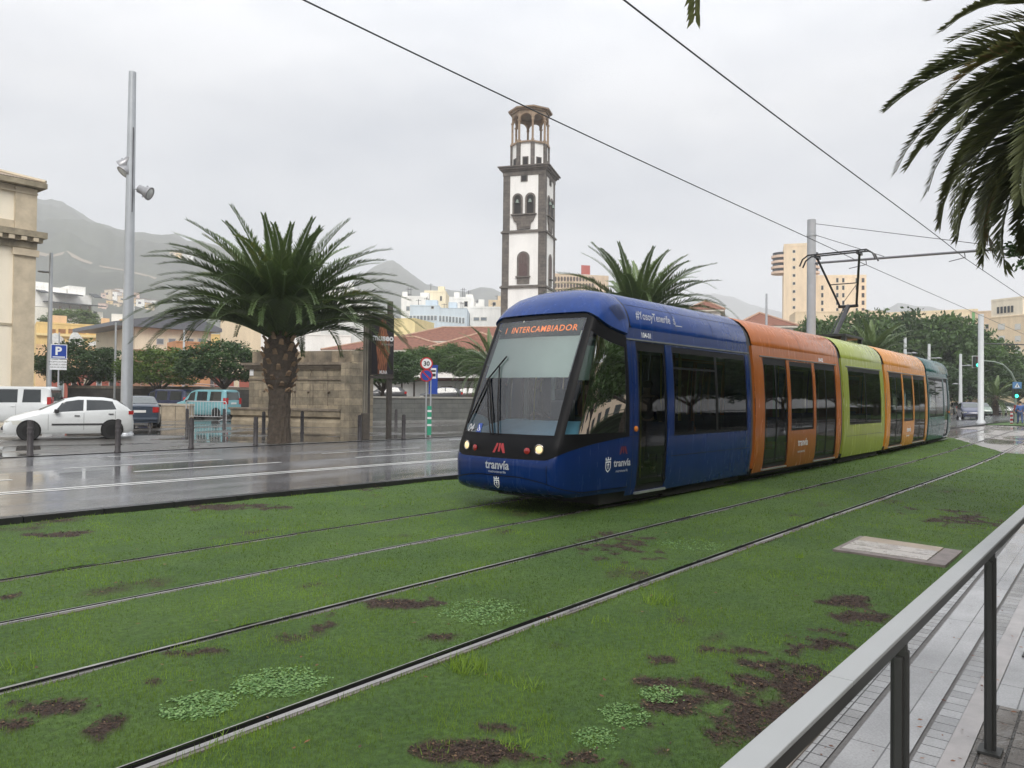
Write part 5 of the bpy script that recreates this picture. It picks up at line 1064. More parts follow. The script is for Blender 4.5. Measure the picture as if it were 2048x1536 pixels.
# ------------------------------------------------------------------ stone fountain
def stonemat(name, c0, c1, bw, bh, stain=.5, mort=.010, seed=0, off_=.5):
    m = bpy.data.materials.new(name); m.use_nodes = True; t = m.node_tree; n = t.nodes; b = n['Principled BSDF']; b.inputs['Roughness'].default_value = .75; l = t.links.new; co = n.new('ShaderNodeTexCoord')
    mpn = n.new('ShaderNodeMapping'); mpn.inputs['Rotation'].default_value = (math.pi / 2, 0, 0); mpn.inputs['Location'].default_value = (seed, 0, 0); l(co.outputs['Object'], mpn.inputs[0])
    br = n.new('ShaderNodeTexBrick'); br.inputs['Scale'].default_value = 1; br.inputs['Brick Width'].default_value = bw; br.inputs['Row Height'].default_value = bh; br.inputs['Mortar Size'].default_value = mort; br.offset = off_
    br.inputs['Color1'].default_value = (*c0, 1); br.inputs['Color2'].default_value = (*c1, 1); br.inputs['Mortar'].default_value = (*[q * .45 for q in c0], 1); br.inputs['Bias'].default_value = -.1; l(mpn.outputs[0], br.inputs['Vector'])
    z = n.new('ShaderNodeTexNoise'); z.inputs['Scale'].default_value = 1.3; z.inputs['Detail'].default_value = 9; z.inputs['Roughness'].default_value = .7; l(co.outputs['Object'], z.inputs['Vector'])
    r = n.new('ShaderNodeValToRGB'); r.color_ramp.elements[0].position = .32; r.color_ramp.elements[1].position = .62; r.color_ramp.elements[0].color = (1 - stain, 1 - stain, 1 - stain, 1); r.color_ramp.elements[1].color = (1.1, 1.08, 1.02, 1); l(z.outputs[0], r.inputs[0])
    mm = n.new('ShaderNodeMix'); mm.data_type = 'RGBA'; mm.blend_type = 'MULTIPLY'; mm.inputs[0].default_value = 1; l(br.outputs[0], mm.inputs[6]); l(r.outputs[0], mm.inputs[7]); l(mm.outputs[2], b.inputs['Base Color'])
    z2 = n.new('ShaderNodeTexNoise'); z2.inputs['Scale'].default_value = 14; z2.inputs['Detail'].default_value = 6; l(co.outputs['Object'], z2.inputs['Vector']); ad = n.new('ShaderNodeMath'); ad.operation = 'MULTIPLY_ADD'; ad.inputs[1].default_value = -.8; l(br.outputs['Fac'], ad.inputs[0]); l(z2.outputs[0], ad.inputs[2])
    bp = n.new('ShaderNodeBump'); bp.inputs['Strength'].default_value = .6; bp.inputs['Distance'].default_value = .03; l(ad.outputs[0], bp.inputs['Height']); l(bp.outputs[0], b.inputs['Normal']); MATS[name] = m; return m
M_FST = stonemat('fountain_stone', (.33, .28, .205), (.19, .165, .125), .62, .36, .62); M_FPA = stonemat('fountain_parapet', (.36, .29, .20), (.12, .105, .09), .42, 1.4, .6, off_=0); M_FMO = mat('fountain_moulding', (.17, .14, .105), .8, var=.45, scale=2.5, bump=.6, detail=10); M_FBA = mat('fountain_basin', (.26, .215, .15), .75, var=.6, scale=1.2, bump=.6, detail=11)
A0, A1 = dep(497, 850, 40.5), dep(700, 850, 38.2); A0.z = A1.z = PLAZAZ; rzb = math.atan2(A1.y - A0.y, A1.x - A0.x); wB = (A1 - A0).length
ft = thing('stone_fountain', 'old brown ashlar fountain wall with basin and parapet behind the palm', 'fountain', A0[:], rzb)
def fz(py): return dep(600, py, 39.3).z - PLAZAZ
Zc, Zp, Zs, Zb, Zm = fz(727), fz(702), fz(758), fz(818), fz(822)
MB().b2(0, wB, 0, 1.2, 0, Zc - .001).build('wall', M_FST, ft); MB().b2(.08, wB + .1, .12, 1.1, Zc + .001, Zp).build('parapet', M_FPA, ft)
b = MB(); b.b2(-.32, wB + .14, -.28, 1.25, Zc - .08, Zc + .05); b.b2(-.2, wB + .06, -.18, -.001, Zc - .2, Zc - .081); b.b2(-.1, wB, -.1, -.001, Zc - .30, Zc - .201); b.build('cornice', M_FMO, ft)
MB().b2(-.02, wB - .1, -.06, -.002, Zs - .05, Zs + .02).build('string_course', M_FMO, ft); MB().b2(-.7, wB - .1, -.75, -.003, Zb - .06, Zb + .04).build('basin_rim', M_FMO, ft)
b = MB(); pr = [(-.70, Zb - .061), (-.66, Zb - .35), (-.50, .42), (-.62, .22), (-.62, 0)]; rows = [[(x, y, z) for y, z in pr] for x in (-.6, wB - .15)]; b.grid(rows, 0, False); b.add([rows[0][0], rows[0][1], rows[0][2], rows[0][3], rows[0][4], (-.6, 0, 0), (-.6, 0, Zb - .061)], [tuple(range(7))]); b.build('basin', M_FBA, ft)
b = MB(); b.b2(wB + .01, wB + .5, -.85, 1.3, 0, Zc - .02); b.b2(wB + .11, wB + .5, -.1, 1.25, Zc - .02, Zp - .02); b.build('side_pier', M_FST, ft)
b = MB()
for xc in (.22, .36, .56, .70):
    r0 = wB * .085; x = wB * xc; pts = [(x - r0, Zs - 1.35), (x - r0, Zs + .12)] + [(x - r0 * math.cos(a), Zs + .12 + r0 * .9 * math.sin(a)) for a in np.linspace(0, math.pi, 9)] + [(x + r0, Zs + .12), (x + r0, Zs - 1.35)]
    for (xa, za), (xb, zb) in zip(pts[:-1], pts[1:]): b.tube([(xa, -.01, za), (xb, -.01, zb)], .022, 4)
b.build('arched_relief', M_FMO, ft)
for xc in (.16, .47, .60, .80): MB().lathe([(.07, 0), (.05, .05), (.03, .14), (0, .15)], (wB * xc, -.0, fz(783)), 10, 0, M=Matrix.Rotation(math.pi / 2, 3, 'X')).build('spout', M_FMO, ft)
MB().b2(.05, .28, -.02, -.003, fz(751), fz(738)).build('notice', M_SW, ft)
# grey block wall beyond, terrace behind it
M_GW = stonemat('grey_blockwork', (.135, .14, .135), (.115, .12, .115), .9, .28, .25); 
A0 = vplane(745, 845, gnd(760, 845, .1), gnd(940, 842, .1)); A0 = gnd(757, 846, .1); A1 = gnd(940, 843, .1); d = (A1 - A0); rzw = math.atan2(d.y, d.x); d.normalize()
gw = thing('retaining_wall', 'grey block wall with pale coping between the banner and the tram', 'wall', (A0 - d * 3)[:], rzw); Lw = (A1 - A0).length + 28
MB().b2(0, Lw, 0, .35, 0, 1.42).build('wall', M_GW, gw); MB().b2(-.03, Lw, -.05, .40, 1.421, 1.53).build('coping', mat('wall_coping', (.30, .29, .26), .6, var=.2, scale=2), gw); MB().b2(0, Lw, -.5, -.01, 0, .12).build('plinth', mat('wall_plinth', (.22, .22, .21), .5, var=.2), gw)
TER = 1.25
b = MB(); P0 = A0 - d * 3 + Vector((-d.y, d.x, 0)) * .4
# ------------------------------------------------------------------ vehicles
M_TYRE = mat('tyre', (.015, .015, .015), .8, var=.1); M_RIMM = mat('wheel_rim', (.38, .39, .40), .3, metal=.5, var=.1); M_ARCH = mat('arch_dark', (.008, .008, .008), .9, var=0); M_TRIM = mat('black_trim', (.02, .02, .022), .5, var=.1)
G_CAR = glass('car_glass', (.22, .27, .26)); M_LR = mat('tail_lens', (.42, .02, .02), .15, var=0, coat=1); M_LC = mat('head_lens', (.55, .55, .5), .08, var=.1, coat=1); M_PLT = mat('plate', (.7, .7, .68), .5, var=0); M_CIN = mat('car_interior', (.02, .02, .022), .8)
def car(label, loc, rz, L_, Wd, top, belt, xw, paintm, side, wind, rear, group=None, wheelr=.30, kind='car', name='parked_car', tail=None, roofw=.17, strip=False, zb=.20, tailz=(.75, .95), detail=True):
    """local x from nose (0) to tail (L_), y across; top, belt: height profiles over x; side: glazed spans; wind/rear: x-spans of the screens"""
    o = thing(name, label, kind, loc, rz, group); hw = Wd / 2
    def zt(x): return interp(x, top)
    def zbl(x): return min(interp(x, belt), zt(x) - .01)
    def hwx(x): return hw * interp(x, [(0, .80), (.12, .90), (.45, .975), (1.2, 1), (L_ - 1.0, 1), (L_ - .35, .97), (L_ - .08, .90), (L_, .84)])
    def roofy(x): g = min(1, max(0, (zt(x) - zbl(x)) / .42)); return hwx(x) - .03 - roofw * g
    def sec(x):
        w = hwx(x); zt_, zb_ = zt(x), zbl(x); zlow = zb + (.06 if x < .1 or x > L_ - .1 else 0); m_ = min(.55, zb_ - .05); r = roofy(x); g = zt_ - zb_
        return [(w * .93, zlow), (w * .985, zlow + .08), (w, m_), (w * .985, zb_ - .04), (w - .03, zb_), (r + .0, zt_ - .045 * min(1, g / .1) - .004), (r - .07, zt_ - .008), (r * .5, zt_ + .012), (0, zt_ + .018)]
    xs_ = sorted(set([0, .03, .1, .2, .35] + [p[0] for p in top] + [p[0] for p in belt] + [L_ - .2, L_ - .08, L_ - .02, L_] + list(np.linspace(.5, L_ - .3, 16)))); xs_ = [x for x in xs_ if 0 <= x <= L_]
    b = MB(); rows = []
    for x in xs_: s_ = sec(x); rows.append([(x, -y, z) for y, z in s_] + [(x, y, z) for y, z in s_[-2::-1]])
    b.grid(rows, 0, True, flip=True); n_ = len(rows[0])
    for r, f in ((rows[0], False), (rows[-1], True)): b.add(r, [tuple(range(n_))[::-1 if f else 1]])
    b.build('body', paintm, o, auto=42)
    def sidept(x, t, s, e=.004):
        w, z0 = hwx(x) - .03, zbl(x); z1, y1 = zt(x) - .05, roofy(x); return (x, s * (w + (y1 - w) * t + e), z0 + (z1 - z0) * t + .002)
    for s in (-1, 1):
        for xa, xb, ra, rb in side:        # ra, rb: how far the top corners lean in
            g = MB(); P_ = []
            for i in range(9):
                q = i / 8; P_.append([sidept(xa + (xb - xa) * q + (ra * (1 - q) + rb * q) * t, t, s) for t in (.06, .35, .65, .90)])
            g.grid(P_, 0, True, flip=s > 0); g.build('side_window', M_CIN if not detail else mat('car_window', (.015, .02, .022), .05, var=.0, spec=.8), o)
    def screen(xa, xb, nm, wa=.86, wb=.90):
        g = MB(); P_ = []
        for i in range(7):
            q = i / 6; x = xa + (xb - xa) * q; ww = roofy(x) * .985 - .045; P_.append([(x, ww * k, zt(x) + .018 - .016 * abs(k) ** 2 + .006) for k in np.linspace(-1, 1, 7)])
        g.grid(P_, 0, True); g.build(nm, mat('car_screen', (.05, .065, .065), .05, var=0, spec=.8), o)
    screen(*wind, 'windscreen'); screen(*rear, 'rear_window')
    for s in (-1, 1):
        for x in xw:
            b = MB(); b.lathe([(wheelr + .04, 0), (wheelr + .04, .012), (0, .0125)], (x, s * (hwx(x) + .001) - (.0125 if s < 0 else 0) , wheelr + .02), 24, axis='y'); b.build('wheel_arch', M_ARCH, o)
            wh = MB(); wh.lathe([(wheelr * .6, -.09), (wheelr * .97, -.09), (wheelr, -.06), (wheelr, .06), (wheelr * .97, .09), (wheelr * .62, .09)], (x, s * (hwx(x) - .055), wheelr), 26, axis='y'); w_ = wh.build('wheel', M_TYRE, o)
            rm = MB(); yy = s * (hwx(x) + .028); rm.lathe([(wheelr * .64, -.02), (wheelr * .64, .0), (wheelr * .60, .006), (wheelr * .58, -.01)], (x, yy - .0, wheelr), 20, axis='y', mi=1)
            for k in range(7): a = k * 2 * math.pi / 7; rm.box((x + math.cos(a) * wheelr * .32, yy + s * .010, wheelr + math.sin(a) * wheelr * .32), (wheelr * .56, .018, .06), M=Matrix.Rotation(-a, 3, 'Y'))
            rm.lathe([(.05, .0), (.05, .03), (0, .031)], (x, yy, wheelr), 10, axis='y'); rm.build('rim', [M_RIMM, M_ARCH], w_)
    if detail:
        for s in (-1, 1):
            b = MB(); xm = side[0][0] + .12; b.box((xm, s * (hwx(xm) + .07), zbl(xm) + .06), (.14, .16, .13)); b.build('mirror', M_TRIM, o, bevel=.03)
            zh = zt(.1) - .10; b = MB(); P_ = [[(x, s * (hwx(x) * f + .008), z) for x, f in ((.02, .80), (.10, .95), (.30, 1), (.52, 1))] for z in (zh - .06, zh + .07)]; b.grid(P_, 0, True); b.build('headlight', M_LC, o)
            z0, z1 = tailz; b = MB(); b.grid([[(x, s * (hwx(x) + .008), z) for x in (L_ - .17, L_ - .08, L_ - .01)] for z in (z0, z1)], 0, True); b.add([(L_ + .006, s * (hwx(L_) - .22), z0), (L_ + .006, s * (hwx(L_) + .006), z0), (L_ + .006, s * (hwx(L_) + .006), z1), (L_ + .006, s * (hwx(L_) - .22), z1)], [(0, 1, 2, 3)]); b.build('tail_light', M_LR, o)
            for xh in [q[1] - .18 for q in side[:2]]: MB().box((xh, s * (hwx(xh) + .012), zbl(xh) - .13), (.16, .03, .03)).build('door_handle', M_TRIM if strip else paintm, o, bevel=.01)
            for xj in [side[0][0] - .12, side[0][1] + .02] + ([side[1][1] - .05] if len(side) > 1 else []):
                b = MB(); b.grid([[(xj + q, s * (interp(z, [(zb, hwx(xj) * .985), (.55, hwx(xj)), (zbl(xj), hwx(xj) * .985)]) + .003), z) for z in (.32, .55, zbl(xj) - .04)] for q in (0, .008)], 0, False); b.build('door_gap', M_ARCH, o)
            if strip: MB().box(((side[0][0] + side[-1][1]) / 2 - .1, s * (hw + .008), .52), (1.75, .025, .05)).build('rub_strip', M_TRIM, o)
        b = MB(); b.box((L_ / 2, 0, 0), (1, 1, 1)) ; b = MB(); b.box((L_ + .012, 0, interp(L_, top) * 0 + tailz[0] + .05), (.012, .50, .11)); b.build('number_plate', M_PLT, o)
        MB().box((L_ + .015, 0, .42), (.08, Wd * .82, .13)).build('rear_bumper', M_TRIM if strip else paintm, o, bevel=.03); MB().box((-.01, 0, .40), (.08, Wd * .76, .12)).build('front_bumper', M_TRIM, o, bevel=.03)
    return o
GC = 'cars parked beyond the wet road'
def cpaint(n_, c, **k): return mat(n_, c, .3, coat=.7, var=.03, **k)
W_WHITE = cpaint('car_white', (.62, .64, .64)); HTOP = [(0, .50), (.05, .64), (.2, .76), (.85, .96), (1.02, 1.0), (1.75, 1.37), (2.15, 1.44), (2.9, 1.42), (3.3, 1.35), (3.62, 1.12), (3.79, .95), (3.84, .60)]; HBELT = [(0, .5), (.22, .68), (1.0, .88), (3.3, 1.0), (3.84, .95)]
def orient(A_, B_): v = B_ - A_; return math.atan2(v.y, v.x)
# white hatchback: nose at the left
A_ = gnd(57, 881, PLAZAZ); B_ = gnd(222, 878, PLAZAZ); rz = orient(A_, B_); dv = (B_ - A_).normalized(); nrm = Vector((-dv.y, dv.x, 0)); org = A_ - dv * .72 + nrm * .84; 
car('small white hatchback parked side-on beside the tall lamp post', (org.x, org.y, PLAZAZ), rz, 3.84, 1.66, HTOP, HBELT, (.72, 3.16), W_WHITE, [(1.38, 2.28, .30, .02), (2.38, 3.30, 0, -.14)], (1.0, 1.72), (3.2, 3.62), GC, .31, strip=True, tailz=(.84, .97))
# dark sedan behind, tail towards us on the right
c = dep(281, 850, 38.5); rz = YAW - math.pi / 2 + R(16) ; Ls = 4.55; dv = Vector((math.cos(rz), math.sin(rz), 0)); org = Vector((c.x, c.y, 0)) - dv * (Ls - .05) * .0
rz = math.atan2(-.62, .55); F2 = Vector((FW.x, FW.y, 0)).normalized(); dv = (-F2 * .88 + RT * .47).normalized(); rz = math.atan2(dv.y, dv.x); c = dep(279, 850, 34.2); org = Vector((c.x, c.y, 0)) - dv * Ls
STOP = [(0, .5), (.08, .64), (.3, .76), (1.0, .92), (1.25, .97), (2.0, 1.38), (2.4, 1.45), (3.1, 1.43), (3.5, 1.30), (4.1, 1.08), (4.45, 1.05), (4.55, .98), (4.57, .6)]; SBELT = [(0, .5), (.3, .7), (1.2, .90), (3.6, 1.0), (4.57, .98)]
car('dark grey sedan parked behind the lamp post, boot towards the plaza', (org.x, org.y, PLAZAZ), rz, Ls + .02, 1.76, STOP, SBELT, (.85, 3.45), cpaint('car_slate', (.035, .05, .075)), [(1.65, 2.55, .3, .02), (2.65, 3.75, 0, -.35)], (1.22, 1.95), (3.25, 4.05), GC, .32, tailz=(.72, .96))
# white van behind the hatchback
VTOP = [(0, .55), (.06, .75), (.25, .98), (.75, 1.08), (1.35, 1.70), (1.7, 1.82), (3.9, 1.82), (4.08, 1.72), (4.16, 1.1), (4.18, .6)]; VBELT = [(0, .55), (.25, .9), (.8, 1.02), (4.18, 1.06)]
c = dep(108, 830, 36.5); c2 = dep(-30, 830, 36.5); rz = orient(c2, c) + R(8); dv = Vector((math.cos(rz), math.sin(rz), 0)); org = Vector((c.x, c.y, 0)) - dv * 4.0
car('white passenger van behind the white hatchback, cut by the left edge', (org.x, org.y, PLAZAZ), rz, 4.18, 1.7, VTOP, VBELT, (.8, 3.5), cpaint('van_white', (.58, .6, .6)), [(1.1, 1.75, .25, .0), (1.9, 2.75, .03, -.03), (2.95, 3.75, .03, -.05)], (.8, 1.35), (4.06, 4.155), GC, .31, kind='van', name='parked_van', roofw=.12, tailz=(1.0, 1.35))
# blue people carrier and turquoise van near the wall
MT = VTOP
def far_car(label, px, D, w_px_dir, pm, kind='car', prof=(HTOP, HBELT, 3.84, 1.66), rzv=None, group=GC, detail=True, side=None, wind=(1.02, 1.72), rear=(2.98, 3.6), zb=PLAZAZ, xw=(.72, 3.16), tz=(.8, 1.0), rw=.17, name='parked_car'):
    c = dep(px, 830, D); rz = rzv; dv = Vector((math.cos(rz), math.sin(rz), 0)); org = Vector((c.x, c.y, 0)) - dv * prof[2] / 2
    return car(label, (org.x, org.y, zb), rz, prof[2], prof[3], prof[0], prof[1], xw, pm, side or [(1.42, 2.28, .26, .02), (2.38, 3.32, 0, -.22)], wind, rear, group, .31, kind=kind, name=name, roofw=rw, tailz=tz, detail=detail)
VS = dict(prof=(VTOP, VBELT, 4.18, 1.72), side=[(1.1, 1.75, .25, .0), (1.9, 2.75, .03, -.03), (2.95, 3.85, .03, -.05)], wind=(.8, 1.35), rear=(4.06, 4.155), xw=(.8, 3.5), tz=(.9, 1.3), rw=.12)
A45 = YAW - math.pi / 2
far_car('dark blue people carrier behind the low beige wall', 333, 53, 0, cpaint('car_navy', (.012, .018, .055)), rzv=A45 - .25, **VS)
far_car('pale turquoise van behind the crowd barrier', 415, 50.5, 0, cpaint('car_turquoise', (.16, .36, .40)), rzv=A45 - .35, **VS)
# cars on the terrace above the grey wall
for px, D, col, lb in ((768, 66, (.02, .02, .022), 'black car above the grey wall under the banner tree'), (880, 66, (.025, .025, .03), 'dark car above the grey wall, left of the white wall window'), (925, 68, (.05, .035, .03), 'brownish car above the grey wall, nearest the tram')):
    far_car(lb, px, D, 0, cpaint('car_c%d' % px, col), rzv=A45 + .1, group='cars on the terrace behind the grey wall', zb=1.0, detail=True)
# traffic at the right, beyond the crossing
GT = 'traffic beyond the crossing'
far_car('dark blue hatchback driving away beyond the rear of the tram', 1940, 68, 0, cpaint('car_blue', (.012, .02, .07)), rzv=.30, group=GT, zb=.08, name='car', prof=([(x, z * 1.03) for x, z in HTOP], HBELT, 3.84, 1.7), tz=(.85, 1.1))
for px, D, col, lb, v in ((1918, 92, (.45, .5, .5), 'pale car partly hidden by the teal carriage', 0), (1940, 100, (.5, .5, .5), 'silver car queueing beyond the dark blue hatchback', 0), (1962, 86, (.18, .24, .2), 'grey green car just left of the crossing mast', 0), (1990, 92, (.62, .62, .62), 'white van just right of the crossing mast', 1), (2016, 96, (.62, .63, .63), 'white car between the white van and the traffic light', 0), (2048, 100, (.2, .03, .03), 'dark red car at the right edge behind the traffic light', 0)):
    if v: far_car(lb, px, D, 0, cpaint('car_t%d' % px, col), rzv=.32, group=GT, zb=.08, name='van', kind='van', **VS)
    else: far_car(lb, px, D, 0, cpaint('car_t%d' % px, col), rzv=.32, group=GT, zb=.08, name='car')
# ------------------------------------------------------------------ buildings
class Face:
    def __init__(s, pxL, DL, pxR, DR, zb=0.):
        s.A = dep(pxL, 790, DL); s.B = dep(pxR, 790, DR); s.A.z = s.B.z = zb; s.zb = zb; s.d = (s.B - s.A); s.w = s.d.length; s.d.normalize(); s.rz = math.atan2(s.d.y, s.d.x)
    def loc(s, px, py): p = vplane(px, py, s.A, s.B); return ((p - s.A).dot(s.d), p.z - s.zb)
def plaster(name, c, **k): return mat(name, c, .85, var=k.pop('var', .13), scale=k.pop('scale', .5), detail=10, stretch=(1.6, 1.6, .35), **k)
M_PANE = mat('window_pane', (.03, .035, .04), .15, var=.3, scale=.7, spec=.6); M_PANEL = mat('window_light', (.20, .23, .25), .2, var=.3, scale=.6); M_FRW = mat('window_frame_pale', (.55, .53, .48), .6, var=0); M_SHUT = mat('roller_shutter', (.62, .61, .57), .7, var=.05)
WHITE = plaster('plaster_white', (.80, .79, .75)); CREAM = plaster('plaster_cream', (.66, .54, .38)); BEIGE = plaster('plaster_beige', (.60, .47, .34)); YEL = plaster('plaster_yellow', (.72, .52, .22))
def bld(label, f, top_py, depth, mt, name='building', cat='building', group=None, parapet=.4, refpx=None, pm=None):
    o = thing(name, label, cat, f.A[:], f.rz, group); h = f.loc(refpx if refpx is not None else 0, top_py)[1] if refpx is not None else (vplane(0, 0, f.A, f.B), dep(0, 0, 1))[0].z
    return o, h
def block(o, w0, w1, h, depth, mt, z0=0, y0=0, parapet=.35, nm='walls'):
    b = MB(); b.b2(w0, w1, y0, y0 + depth, z0, h - .001); w_ = b.build(nm, mt, o)
    if parapet:
        p = MB(); t = .25
        for a in ((w0, w1, y0 - .06, y0 + t), (w0, w1, y0 + depth - t, y0 + depth)): p.b2(*a, h, h + parapet)
        for a in ((w0, w0 + t), (w1 - t, w1)): p.b2(*a, y0 + t, y0 + depth - t, h, h + parapet)
        p.build('parapet', mt, o)
    return w_
def B(label, pxL, DL, pxR, DR, pyT, depth, mt, zb=0, name='building', cat='building', group=None, parapet=.35):
    f = Face(pxL, DL, pxR, DR, zb); o = thing(name, label, cat, f.A[:], f.rz, group); pm = (pxL + pxR) / 2; h = f.loc(pm, pyT)[1] - parapet
    f.h = h; block(o, 0, f.w, h, depth, mt, parapet=parapet); return o, f
def W(o, f, px0, py0, px1, py1, mt=None, fr=None, out=.0, nm='window', t=.10, side=None):
    a, z1 = f.loc(px0, py0); c, z0 = f.loc(px1, py1)
    if c < a: a, c = c, a
    b = MB(); b.b2(a, c, -.06 - out, -.004 - out, z0, z1); w_ = b.build(nm, fr or M_FRW, o); t = min(t, (c - a) * .12)
    b = MB(); b.b2(a + t, c - t, -.068 - out, -.0605 - out, z0 + t, z1 - t); b.build('pane', mt or M_PANE, w_); return w_
def gridwins(o, f, px0, py0, px1, py1, nx, ny, wx, wy, mt=None, fr=None, skip=0, seed=0):
    rg = random.Random(seed)
    for i in range(nx):
        for j in range(ny):
            if rg.random() < skip: continue
            cx = px0 + (px1 - px0) * (i + .5) / nx; cy = py0 + (py1 - py0) * (j + .5) / ny; W(o, f, cx - wx / 2, cy - wy / 2, cx + wx / 2, cy + wy / 2, mt, fr)

# roof tiles: ridged clay
def tiles(name='clay_tiles', c0=(.22, .075, .045), c1=(.36, .15, .09), sc=3.2):
    if name in MATS: return MATS[name]
    m = bpy.data.materials.new(name); m.use_nodes = True; t = m.node_tree; n = t.nodes; b = n['Principled BSDF']; b.inputs['Roughness'].default_value = .75; l = t.links.new; co = n.new('ShaderNodeUVMap')
    wv = n.new('ShaderNodeTexWave'); wv.wave_type = 'BANDS'; wv.bands_direction = 'X'; wv.inputs['Scale'].default_value = sc * .62; wv.inputs['Distortion'].default_value = .4; wv.inputs['Detail'].default_value = 1; l(co.outputs[0], wv.inputs['Vector'])
    z = n.new('ShaderNodeTexNoise'); z.inputs['Scale'].default_value = 2.2; z.inputs['Detail'].default_value = 9; l(co.outputs[0], z.inputs['Vector'])
    mx_ = n.new('ShaderNodeMath'); mx_.operation = 'MULTIPLY_ADD'; mx_.inputs[1].default_value = .45; l(wv.outputs['Fac'], mx_.inputs[0]); l(z.outputs[0], mx_.inputs[2])
    r = n.new('ShaderNodeValToRGB'); r.color_ramp.elements[0].position = .45; r.color_ramp.elements[1].position = .95; r.color_ramp.elements[0].color = (*[q * .62 for q in c0], 1); r.color_ramp.elements[1].color = (*c1, 1); l(mx_.outputs[0], r.inputs[0]); l(r.outputs[0], b.inputs['Base Color'])
    bp = n.new('ShaderNodeBump'); bp.inputs['Strength'].default_value = 1; bp.inputs['Distance'].default_value = .08; l(wv.outputs['Fac'], bp.inputs['Height']); l(bp.outputs[0], b.inputs['Normal']); MATS[name] = m; return m
TILE = tiles()
def hiproof(o, w0, w1, y0, y1, ze, zr, inset=None, ov=.5, mt=None, rm=None, ridge=True, tilt=0, nm='roof'):
    x0, x1, ya, yb = w0 - ov, w1 + ov, y0 - ov, y1 + ov; ins = inset if inset is not None else (yb - ya) / 2; ym = (ya + yb) / 2
    if x1 - x0 < 2 * ins: ins = (x1 - x0) / 2 - .01
    V = [(x0, ya, ze), (x1, ya, ze), (x1, yb, ze), (x0, yb, ze), (x0 + ins, ym, zr), (x1 - ins, ym, zr)]; Fc = [(0, 1, 5, 4), (1, 2, 5), (2, 3, 4, 5), (3, 0, 4), (3, 2, 1, 0)]
    me = bpy.data.meshes.new(nm); me.from_pydata(V, [], Fc); uv = me.uv_layers.new(name='UVMap')
    for p in me.polygons:
        n_ = p.normal; ax = Vector((-n_.y, n_.x, 0)); ax = ax.normalized() if ax.length > .01 else Vector((1, 0, 0)); ay = n_.cross(ax)
        for li in p.loop_indices: c = Vector(V[me.loops[li].vertex_index]); uv.data[li].uv = (c.dot(ax), c.dot(ay))
    me.materials.append(mt or TILE); r = link(me, nm, o)
    b = MB()
    for a, c in ((4, 5), (0, 4), (3, 4), (1, 5), (2, 5)):
        b.tube([Vector(V[a]) + Vector((0, 0, .03)), Vector(V[c]) + Vector((0, 0, .03))], .13, 6)
    b.build('ridge_tiles', rm or mat('ridge_tiles', (.42, .27, .19), .8, var=.3, scale=3), r)
    b = MB(); b.b2(x0 + .05, x1 - .05, ya + .05, yb - .05, ze - .22, ze - .02); b.build('eaves', mat('eaves', (.62, .58, .5), .8, var=.1), r); return r

# 1 cream museum building cut by the left edge; long side parallel to the road
CR1 = plaster('museum_cream', (.86, .78, .63), scale=.2); ST1 = mat('museum_stone', (.52, .44, .32), .8, var=.2, scale=1.2, bump=.3, detail=10)
X0, X1, YM = -34., 17.72, 49.7; o = thing('museum_building', 'large cream classical building with stone pilaster and cornice at the left edge', 'building', (X0, YM, .1)); LM = X1 - X0
def mz(py, px=70): return vplane(px, py, Vector((X0, YM, 0)), Vector((X1, YM, 0))).z - .1
MB().b2(0, LM - .0, 0, 26, 0, mz(378)).build('walls', CR1, o)
b = MB(); b.b2(LM - 1.0, LM + .12, -.16, -.001, 0, mz(380)); b.b2(LM + .001, LM + .12, 0, 1.5, 0, mz(380)); b.build('pilaster', ST1, o)
MB().b2(LM - 1.12, LM + .24, -.30, -.162, mz(515), mz(502)).build('capital', ST1, o)
b = MB(); b.b2(-.1, LM + .16, -.2, -.161, mz(500), mz(487)); b.b2(-.1, LM + .55, -.62, -.03, mz(478), mz(466)); b.b2(-.1, LM + .38, -.42, -.02, mz(487) + .003, mz(478) - .003); b.build('cornice', mat('museum_cornice', (.27, .23, .16), .8, var=.45, scale=1.5, bump=.3, detail=10), o)
for k in range(36): MB().b2(LM + .1 - k * .62 - .28, LM + .1 - k * .62, -.6, -.43, mz(487) + .02, mz(479)).build('bracket', ST1, o)
b = MB(); b.b2(-.1, LM - 1.01, -.07, -.002, mz(465), mz(448)); b.b2(-.1, LM + .15, -.2, -.162, mz(392), mz(388)); b.b2(-.1, LM - 1.01, -.08, -.003, mz(390), mz(380)); b.build('frieze', ST1, o)
b = MB(); b.b2(-.3, LM + .5, -.6, 26.4, mz(378) + .002, mz(368)); b.build('top_cornice', MATS['museum_cornice'], o)
MB().b2(-.1, LM - 1.01, -.05, -.002, mz(655), mz(650)).build('string_course', mat('string', (.42, .36, .26), .8), o)
hiproof(o, 0, LM, 0, 26, mz(367) + .05, mz(367) + 4.2, ov=.45, inset=13, mt=tiles('pale_tiles', (.36, .27, .19), (.52, .42, .32)), rm=ST1)

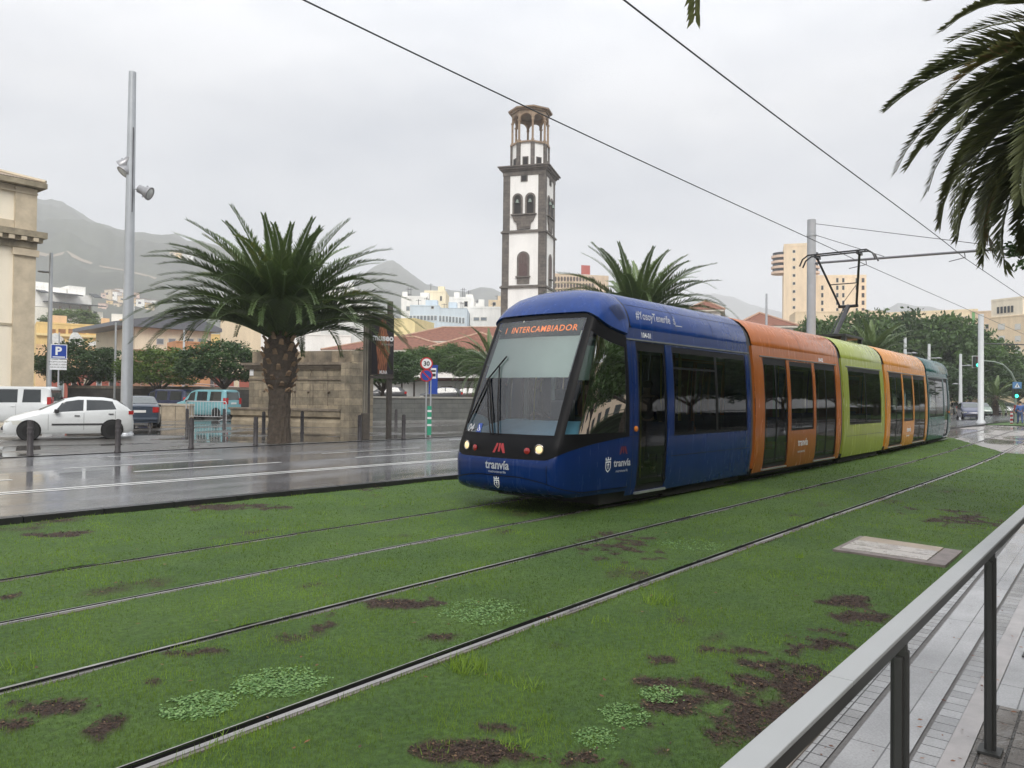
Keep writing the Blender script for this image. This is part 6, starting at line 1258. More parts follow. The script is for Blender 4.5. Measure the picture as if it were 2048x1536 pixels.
# 2 streets climbing behind the left trees
o, f = B('low yellow building with arched glass skylights behind the parking sign', 70, 100, 300, 106, 692, 10, plaster('plaster_peach', (.70, .48, .28)), parapet=.2)
for pa, pb, pt in ((98, 122, 668), (136, 163, 665), (172, 240, 683)):
    a, z = f.loc(pa, 692); c_, _ = f.loc(pb, 692); zt_ = f.loc(pa, pt)[1]; b = MB(); n_ = 12
    b.grid([[(a + (c_ - a) * (1 - math.cos(k * math.pi / n_)) / 2, y, f.h + .2 + (zt_ - f.h) * math.sin(k * math.pi / n_)) for k in range(n_ + 1)] for y in (.5, 9)], 0, True); b.build('glass_vault', mat('vault_glass', (.55, .60, .62), .25, var=.25, scale=1.5), o)
    b = MB(); b.prism([(a + (c_ - a) * (1 - math.cos(k * math.pi / n_)) / 2, f.h + .2 + (zt_ - f.h) * math.sin(k * math.pi / n_)) for k in range(n_ + 1)], .42, .5); b.build('vault_end', mat('vault_end', (.62, .64, .64), .4, var=.2, scale=3), o)
o, f = B('long orange yellow building with a recessed balcony row below the terraces', 70, 128, 262, 136, 648, 12, YEL, parapet=.3)
for i in range(8): p = 96 + i * 20; W(o, f, p, 657, p + 16, 668, mat('loggia', (.28, .14, .06), .8, var=.3), YEL, t=.05, nm='loggia')
a, z = f.loc(90, 656); MB().b2(0, f.w, -.5, -.08, f.loc(150, 674)[1], f.loc(150, 669)[1]).build('balcony_edge', plaster('yellow_light', (.76, .6, .3)), o)
for p in (102, 118, 205, 242): a, _ = f.loc(p, 640); MB().b2(a, a + 1.2, 1, 2.4, f.h + .3, f.h + 1.6).build('chimney', plaster('plaster_peach', (.7, .5, .3)), o)
o, f = B('pale cream hall behind the street trees, under the grey roof', 268, 86, 420, 92, 652, 14, plaster('plaster_pale', (.74, .66, .50)), parapet=.1)
for p in (312, 336, 372, 395): W(o, f, p, 676, p + 16, 690, M_PANEL)
b = MB(); h = f.h; b.prism([(-2.5, h + .12), (f.w * .62, h + 1.7), (f.w + 1, h + .12), (f.w + 1, h - .3), (-2.5, h - .3)], -.8, 14.5); b.build('roof', mat('grey_roof', (.13, .14, .16), .5, var=.15), o)
for lb, a_ in (('brown rendered wall under the cream hall', (243, 78, 345, 80, 699, 3, plaster('plaster_brown', (.30, .17, .11)))), ('terracotta coloured annex just left of the large palm', (350, 78, 420, 80, 683, 4, plaster('plaster_terra', (.52, .26, .13)))), ('white cube house above the yellow building', (220, 150, 246, 151, 628, 8, WHITE)), ('cream house seen through the palm fronds', (440, 110, 520, 112, 640, 10, CREAM)),
               ('small ochre house behind the cream hall', (395, 120, 450, 122, 668, 8, YEL)), ('white gabled house end left of the tiled roofs', (520, 95, 700, 97, 668, 10, WHITE))): o, f = B(lb, *a_, parapet=.15)
o, f = B('white apartment block on the slope with dark awnings over its terraces', 60, 235, 203, 250, 618, 16, plaster('plaster_offwhite', (.72, .69, .60)), zb=12, parapet=0)
h0 = f.h
a0, _ = f.loc(60, 600); 
for (pa, pb, t_, b_, y0, m_) in ((60, 190, 592, 620, 3, WHITE), (60, 148, 575, 593, 7, WHITE), (150, 184, 573, 593, 6, WHITE), (60, 122, 562, 576, 10, WHITE)):
    a, _ = f.loc(pa, 600); c_, _ = f.loc(pb, 600); block(o, a, c_, f.loc(pb, t_)[1], 9, m_, z0=f.loc(pb, b_)[1], y0=y0, parapet=.3, nm='upper_storey')
for pa, pb, t_, b_ in ((92, 208, 600, 613), (112, 162, 582, 592), (78, 96, 577, 586), (185, 200, 585, 596)):
    a, z1 = f.loc(pa, t_); c_, z0 = f.loc(pb, b_); MB().add([(a, -2, z0), (c_, -2, z0), (c_, 3.2, z1), (a, 3.2, z1), (a, -2, z0 - .3), (c_, -2, z0 - .3), (c_, 3.2, z1 - .3), (a, 3.2, z1 - .3)], [(0, 1, 2, 3), (0, 4, 5, 1), (7, 6, 5, 4), (0, 3, 7, 4), (1, 5, 6, 2)]).build('awning', mat('awning_dark', (.05, .055, .06), .8, var=.2), o)
for p in (106, 128, 148, 168, 186): W(o, f, p, 622, p + 9, 631, M_PANE)
for p in (118, 139, 159, 177): W(o, f, p, 612, p + 4, 640, mat('brown_pier', (.22, .16, .12), .8), mat('brown_pier', (.22, .16, .12), .8), nm='pier')
o = thing('shrub', 'green shrubs on the slope below the white apartment block', 'shrubs', dep(140, 790, 190)[:]); o.location.z = 6
cm = crown_mesh('foliage', 1, 1, .6, 160, 50, .05, 91, M_LEAFY); c_ = link(cm, 'foliage', o); c_.location = (0, 0, dep(140, 640, 190).z - 6); c_.scale = (7, 5, 4.5)
o.rotation_euler.z = YAW - math.pi / 2
# facade, stone wall and ramp railing beneath the trees
o, f = B('red brick coloured arcade front glimpsed under the street trees', 100, 80, 500, 84, 748, 6, plaster('plaster_red', (.34, .10, .07)), parapet=.2)
for i in range(15):
    p = 118 + i * 25; W(o, f, p, 758, p + 10, 795, [M_PANEL, M_PANE, mat('door_cream', (.6, .52, .36), .7)][i % 3], t=.08, nm='doorway')
f = Face(135, 60, 500, 60, .1); o = thing('stone_wall', 'rubble stone retaining wall behind the parked cars on the left', 'wall', f.A[:], f.rz); h = f.loc(300, 778)[1]
MB().b2(0, f.w, 0, .5, 0, h).build('wall', stonemat('rubble', (.085, .08, .075), (.065, .062, .06), .5, .3, .3), o); MB().b2(-.02, f.w, -.03, .53, h + .001, h + .22).build('coping', stonemat('rubble_top', (.24, .21, .17), (.16, .14, .12), .4, .2, .4), o)
f = Face(330, 64, 500, 60.6, .1); o = thing('ramp_railing', 'pinkish ramp railing sloping down above the stone wall', 'railing', f.A[:], f.rz); b = MB()
for pz0, pz1 in ((762, 775), (767, 779), (772, 783)):
    b.tube([(f.loc(335, pz0)[0], 0, f.loc(335, pz0)[1]), (f.loc(480, pz1)[0], 0, f.loc(480, pz1)[1])], .04, 5)
b.tube([(f.loc(230, 764)[0], 0, f.loc(230, 764)[1]), (f.loc(335, 764)[0], 0, f.loc(335, 764)[1])], .04, 5)
b.build('rails', mat('rail_pink', (.50, .38, .36), .5), o)
for k in range(12): p = 240 + k * 21; x, z = f.loc(p, 764 + max(0, p - 335) * .09); MB().tube([(x, 0, 1.3), (x, 0, z)], .035, 5).build('post', MATS['rail_pink'], o)
# low lean-to planting and the long white wall with a vine pergola
o, f = B('long low white building with a small dark window above the grey wall', 745, 74, 1010, 70, 762, 6, WHITE, zb=.9, parapet=0); W(o, f, 883, 772, 904, 786, mat('wood_window', (.10, .05, .03), .6), mat('wood_frame', (.13, .07, .045), .6)); b = MB(); b.b2(-.3, f.w + .2, -.7, 6.2, f.h + .002, f.h + .28); b.build('tile_edge', mat('tile_edge', (.16, .06, .045), .8, var=.4, scale=6), o)
for p in (822, 846): a, _ = f.loc(p, 780); MB().tube([(a, -2, 0), (a, -2, f.h + .2)], .09, 8).build('pergola_post', M_TRUNK, o)
o = thing('creeper', 'dense green creeper spilling over the roof of the low white building', 'creeper', dep(875, 790, 69)[:]); o.rotation_euler.z = YAW - math.pi / 2; cm = crown_mesh('foliage', 1, 1, .6, 260, 60, .035, 95, M_LEAF); zc = dep(875, 728, 69).z - o.location.z; 
for dx, sx_2, dz, sz_ in ((-1.4, 2.6, .1, 1.3), (1.2, 2.6, .2, 1.5), (3.0, 2.0, -.2, 1.4)): c_ = link(cm, 'foliage', o); c_.location = (dx, 0, zc + dz); c_.scale = (sx_2, 1.6, sz_ / .6)
# tiled church houses
def house(label, pxL, DL, pxR, DR, eave_py, ridge_py, depth, zb=.9, ref=None, inset=None, wallm=None, group='white houses with clay tile roofs'):
    f = Face(pxL, DL, pxR, DR, zb); o = thing('tiled_house', label, 'house', f.A[:], f.rz, group); pm = ref or (pxL + pxR) / 2; h = f.loc(pm, eave_py)[1]
    block(o, 0, f.w, h - .25, depth, wallm or WHITE, parapet=0); pr = vplane(pm, ridge_py, f.A + Vector((-f.d.y, f.d.x, 0)) * depth / 2, f.B + Vector((-f.d.y, f.d.x, 0)) * depth / 2); hiproof(o, 0, f.w, 0, depth, h, pr.z - zb, inset=inset); return o, f
house('long white house with a wide tiled roof behind the banner', 652, 88, 905, 86, 700, 674, 12)
house('highest and broadest tiled roof, behind the smaller front roofs', 775, 100, 1100, 98, 682, 655, 12)
o, f = house('front tiled roof with a hipped left end beside the windscreen', 843, 80, 1050, 79, 703, 666, 11); 
W(o, f, 868, 716, 880, 728)
house('tiled pyramid roof seen between palm fronds above the blue roof', 1378, 95, 1440, 94, 620, 602, 8)
o, f = house('tiled hipped roof with white walls above the orange carriage', 1475, 85, 1585, 84, 652, 626, 9); 
W(o, f, 1510, 655, 1520, 664)
# white flats
GW_ = 'white flats behind the tiled roofs'
def flats(label, pxL, pxR, pyT, D, wins=(), mt=WHITE, depth=10, dl=0, parapet=.4, chim=()):
    o, f = B(label, pxL, D + dl, pxR, D, pyT, depth, mt, zb=2, group=GW_, parapet=parapet)
    for w in wins: W(o, f, *w[:4], w[4] if len(w) > 4 else None)
    rg = random.Random(int(pxL + pyT)); 
    for q in range(3): xa = rg.uniform(.1, .9) * f.w; ha = rg.uniform(1.2, 2.6); b = MB(); b.tube([(xa, 2.5, f.h), (xa, 2.5, f.h + ha)], .05, 4); b.tube([(xa - .5, 2.5, f.h + ha * .85), (xa + .5, 2.5, f.h + ha * .85)], .035, 4); b.build('aerial', M_WIRE, o)
    xa = rg.uniform(.15, .7) * f.w; MB().b2(xa, xa + rg.uniform(1.2, 2.4), 1.5, 4, f.h, f.h + rg.uniform(1., 1.8)).build('roof_hut', mt, o)
    for p, t_ in chim: a, z = f.loc(p, t_); MB().b2(a - .55, a + .55, 2, 3.2, f.h + .3, z).build('chimney', WHITE, o)
    return o, f
flats('white flats left of the palm fronds and the banner top', 640, 742, 574, 165, ((700, 590, 708, 598),), dl=-14, chim=((720, 566),))
flats('white flats with a tall chimney right of the banner top', 800, 852, 592, 160, ((812, 612, 820, 622, M_PANEL),), chim=((807, 581),))
flats('cream white block standing highest among the flats', 846, 889, 581, 168, ((880, 592, 884, 602),), mt=plaster('plaster_ivory', (.78, .70, .52)))
o, f = flats('pale blue house with a long glazed gallery', 818, 876, 610, 140, ((862, 612, 868, 618),), mt=plaster('plaster_blue', (.56, .64, .70)), parapet=.2)
a, z1 = f.loc(818, 629); c_, z0 = f.loc(876, 643)
for i in range(8): W(o, f, 819 + i * 7, 631, 825 + i * 7, 641, M_PANEL, WHITE, t=.04, nm='gallery_window')
o, f = flats('white gallery wing with a row of windows running right', 876, 932, 616, 140, (), mt=plaster('plaster_blue', (.56, .64, .70)), parapet=.1, dl=0)
for i in range(8): W(o, f, 878 + i * 6.6, 631 + i * .6, 883 + i * 6.6, 643 + i * .6, M_PANEL, WHITE, t=.04, nm='gallery_window')
flats('white flats with a roof chimney left of the tower', 896, 945, 594, 155, ((928, 602, 936, 614), (928, 630, 933, 636), (900, 612, 906, 618)), chim=((912, 582),))
flats('white flats with a wide balcony just left of the church tower', 938, 1003, 613, 148, ((947, 634, 959, 642, M_PANEL), (961, 634, 974, 642, M_PANEL)), chim=((962, 596),))
flats('cream top floor terrace nearest the church tower', 975, 1010, 600, 170, ((985, 604, 992, 612),), mt=CREAM)
B('plain yellow gable wall behind the museum banner', 740, 120, 828, 118, 637, 8, plaster('plaster_lemon', (.78, .66, .36)), parapet=.1)
# arcaded beige building with red sign
o, f = B('beige office building with rows of oval windows behind the palm', 1104, 232, 1215, 236, 549, 20, BEIGE, parapet=1)
ovm = mat('oval_dark', (.08, .06, .05), .4)
for j, cy in enumerate((558, 571, 584)):
    for i in range(13):
        cx = 1111 + i * 6.2; a, z = f.loc(cx, cy); b = MB(); b.lathe([(.36, -.0), (.36, .05), (.22, .06), (.22, .03), (0, .03)], (0, 0, 0), 12, 0, M=Matrix.Rotation(math.pi / 2, 3, 'X')); b.v = [(p[0] + a, p[1] - .01, p[2] * 2.1 + z) for p in b.v]; b.build('oval_window', ovm, o)
a, z = f.loc(1173, 548); b = MB(); b.b2(a - 1.4, a + 1.4, .8, 1.0, z, z + 2.8); b.build('red_sign', mat('sign_faded_red', (.42, .10, .08), .6), o)
# cream high-rise
o, f = B('tall cream tower block with round balconies behind the pantograph', 1566, 205, 1618, 203, 487, 14, plaster('plaster_tower', (.74, .60, .43)), zb=4, parapet=.8)
for k in range(9): W(o, f, 1585, 500 + k * 16, 1591, 506 + k * 16)
for px_, r_ in ((1563, 2.6), (1620, 2.6)):
    a, _ = f.loc(px_, 520); z0, z1 = f.loc(px_, 546)[1], f.loc(px_, 503)[1]; b = MB(); dz = (z1 - z0) / 4
    for k in range(4): b.lathe([(r_ * .9, z0 + k * dz), (r_, z0 + k * dz + .05), (r_, z0 + k * dz + dz * .45), (r_ * .9, z0 + k * dz + dz * .5)], (a, 2.6, 0), 20)
    b.build('round_balcony', MATS['plaster_tower'] if 0 else plaster('plaster_tower2', (.70, .52, .40)), o); b = MB(); b.lathe([(r_ * .86, z0 + .2), (r_ * .86, z1)], (a, 2.6, 0), 20); b.build('round_glazing', M_PANE, o)
o, f = B('wide cream apartment block joined to the right of the tower block', 1606, 208, 1732, 206, 550, 14, plaster('plaster_tower3', (.76, .62, .45)), zb=4, parapet=.6)
for i, p in enumerate((1642, 1672, 1684, 1711, 1723)):
    for k in range(5):
        if p == 1642 and k == 0: continue
        W(o, f, p, 556 + k * 15, p + (5 if p != 1723 else 6), 565 + k * 15, None, plaster('plaster_rose', (.62, .36, .26)) if p == 1723 else None, t=.05)
B('lower cream storeys in front of the tower block', 1590, 180, 1765, 176, 622, 10, plaster('plaster_low', (.70, .56, .38)), parapet=.3)
o, f = B('long cream building with a cornice above the green trees', 1730, 192, 1956, 180, 622, 12, plaster('plaster_long', (.74, .62, .42)), parapet=.5)
MB().b2(-.3, f.w + .3, -.5, -.08, f.h - 1.6, f.h - 1.2).build('cornice', mat('cornice_worn', (.50, .42, .32), .8, var=.4, scale=.8), o); gridwins(o, f, 1905, 642, 1945, 652, 4, 1, 5, 7)
o, f = B('plain building with a vertical green strip left of the cream corner tower', 1940, 160, 1982, 158, 622, 12, BEIGE, parapet=.3); W(o, f, 1944, 624, 1950, 655, mat('green_strip', (.16, .36, .14), .7), mat('green_strip', (.16, .36, .14), .7), nm='green_panel'); W(o, f, 1970, 648, 1980, 658); W(o, f, 1972, 672, 1980, 684)
o, f = B('cream corner tower with tall slit windows at the right edge', 1977, 150, 2090, 140, 630, 16, plaster('plaster_corner', (.72, .58, .40)), parapet=.2)
a, _ = f.loc(1981, 600); c_, _ = f.loc(2044, 600); block(o, a, c_, f.loc(2012, 600)[1], 12, plaster('plaster_belv', (.76, .68, .54)), z0=f.h + .2, y0=.2, parapet=.4, nm='belvedere')
for i in range(5): x, _ = f.loc(1993 + i * 7, 620); zt_, zb_ = f.loc(1996, 614)[1], f.loc(1996, 627)[1]; MB().b2(x, x + .42, .10, .19, zb_, zt_).build('slit_window', M_PANE, o)
for k in range(4): W(o, f, 1996, 648 + k * 24, 2010, 659 + k * 24, M_SHUT)
for k in range(4): W(o, f, 2030, 648 + k * 24, 2042, 659 + k * 24, M_SHUT)

# ------------------------------------------------------------------ church tower
TA = 6.85; al = R(16); e = RT * math.cos(al) - Vector((FW.x, FW.y, 0)).normalized() * math.sin(al); e.z = 0; e.normalize(); nn_ = Vector((-e.y, e.x, 0))
cor = dep(1087, 790, 118); cor.z = 0; cen = cor - e * TA / 2 + nn_ * TA / 2
ct = thing('church_tower', 'tall white bell tower with dark stone corners and an octagonal lantern', 'tower', cen[:], math.atan2(e.y, e.x))
def tz(py): return dep(1087, py, 118).z
M_QU = stonemat('tower_stone', (.16, .14, .125), (.10, .09, .085), .9, .45, .45, .02); M_TSM = mat('tower_moulding', (.13, .115, .10), .8, var=.4, scale=1.5, bump=.3); M_TWH = plaster('tower_white', (.84, .83, .80), var=.09); M_LAN = stonemat('lantern_stone', (.36, .26, .175), (.28, .20, .14), .8, .4, .35, .01)
S1, S2, S3, S4 = tz(571), tz(459), tz(345), tz(326)
lev = [(0, S1, TA / 2 + .12), (S1, S2, TA / 2 + .04), (S2, S3, TA / 2 - .04)]
for a, c_, r_ in lev:
    MB().b2(-r_ + .06, r_ - .06, -r_ + .06, r_ - .06, a, c_ - .01).build('shaft', M_TWH, ct)
    for sx2 in (-1, 1):
        for sy2 in (-1, 1): MB().b2(sx2 * r_, sx2 * (r_ - 1.12), sy2 * r_, sy2 * (r_ - 1.12), a, c_ - .02).build('quoins', M_QU, ct)
for z, r_ in ((S1, TA / 2 + .32), (S2, TA / 2 + .24)): b = MB(); b.b2(-r_, r_, -r_, r_, z - .22, z + .02); b.b2(-r_ + .15, r_ - .15, -r_ + .15, r_ - .15, z + .021, z + .18); b.build('string_course', M_TSM, ct)
b = MB(); r_ = TA / 2
for q, za, zb_ in ((.02, S3 - .0, S3 + .7), (.22, S3 + .701, S3 + .95), (.5, S3 + .951, S3 + 1.25), (.72, S3 + 1.251, S3 + 1.42)): b.b2(-r_ - q, r_ + q, -r_ - q, r_ + q, za, zb_)
b.build('main_cornice', M_TSM, ct)
def arch_poly(xc, w, z0, z1, n_=10): return [(xc - w, z0)] + [(xc - w * math.cos(k * math.pi / n_), z1 + w * math.sin(k * math.pi / n_)) for k in range(n_ + 1)] + [(xc + w, z0)]
M_HOLE = mat('belfry_dark', (.02, .018, .017), .9, var=0); M_GRI = mat('grille_wood', (.09, .055, .05), .7, var=.4, scale=4)
for q in range(4):
    Rz = Matrix.Rotation(q * math.pi / 2, 3, 'Z')
    def onf(b, name, mt): b.v = [tuple(Rz @ Vector(p)) for p in b.v]; return b.build(name, mt, ct)
    r3 = TA / 2 - .04 - .06; r2 = TA / 2 + .04 - .06; z0 = tz(424); z1 = tz(392)
    for sx2 in (-1, 1):
        b = MB(); b.prism(arch_poly(sx2 * 1.02, .82, z0, z1), -r3 - .14, -r3 - .01); s_ = onf(b, 'belfry_surround', M_TSM)
        b = MB(); b.prism(arch_poly(sx2 * 1.02, .54, z0 + .1, z1), -r3 - .155, -r3 - .141); b.v = [tuple(Rz @ Vector(p)) for p in b.v]; b.build('belfry_opening', M_HOLE, s_)
        b = MB(); b.lathe([(.34, 0), (.30, .1), (.20, .4), (.12, .55), (0, .58)], (sx2 * 1.02, -r3 - .26, z1 - .75), 14); b.v = [tuple(Rz @ Vector(p)) for p in b.v]; b.build('bell', mat('bell_bronze', (.16, .20, .17), .5, metal=.3), s_)
    b = MB(); b.b2(-2.05, 2.05, -r3 - .42, -r3 - .02, z0 - .18, z0 - .002); b.prism([(-1.9, z0 - .181), (1.9, z0 - .181), (1.55, z0 - 1.1), (1.15, z0 - 1.4), (1.05, tz(455)), (-1.05, tz(455)), (-1.15, z0 - 1.4), (-1.55, z0 - 1.1)], -r3 - .22, -r3 - .02); onf(b, 'corbel', M_QU)
    b = MB(); b.b2(-.55, .55, -r3 - .12, -r3 - .01, tz(358), tz(343)); w_ = onf(b, 'small_window', M_TSM); b = MB(); b.b2(-.38, .38, -r3 - .13, -r3 - .121, tz(357), tz(346)); b.v = [tuple(Rz @ Vector(p)) for p in b.v]; b.build('opening', M_HOLE, w_)
    zA, zB = tz(566), tz(513); b = MB(); b.prism(arch_poly(0, 1.0, zA, zB), -r2 - .13, -r2 - .01); w_ = onf(b, 'arched_window', M_TSM); b = MB(); b.prism(arch_poly(0, .70, tz(551), zB), -r2 - .145, -r2 - .131); b.v = [tuple(Rz @ Vector(p)) for p in b.v]; b.build('grille', M_GRI, w_)
    b = MB(); b.b2(-1.2, 1.2, -r2 - .32, -r2 - .135, tz(553), tz(550.5)); onf(b, 'sill', M_TSM)
    b = MB()
    for k in range(-2, 3): b.b2(k * .26 - .025, k * .26 + .025, -r2 - .16, -r2 - .146, tz(525), zB + .35)
    onf(b, 'window_bars', M_TSM)
tz2 = lambda py: dep(1060, py, 121.6).z
ZO0, ZO1, ZO2, ZO3, ZO4 = S3 + 1.42, tz2(290), tz2(262), tz2(233), tz2(226); ro = 3.02
def octo(r_, z0, z1, rot=math.pi / 8): return [(r_ * math.cos(k * math.pi / 4 + rot), r_ * math.sin(k * math.pi / 4 + rot)) for k in range(8)]
MB().prism(octo(ro - .06, 0, 0), ZO0, ZO1, 'xy').build('lantern_base', M_TWH, ct)
b = MB(); b.prism(octo(ro + .22, 0, 0), ZO1 - .05, ZO1 + .2, 'xy'); b.build('lantern_floor', M_LAN, ct)
for k in range(8):
    a = k * math.pi / 4 + math.pi / 8; c_ = Vector((math.cos(a), math.sin(a), 0)); Mz = Matrix.Rotation(a, 3, 'Z')
    MB().box(c_ * (ro - .12) + Vector((0, 0, (ZO0 + ZO1) / 2)), (.5, .62, ZO1 - ZO0 - .06), M=Mz).build('lantern_pier', M_QU, ct)
    b = MB(); p = c_ * (ro - .16); b.box(p + Vector((0, 0, ZO1 + .35)), (.45, .45, .3), M=Mz); b.tube([p + Vector((0, 0, ZO1 + .5)), p + Vector((0, 0, ZO3 - 1.0))], .17, 10); b.box(p + Vector((0, 0, ZO3 - .9)), (.44, .44, .2), M=Mz); b.build('column', M_LAN, ct)
    am = (k + .5) * math.pi / 4 + math.pi / 8; Mm = Matrix.Rotation(am + math.pi / 2, 3, 'Z'); ap = (ro - .05) * math.cos(math.pi / 8); hw_ = (ro - .05) * math.sin(math.pi / 8)
    # spandrel with an arched underside between two columns
    n_ = 10; wq = hw_ - .2; zs = ZO3 - .8; poly = [(-hw_, zs), (-wq, zs)] + [(-wq * math.cos(j * math.pi / n_), zs + wq * .95 * math.sin(j * math.pi / n_)) for j in range(1, n_)] + [(wq, zs), (hw_, zs), (hw_, ZO4), (-hw_, ZO4)]
    b = MB(); V = []
    top = [(x, ZO4) for x, z in poly[1:n_ + 2]]; arc = poly[1:n_ + 2]
    for y in (-ap, -ap + .4):
        V.append([(x, y, z) for x, z in arc]); V.append([(x, y, ZO4) for x, z in arc])
    b.grid([V[0], V[1]], 0, False); b.grid([V[2], V[3]], 0, False); b.grid([V[0], V[2]], 0, False)
    for sx2 in (-1, 1): b.b2(sx2 * wq, sx2 * hw_, -ap, -ap + .4, zs, ZO4)
    b.v = [tuple(Mm @ Vector(p)) for p in b.v]; b.build('lantern_arch', M_LAN, ct)
    b = MB(); b.b2(-.48, .48, -ap - .05, -ap + .1, ZO0 + .15, ZO0 + 1.7); b.v = [tuple(Mm @ Vector(p)) for p in b.v]; w_ = b.build('lantern_window', M_TSM, ct); b = MB(); b.b2(-.34, .34, -ap - .065, -ap - .051, ZO0 + .28, ZO0 + 1.55); b.v = [tuple(Mm @ Vector(p)) for p in b.v]; b.build('opening', M_HOLE, w_)
b = MB(); b.prism(octo(ro + .12, 0, 0), ZO4 + .001, ZO4 + .3, 'xy'); b.prism(octo(ro + .55, 0, 0), ZO4 + .301, ZO4 + .5, 'xy'); b.build('lantern_cornice', M_LAN, ct)
P_ = octo(ro + .58, 0, 0); b = MB(); b.add([(x, y, ZO4 + .501) for x, y in P_] + [(0, 0, ZO4 + 1.5)], [(k, (k + 1) % 8, 8) for k in range(8)]); b.build('lantern_roof', mat('lantern_tiles', (.26, .15, .11), .8, var=.4, scale=3), ct)

# ------------------------------------------------------------------ traffic lights and people at the crossing
Dq = 60; M_TL = mat('signal_black', (.02, .025, .022), .5, var=.1); M_GO = mat('signal_green', (.05, .5, .35), .3, var=0, emit=(.05, .9, .55), es=1.6)
c = dep(2031, 800, Dq); c.z = 0; tl = thing('traffic_light', 'traffic light with a curved arm and a green lamp left of its pole', 'traffic light', c[:], facing(c) if 0 else math.atan2(RT.y, RT.x))
def qz(py, px=2031): return dep(px, py, Dq).z
k_ = Dq / F
pts = [(0, 0, 0), (0, 0, qz(785)), (0.02, 0, qz(765)), (-.35, 0, qz(745)), (-.95, 0, qz(730)), (-1.6, 0, qz(724)), ((1966 - 2031) * k_, 0, qz(722))]
MB().tube(pts, [.09, .08, .075, .07, .06, .055, .05], 10).build('pole', mat('pole_green_grey', (.22, .26, .22), .5), tl)
xh = (1953.5 - 2031) * k_; b = MB(); b.b2(xh - .26, xh + .26, -.12, .12, qz(735), qz(713.5)); h_ = b.build('signal_head', M_TL, tl, bevel=.02)
b = MB(); b.b2(xh - .30, xh + .30, .121, .14, qz(737), qz(712)); b.build('backboard', mat('backboard_pale', (.5, .52, .5), .5), h_)
for py, m_ in ((717, mat('lamp_red_off', (.05, .008, .008), .3, var=0)), (724, mat('lamp_amber_off', (.06, .03, .005), .3, var=0)), (731, M_GO)): b = MB(); b.lathe([(.125, 0), (.11, .03), (0, .05)], (xh, -.121, qz(py)), 16, 0, M=Matrix.Rotation(math.pi / 2, 3, 'X')); b.build('lamp', m_, h_)
b = MB(); b.b2(-.2, .22, -.12, .12, qz(796), qz(778)); h2 = b.build('signal_head', M_TL, tl, bevel=.02); b = MB(); b.lathe([(.14, 0), (.12, .03), (0, .05)], (.02, -.121, qz(792)), 16, 0, M=Matrix.Rotation(math.pi / 2, 3, 'X')); b.build('lamp', M_GO, h2)
b = MB(); b.b2(-.3, .4, -.12, -.10, qz(777), qz(764)); p = b.build('crossing_sign', mat('sign_crossing', (.10, .22, .42), .4, var=0), tl); b = MB(); b.add([(-.16, -.124, qz(775)), (.26, -.124, qz(775)), (.05, -.124, qz(766))], [(0, 1, 2)]); b.build('white_triangle', M_SW, p)
b = MB(); b.add([(.0, -.128, qz(774)), (.1, -.128, qz(774)), (.07, -.128, qz(769)), (.03, -.128, qz(769))], [(0, 1, 2, 3)]); b.build('walker_symbol', M_SK, p)
c = dep(2023, 836, 58); c.z = 0; tb_ = thing('striped_post', 'short red and white striped post left of the traffic light pole', 'post', c[:]); b = MB(); b.lathe([(.09, 0), (.09, .9), (0, .92)], n=14); p = b.build('post', M_SR, tb_)
for z in (.1, .4, .7): b = MB(); b.lathe([(.093, z), (.093, z + .14)], n=14); b.build('white_band', M_SW, p)

o = thing('unseen_building', 'long unseen building added behind the promenade trees as backdrop for tram reflections', 'building', (-30, -48, 0)); MB().b2(0, 130, -12, 0, 0, 15).build('walls', BEIGE, o)  # added out of view, a darker backdrop for the tram's reflections
for i in range(30):
    for k in range(4): MB().b2(3 + i * 4.2, 5 + i * 4.2, .0, .06, 1.5 + k * 3.5, 3.4 + k * 3.5).build('window', M_PANE, o)
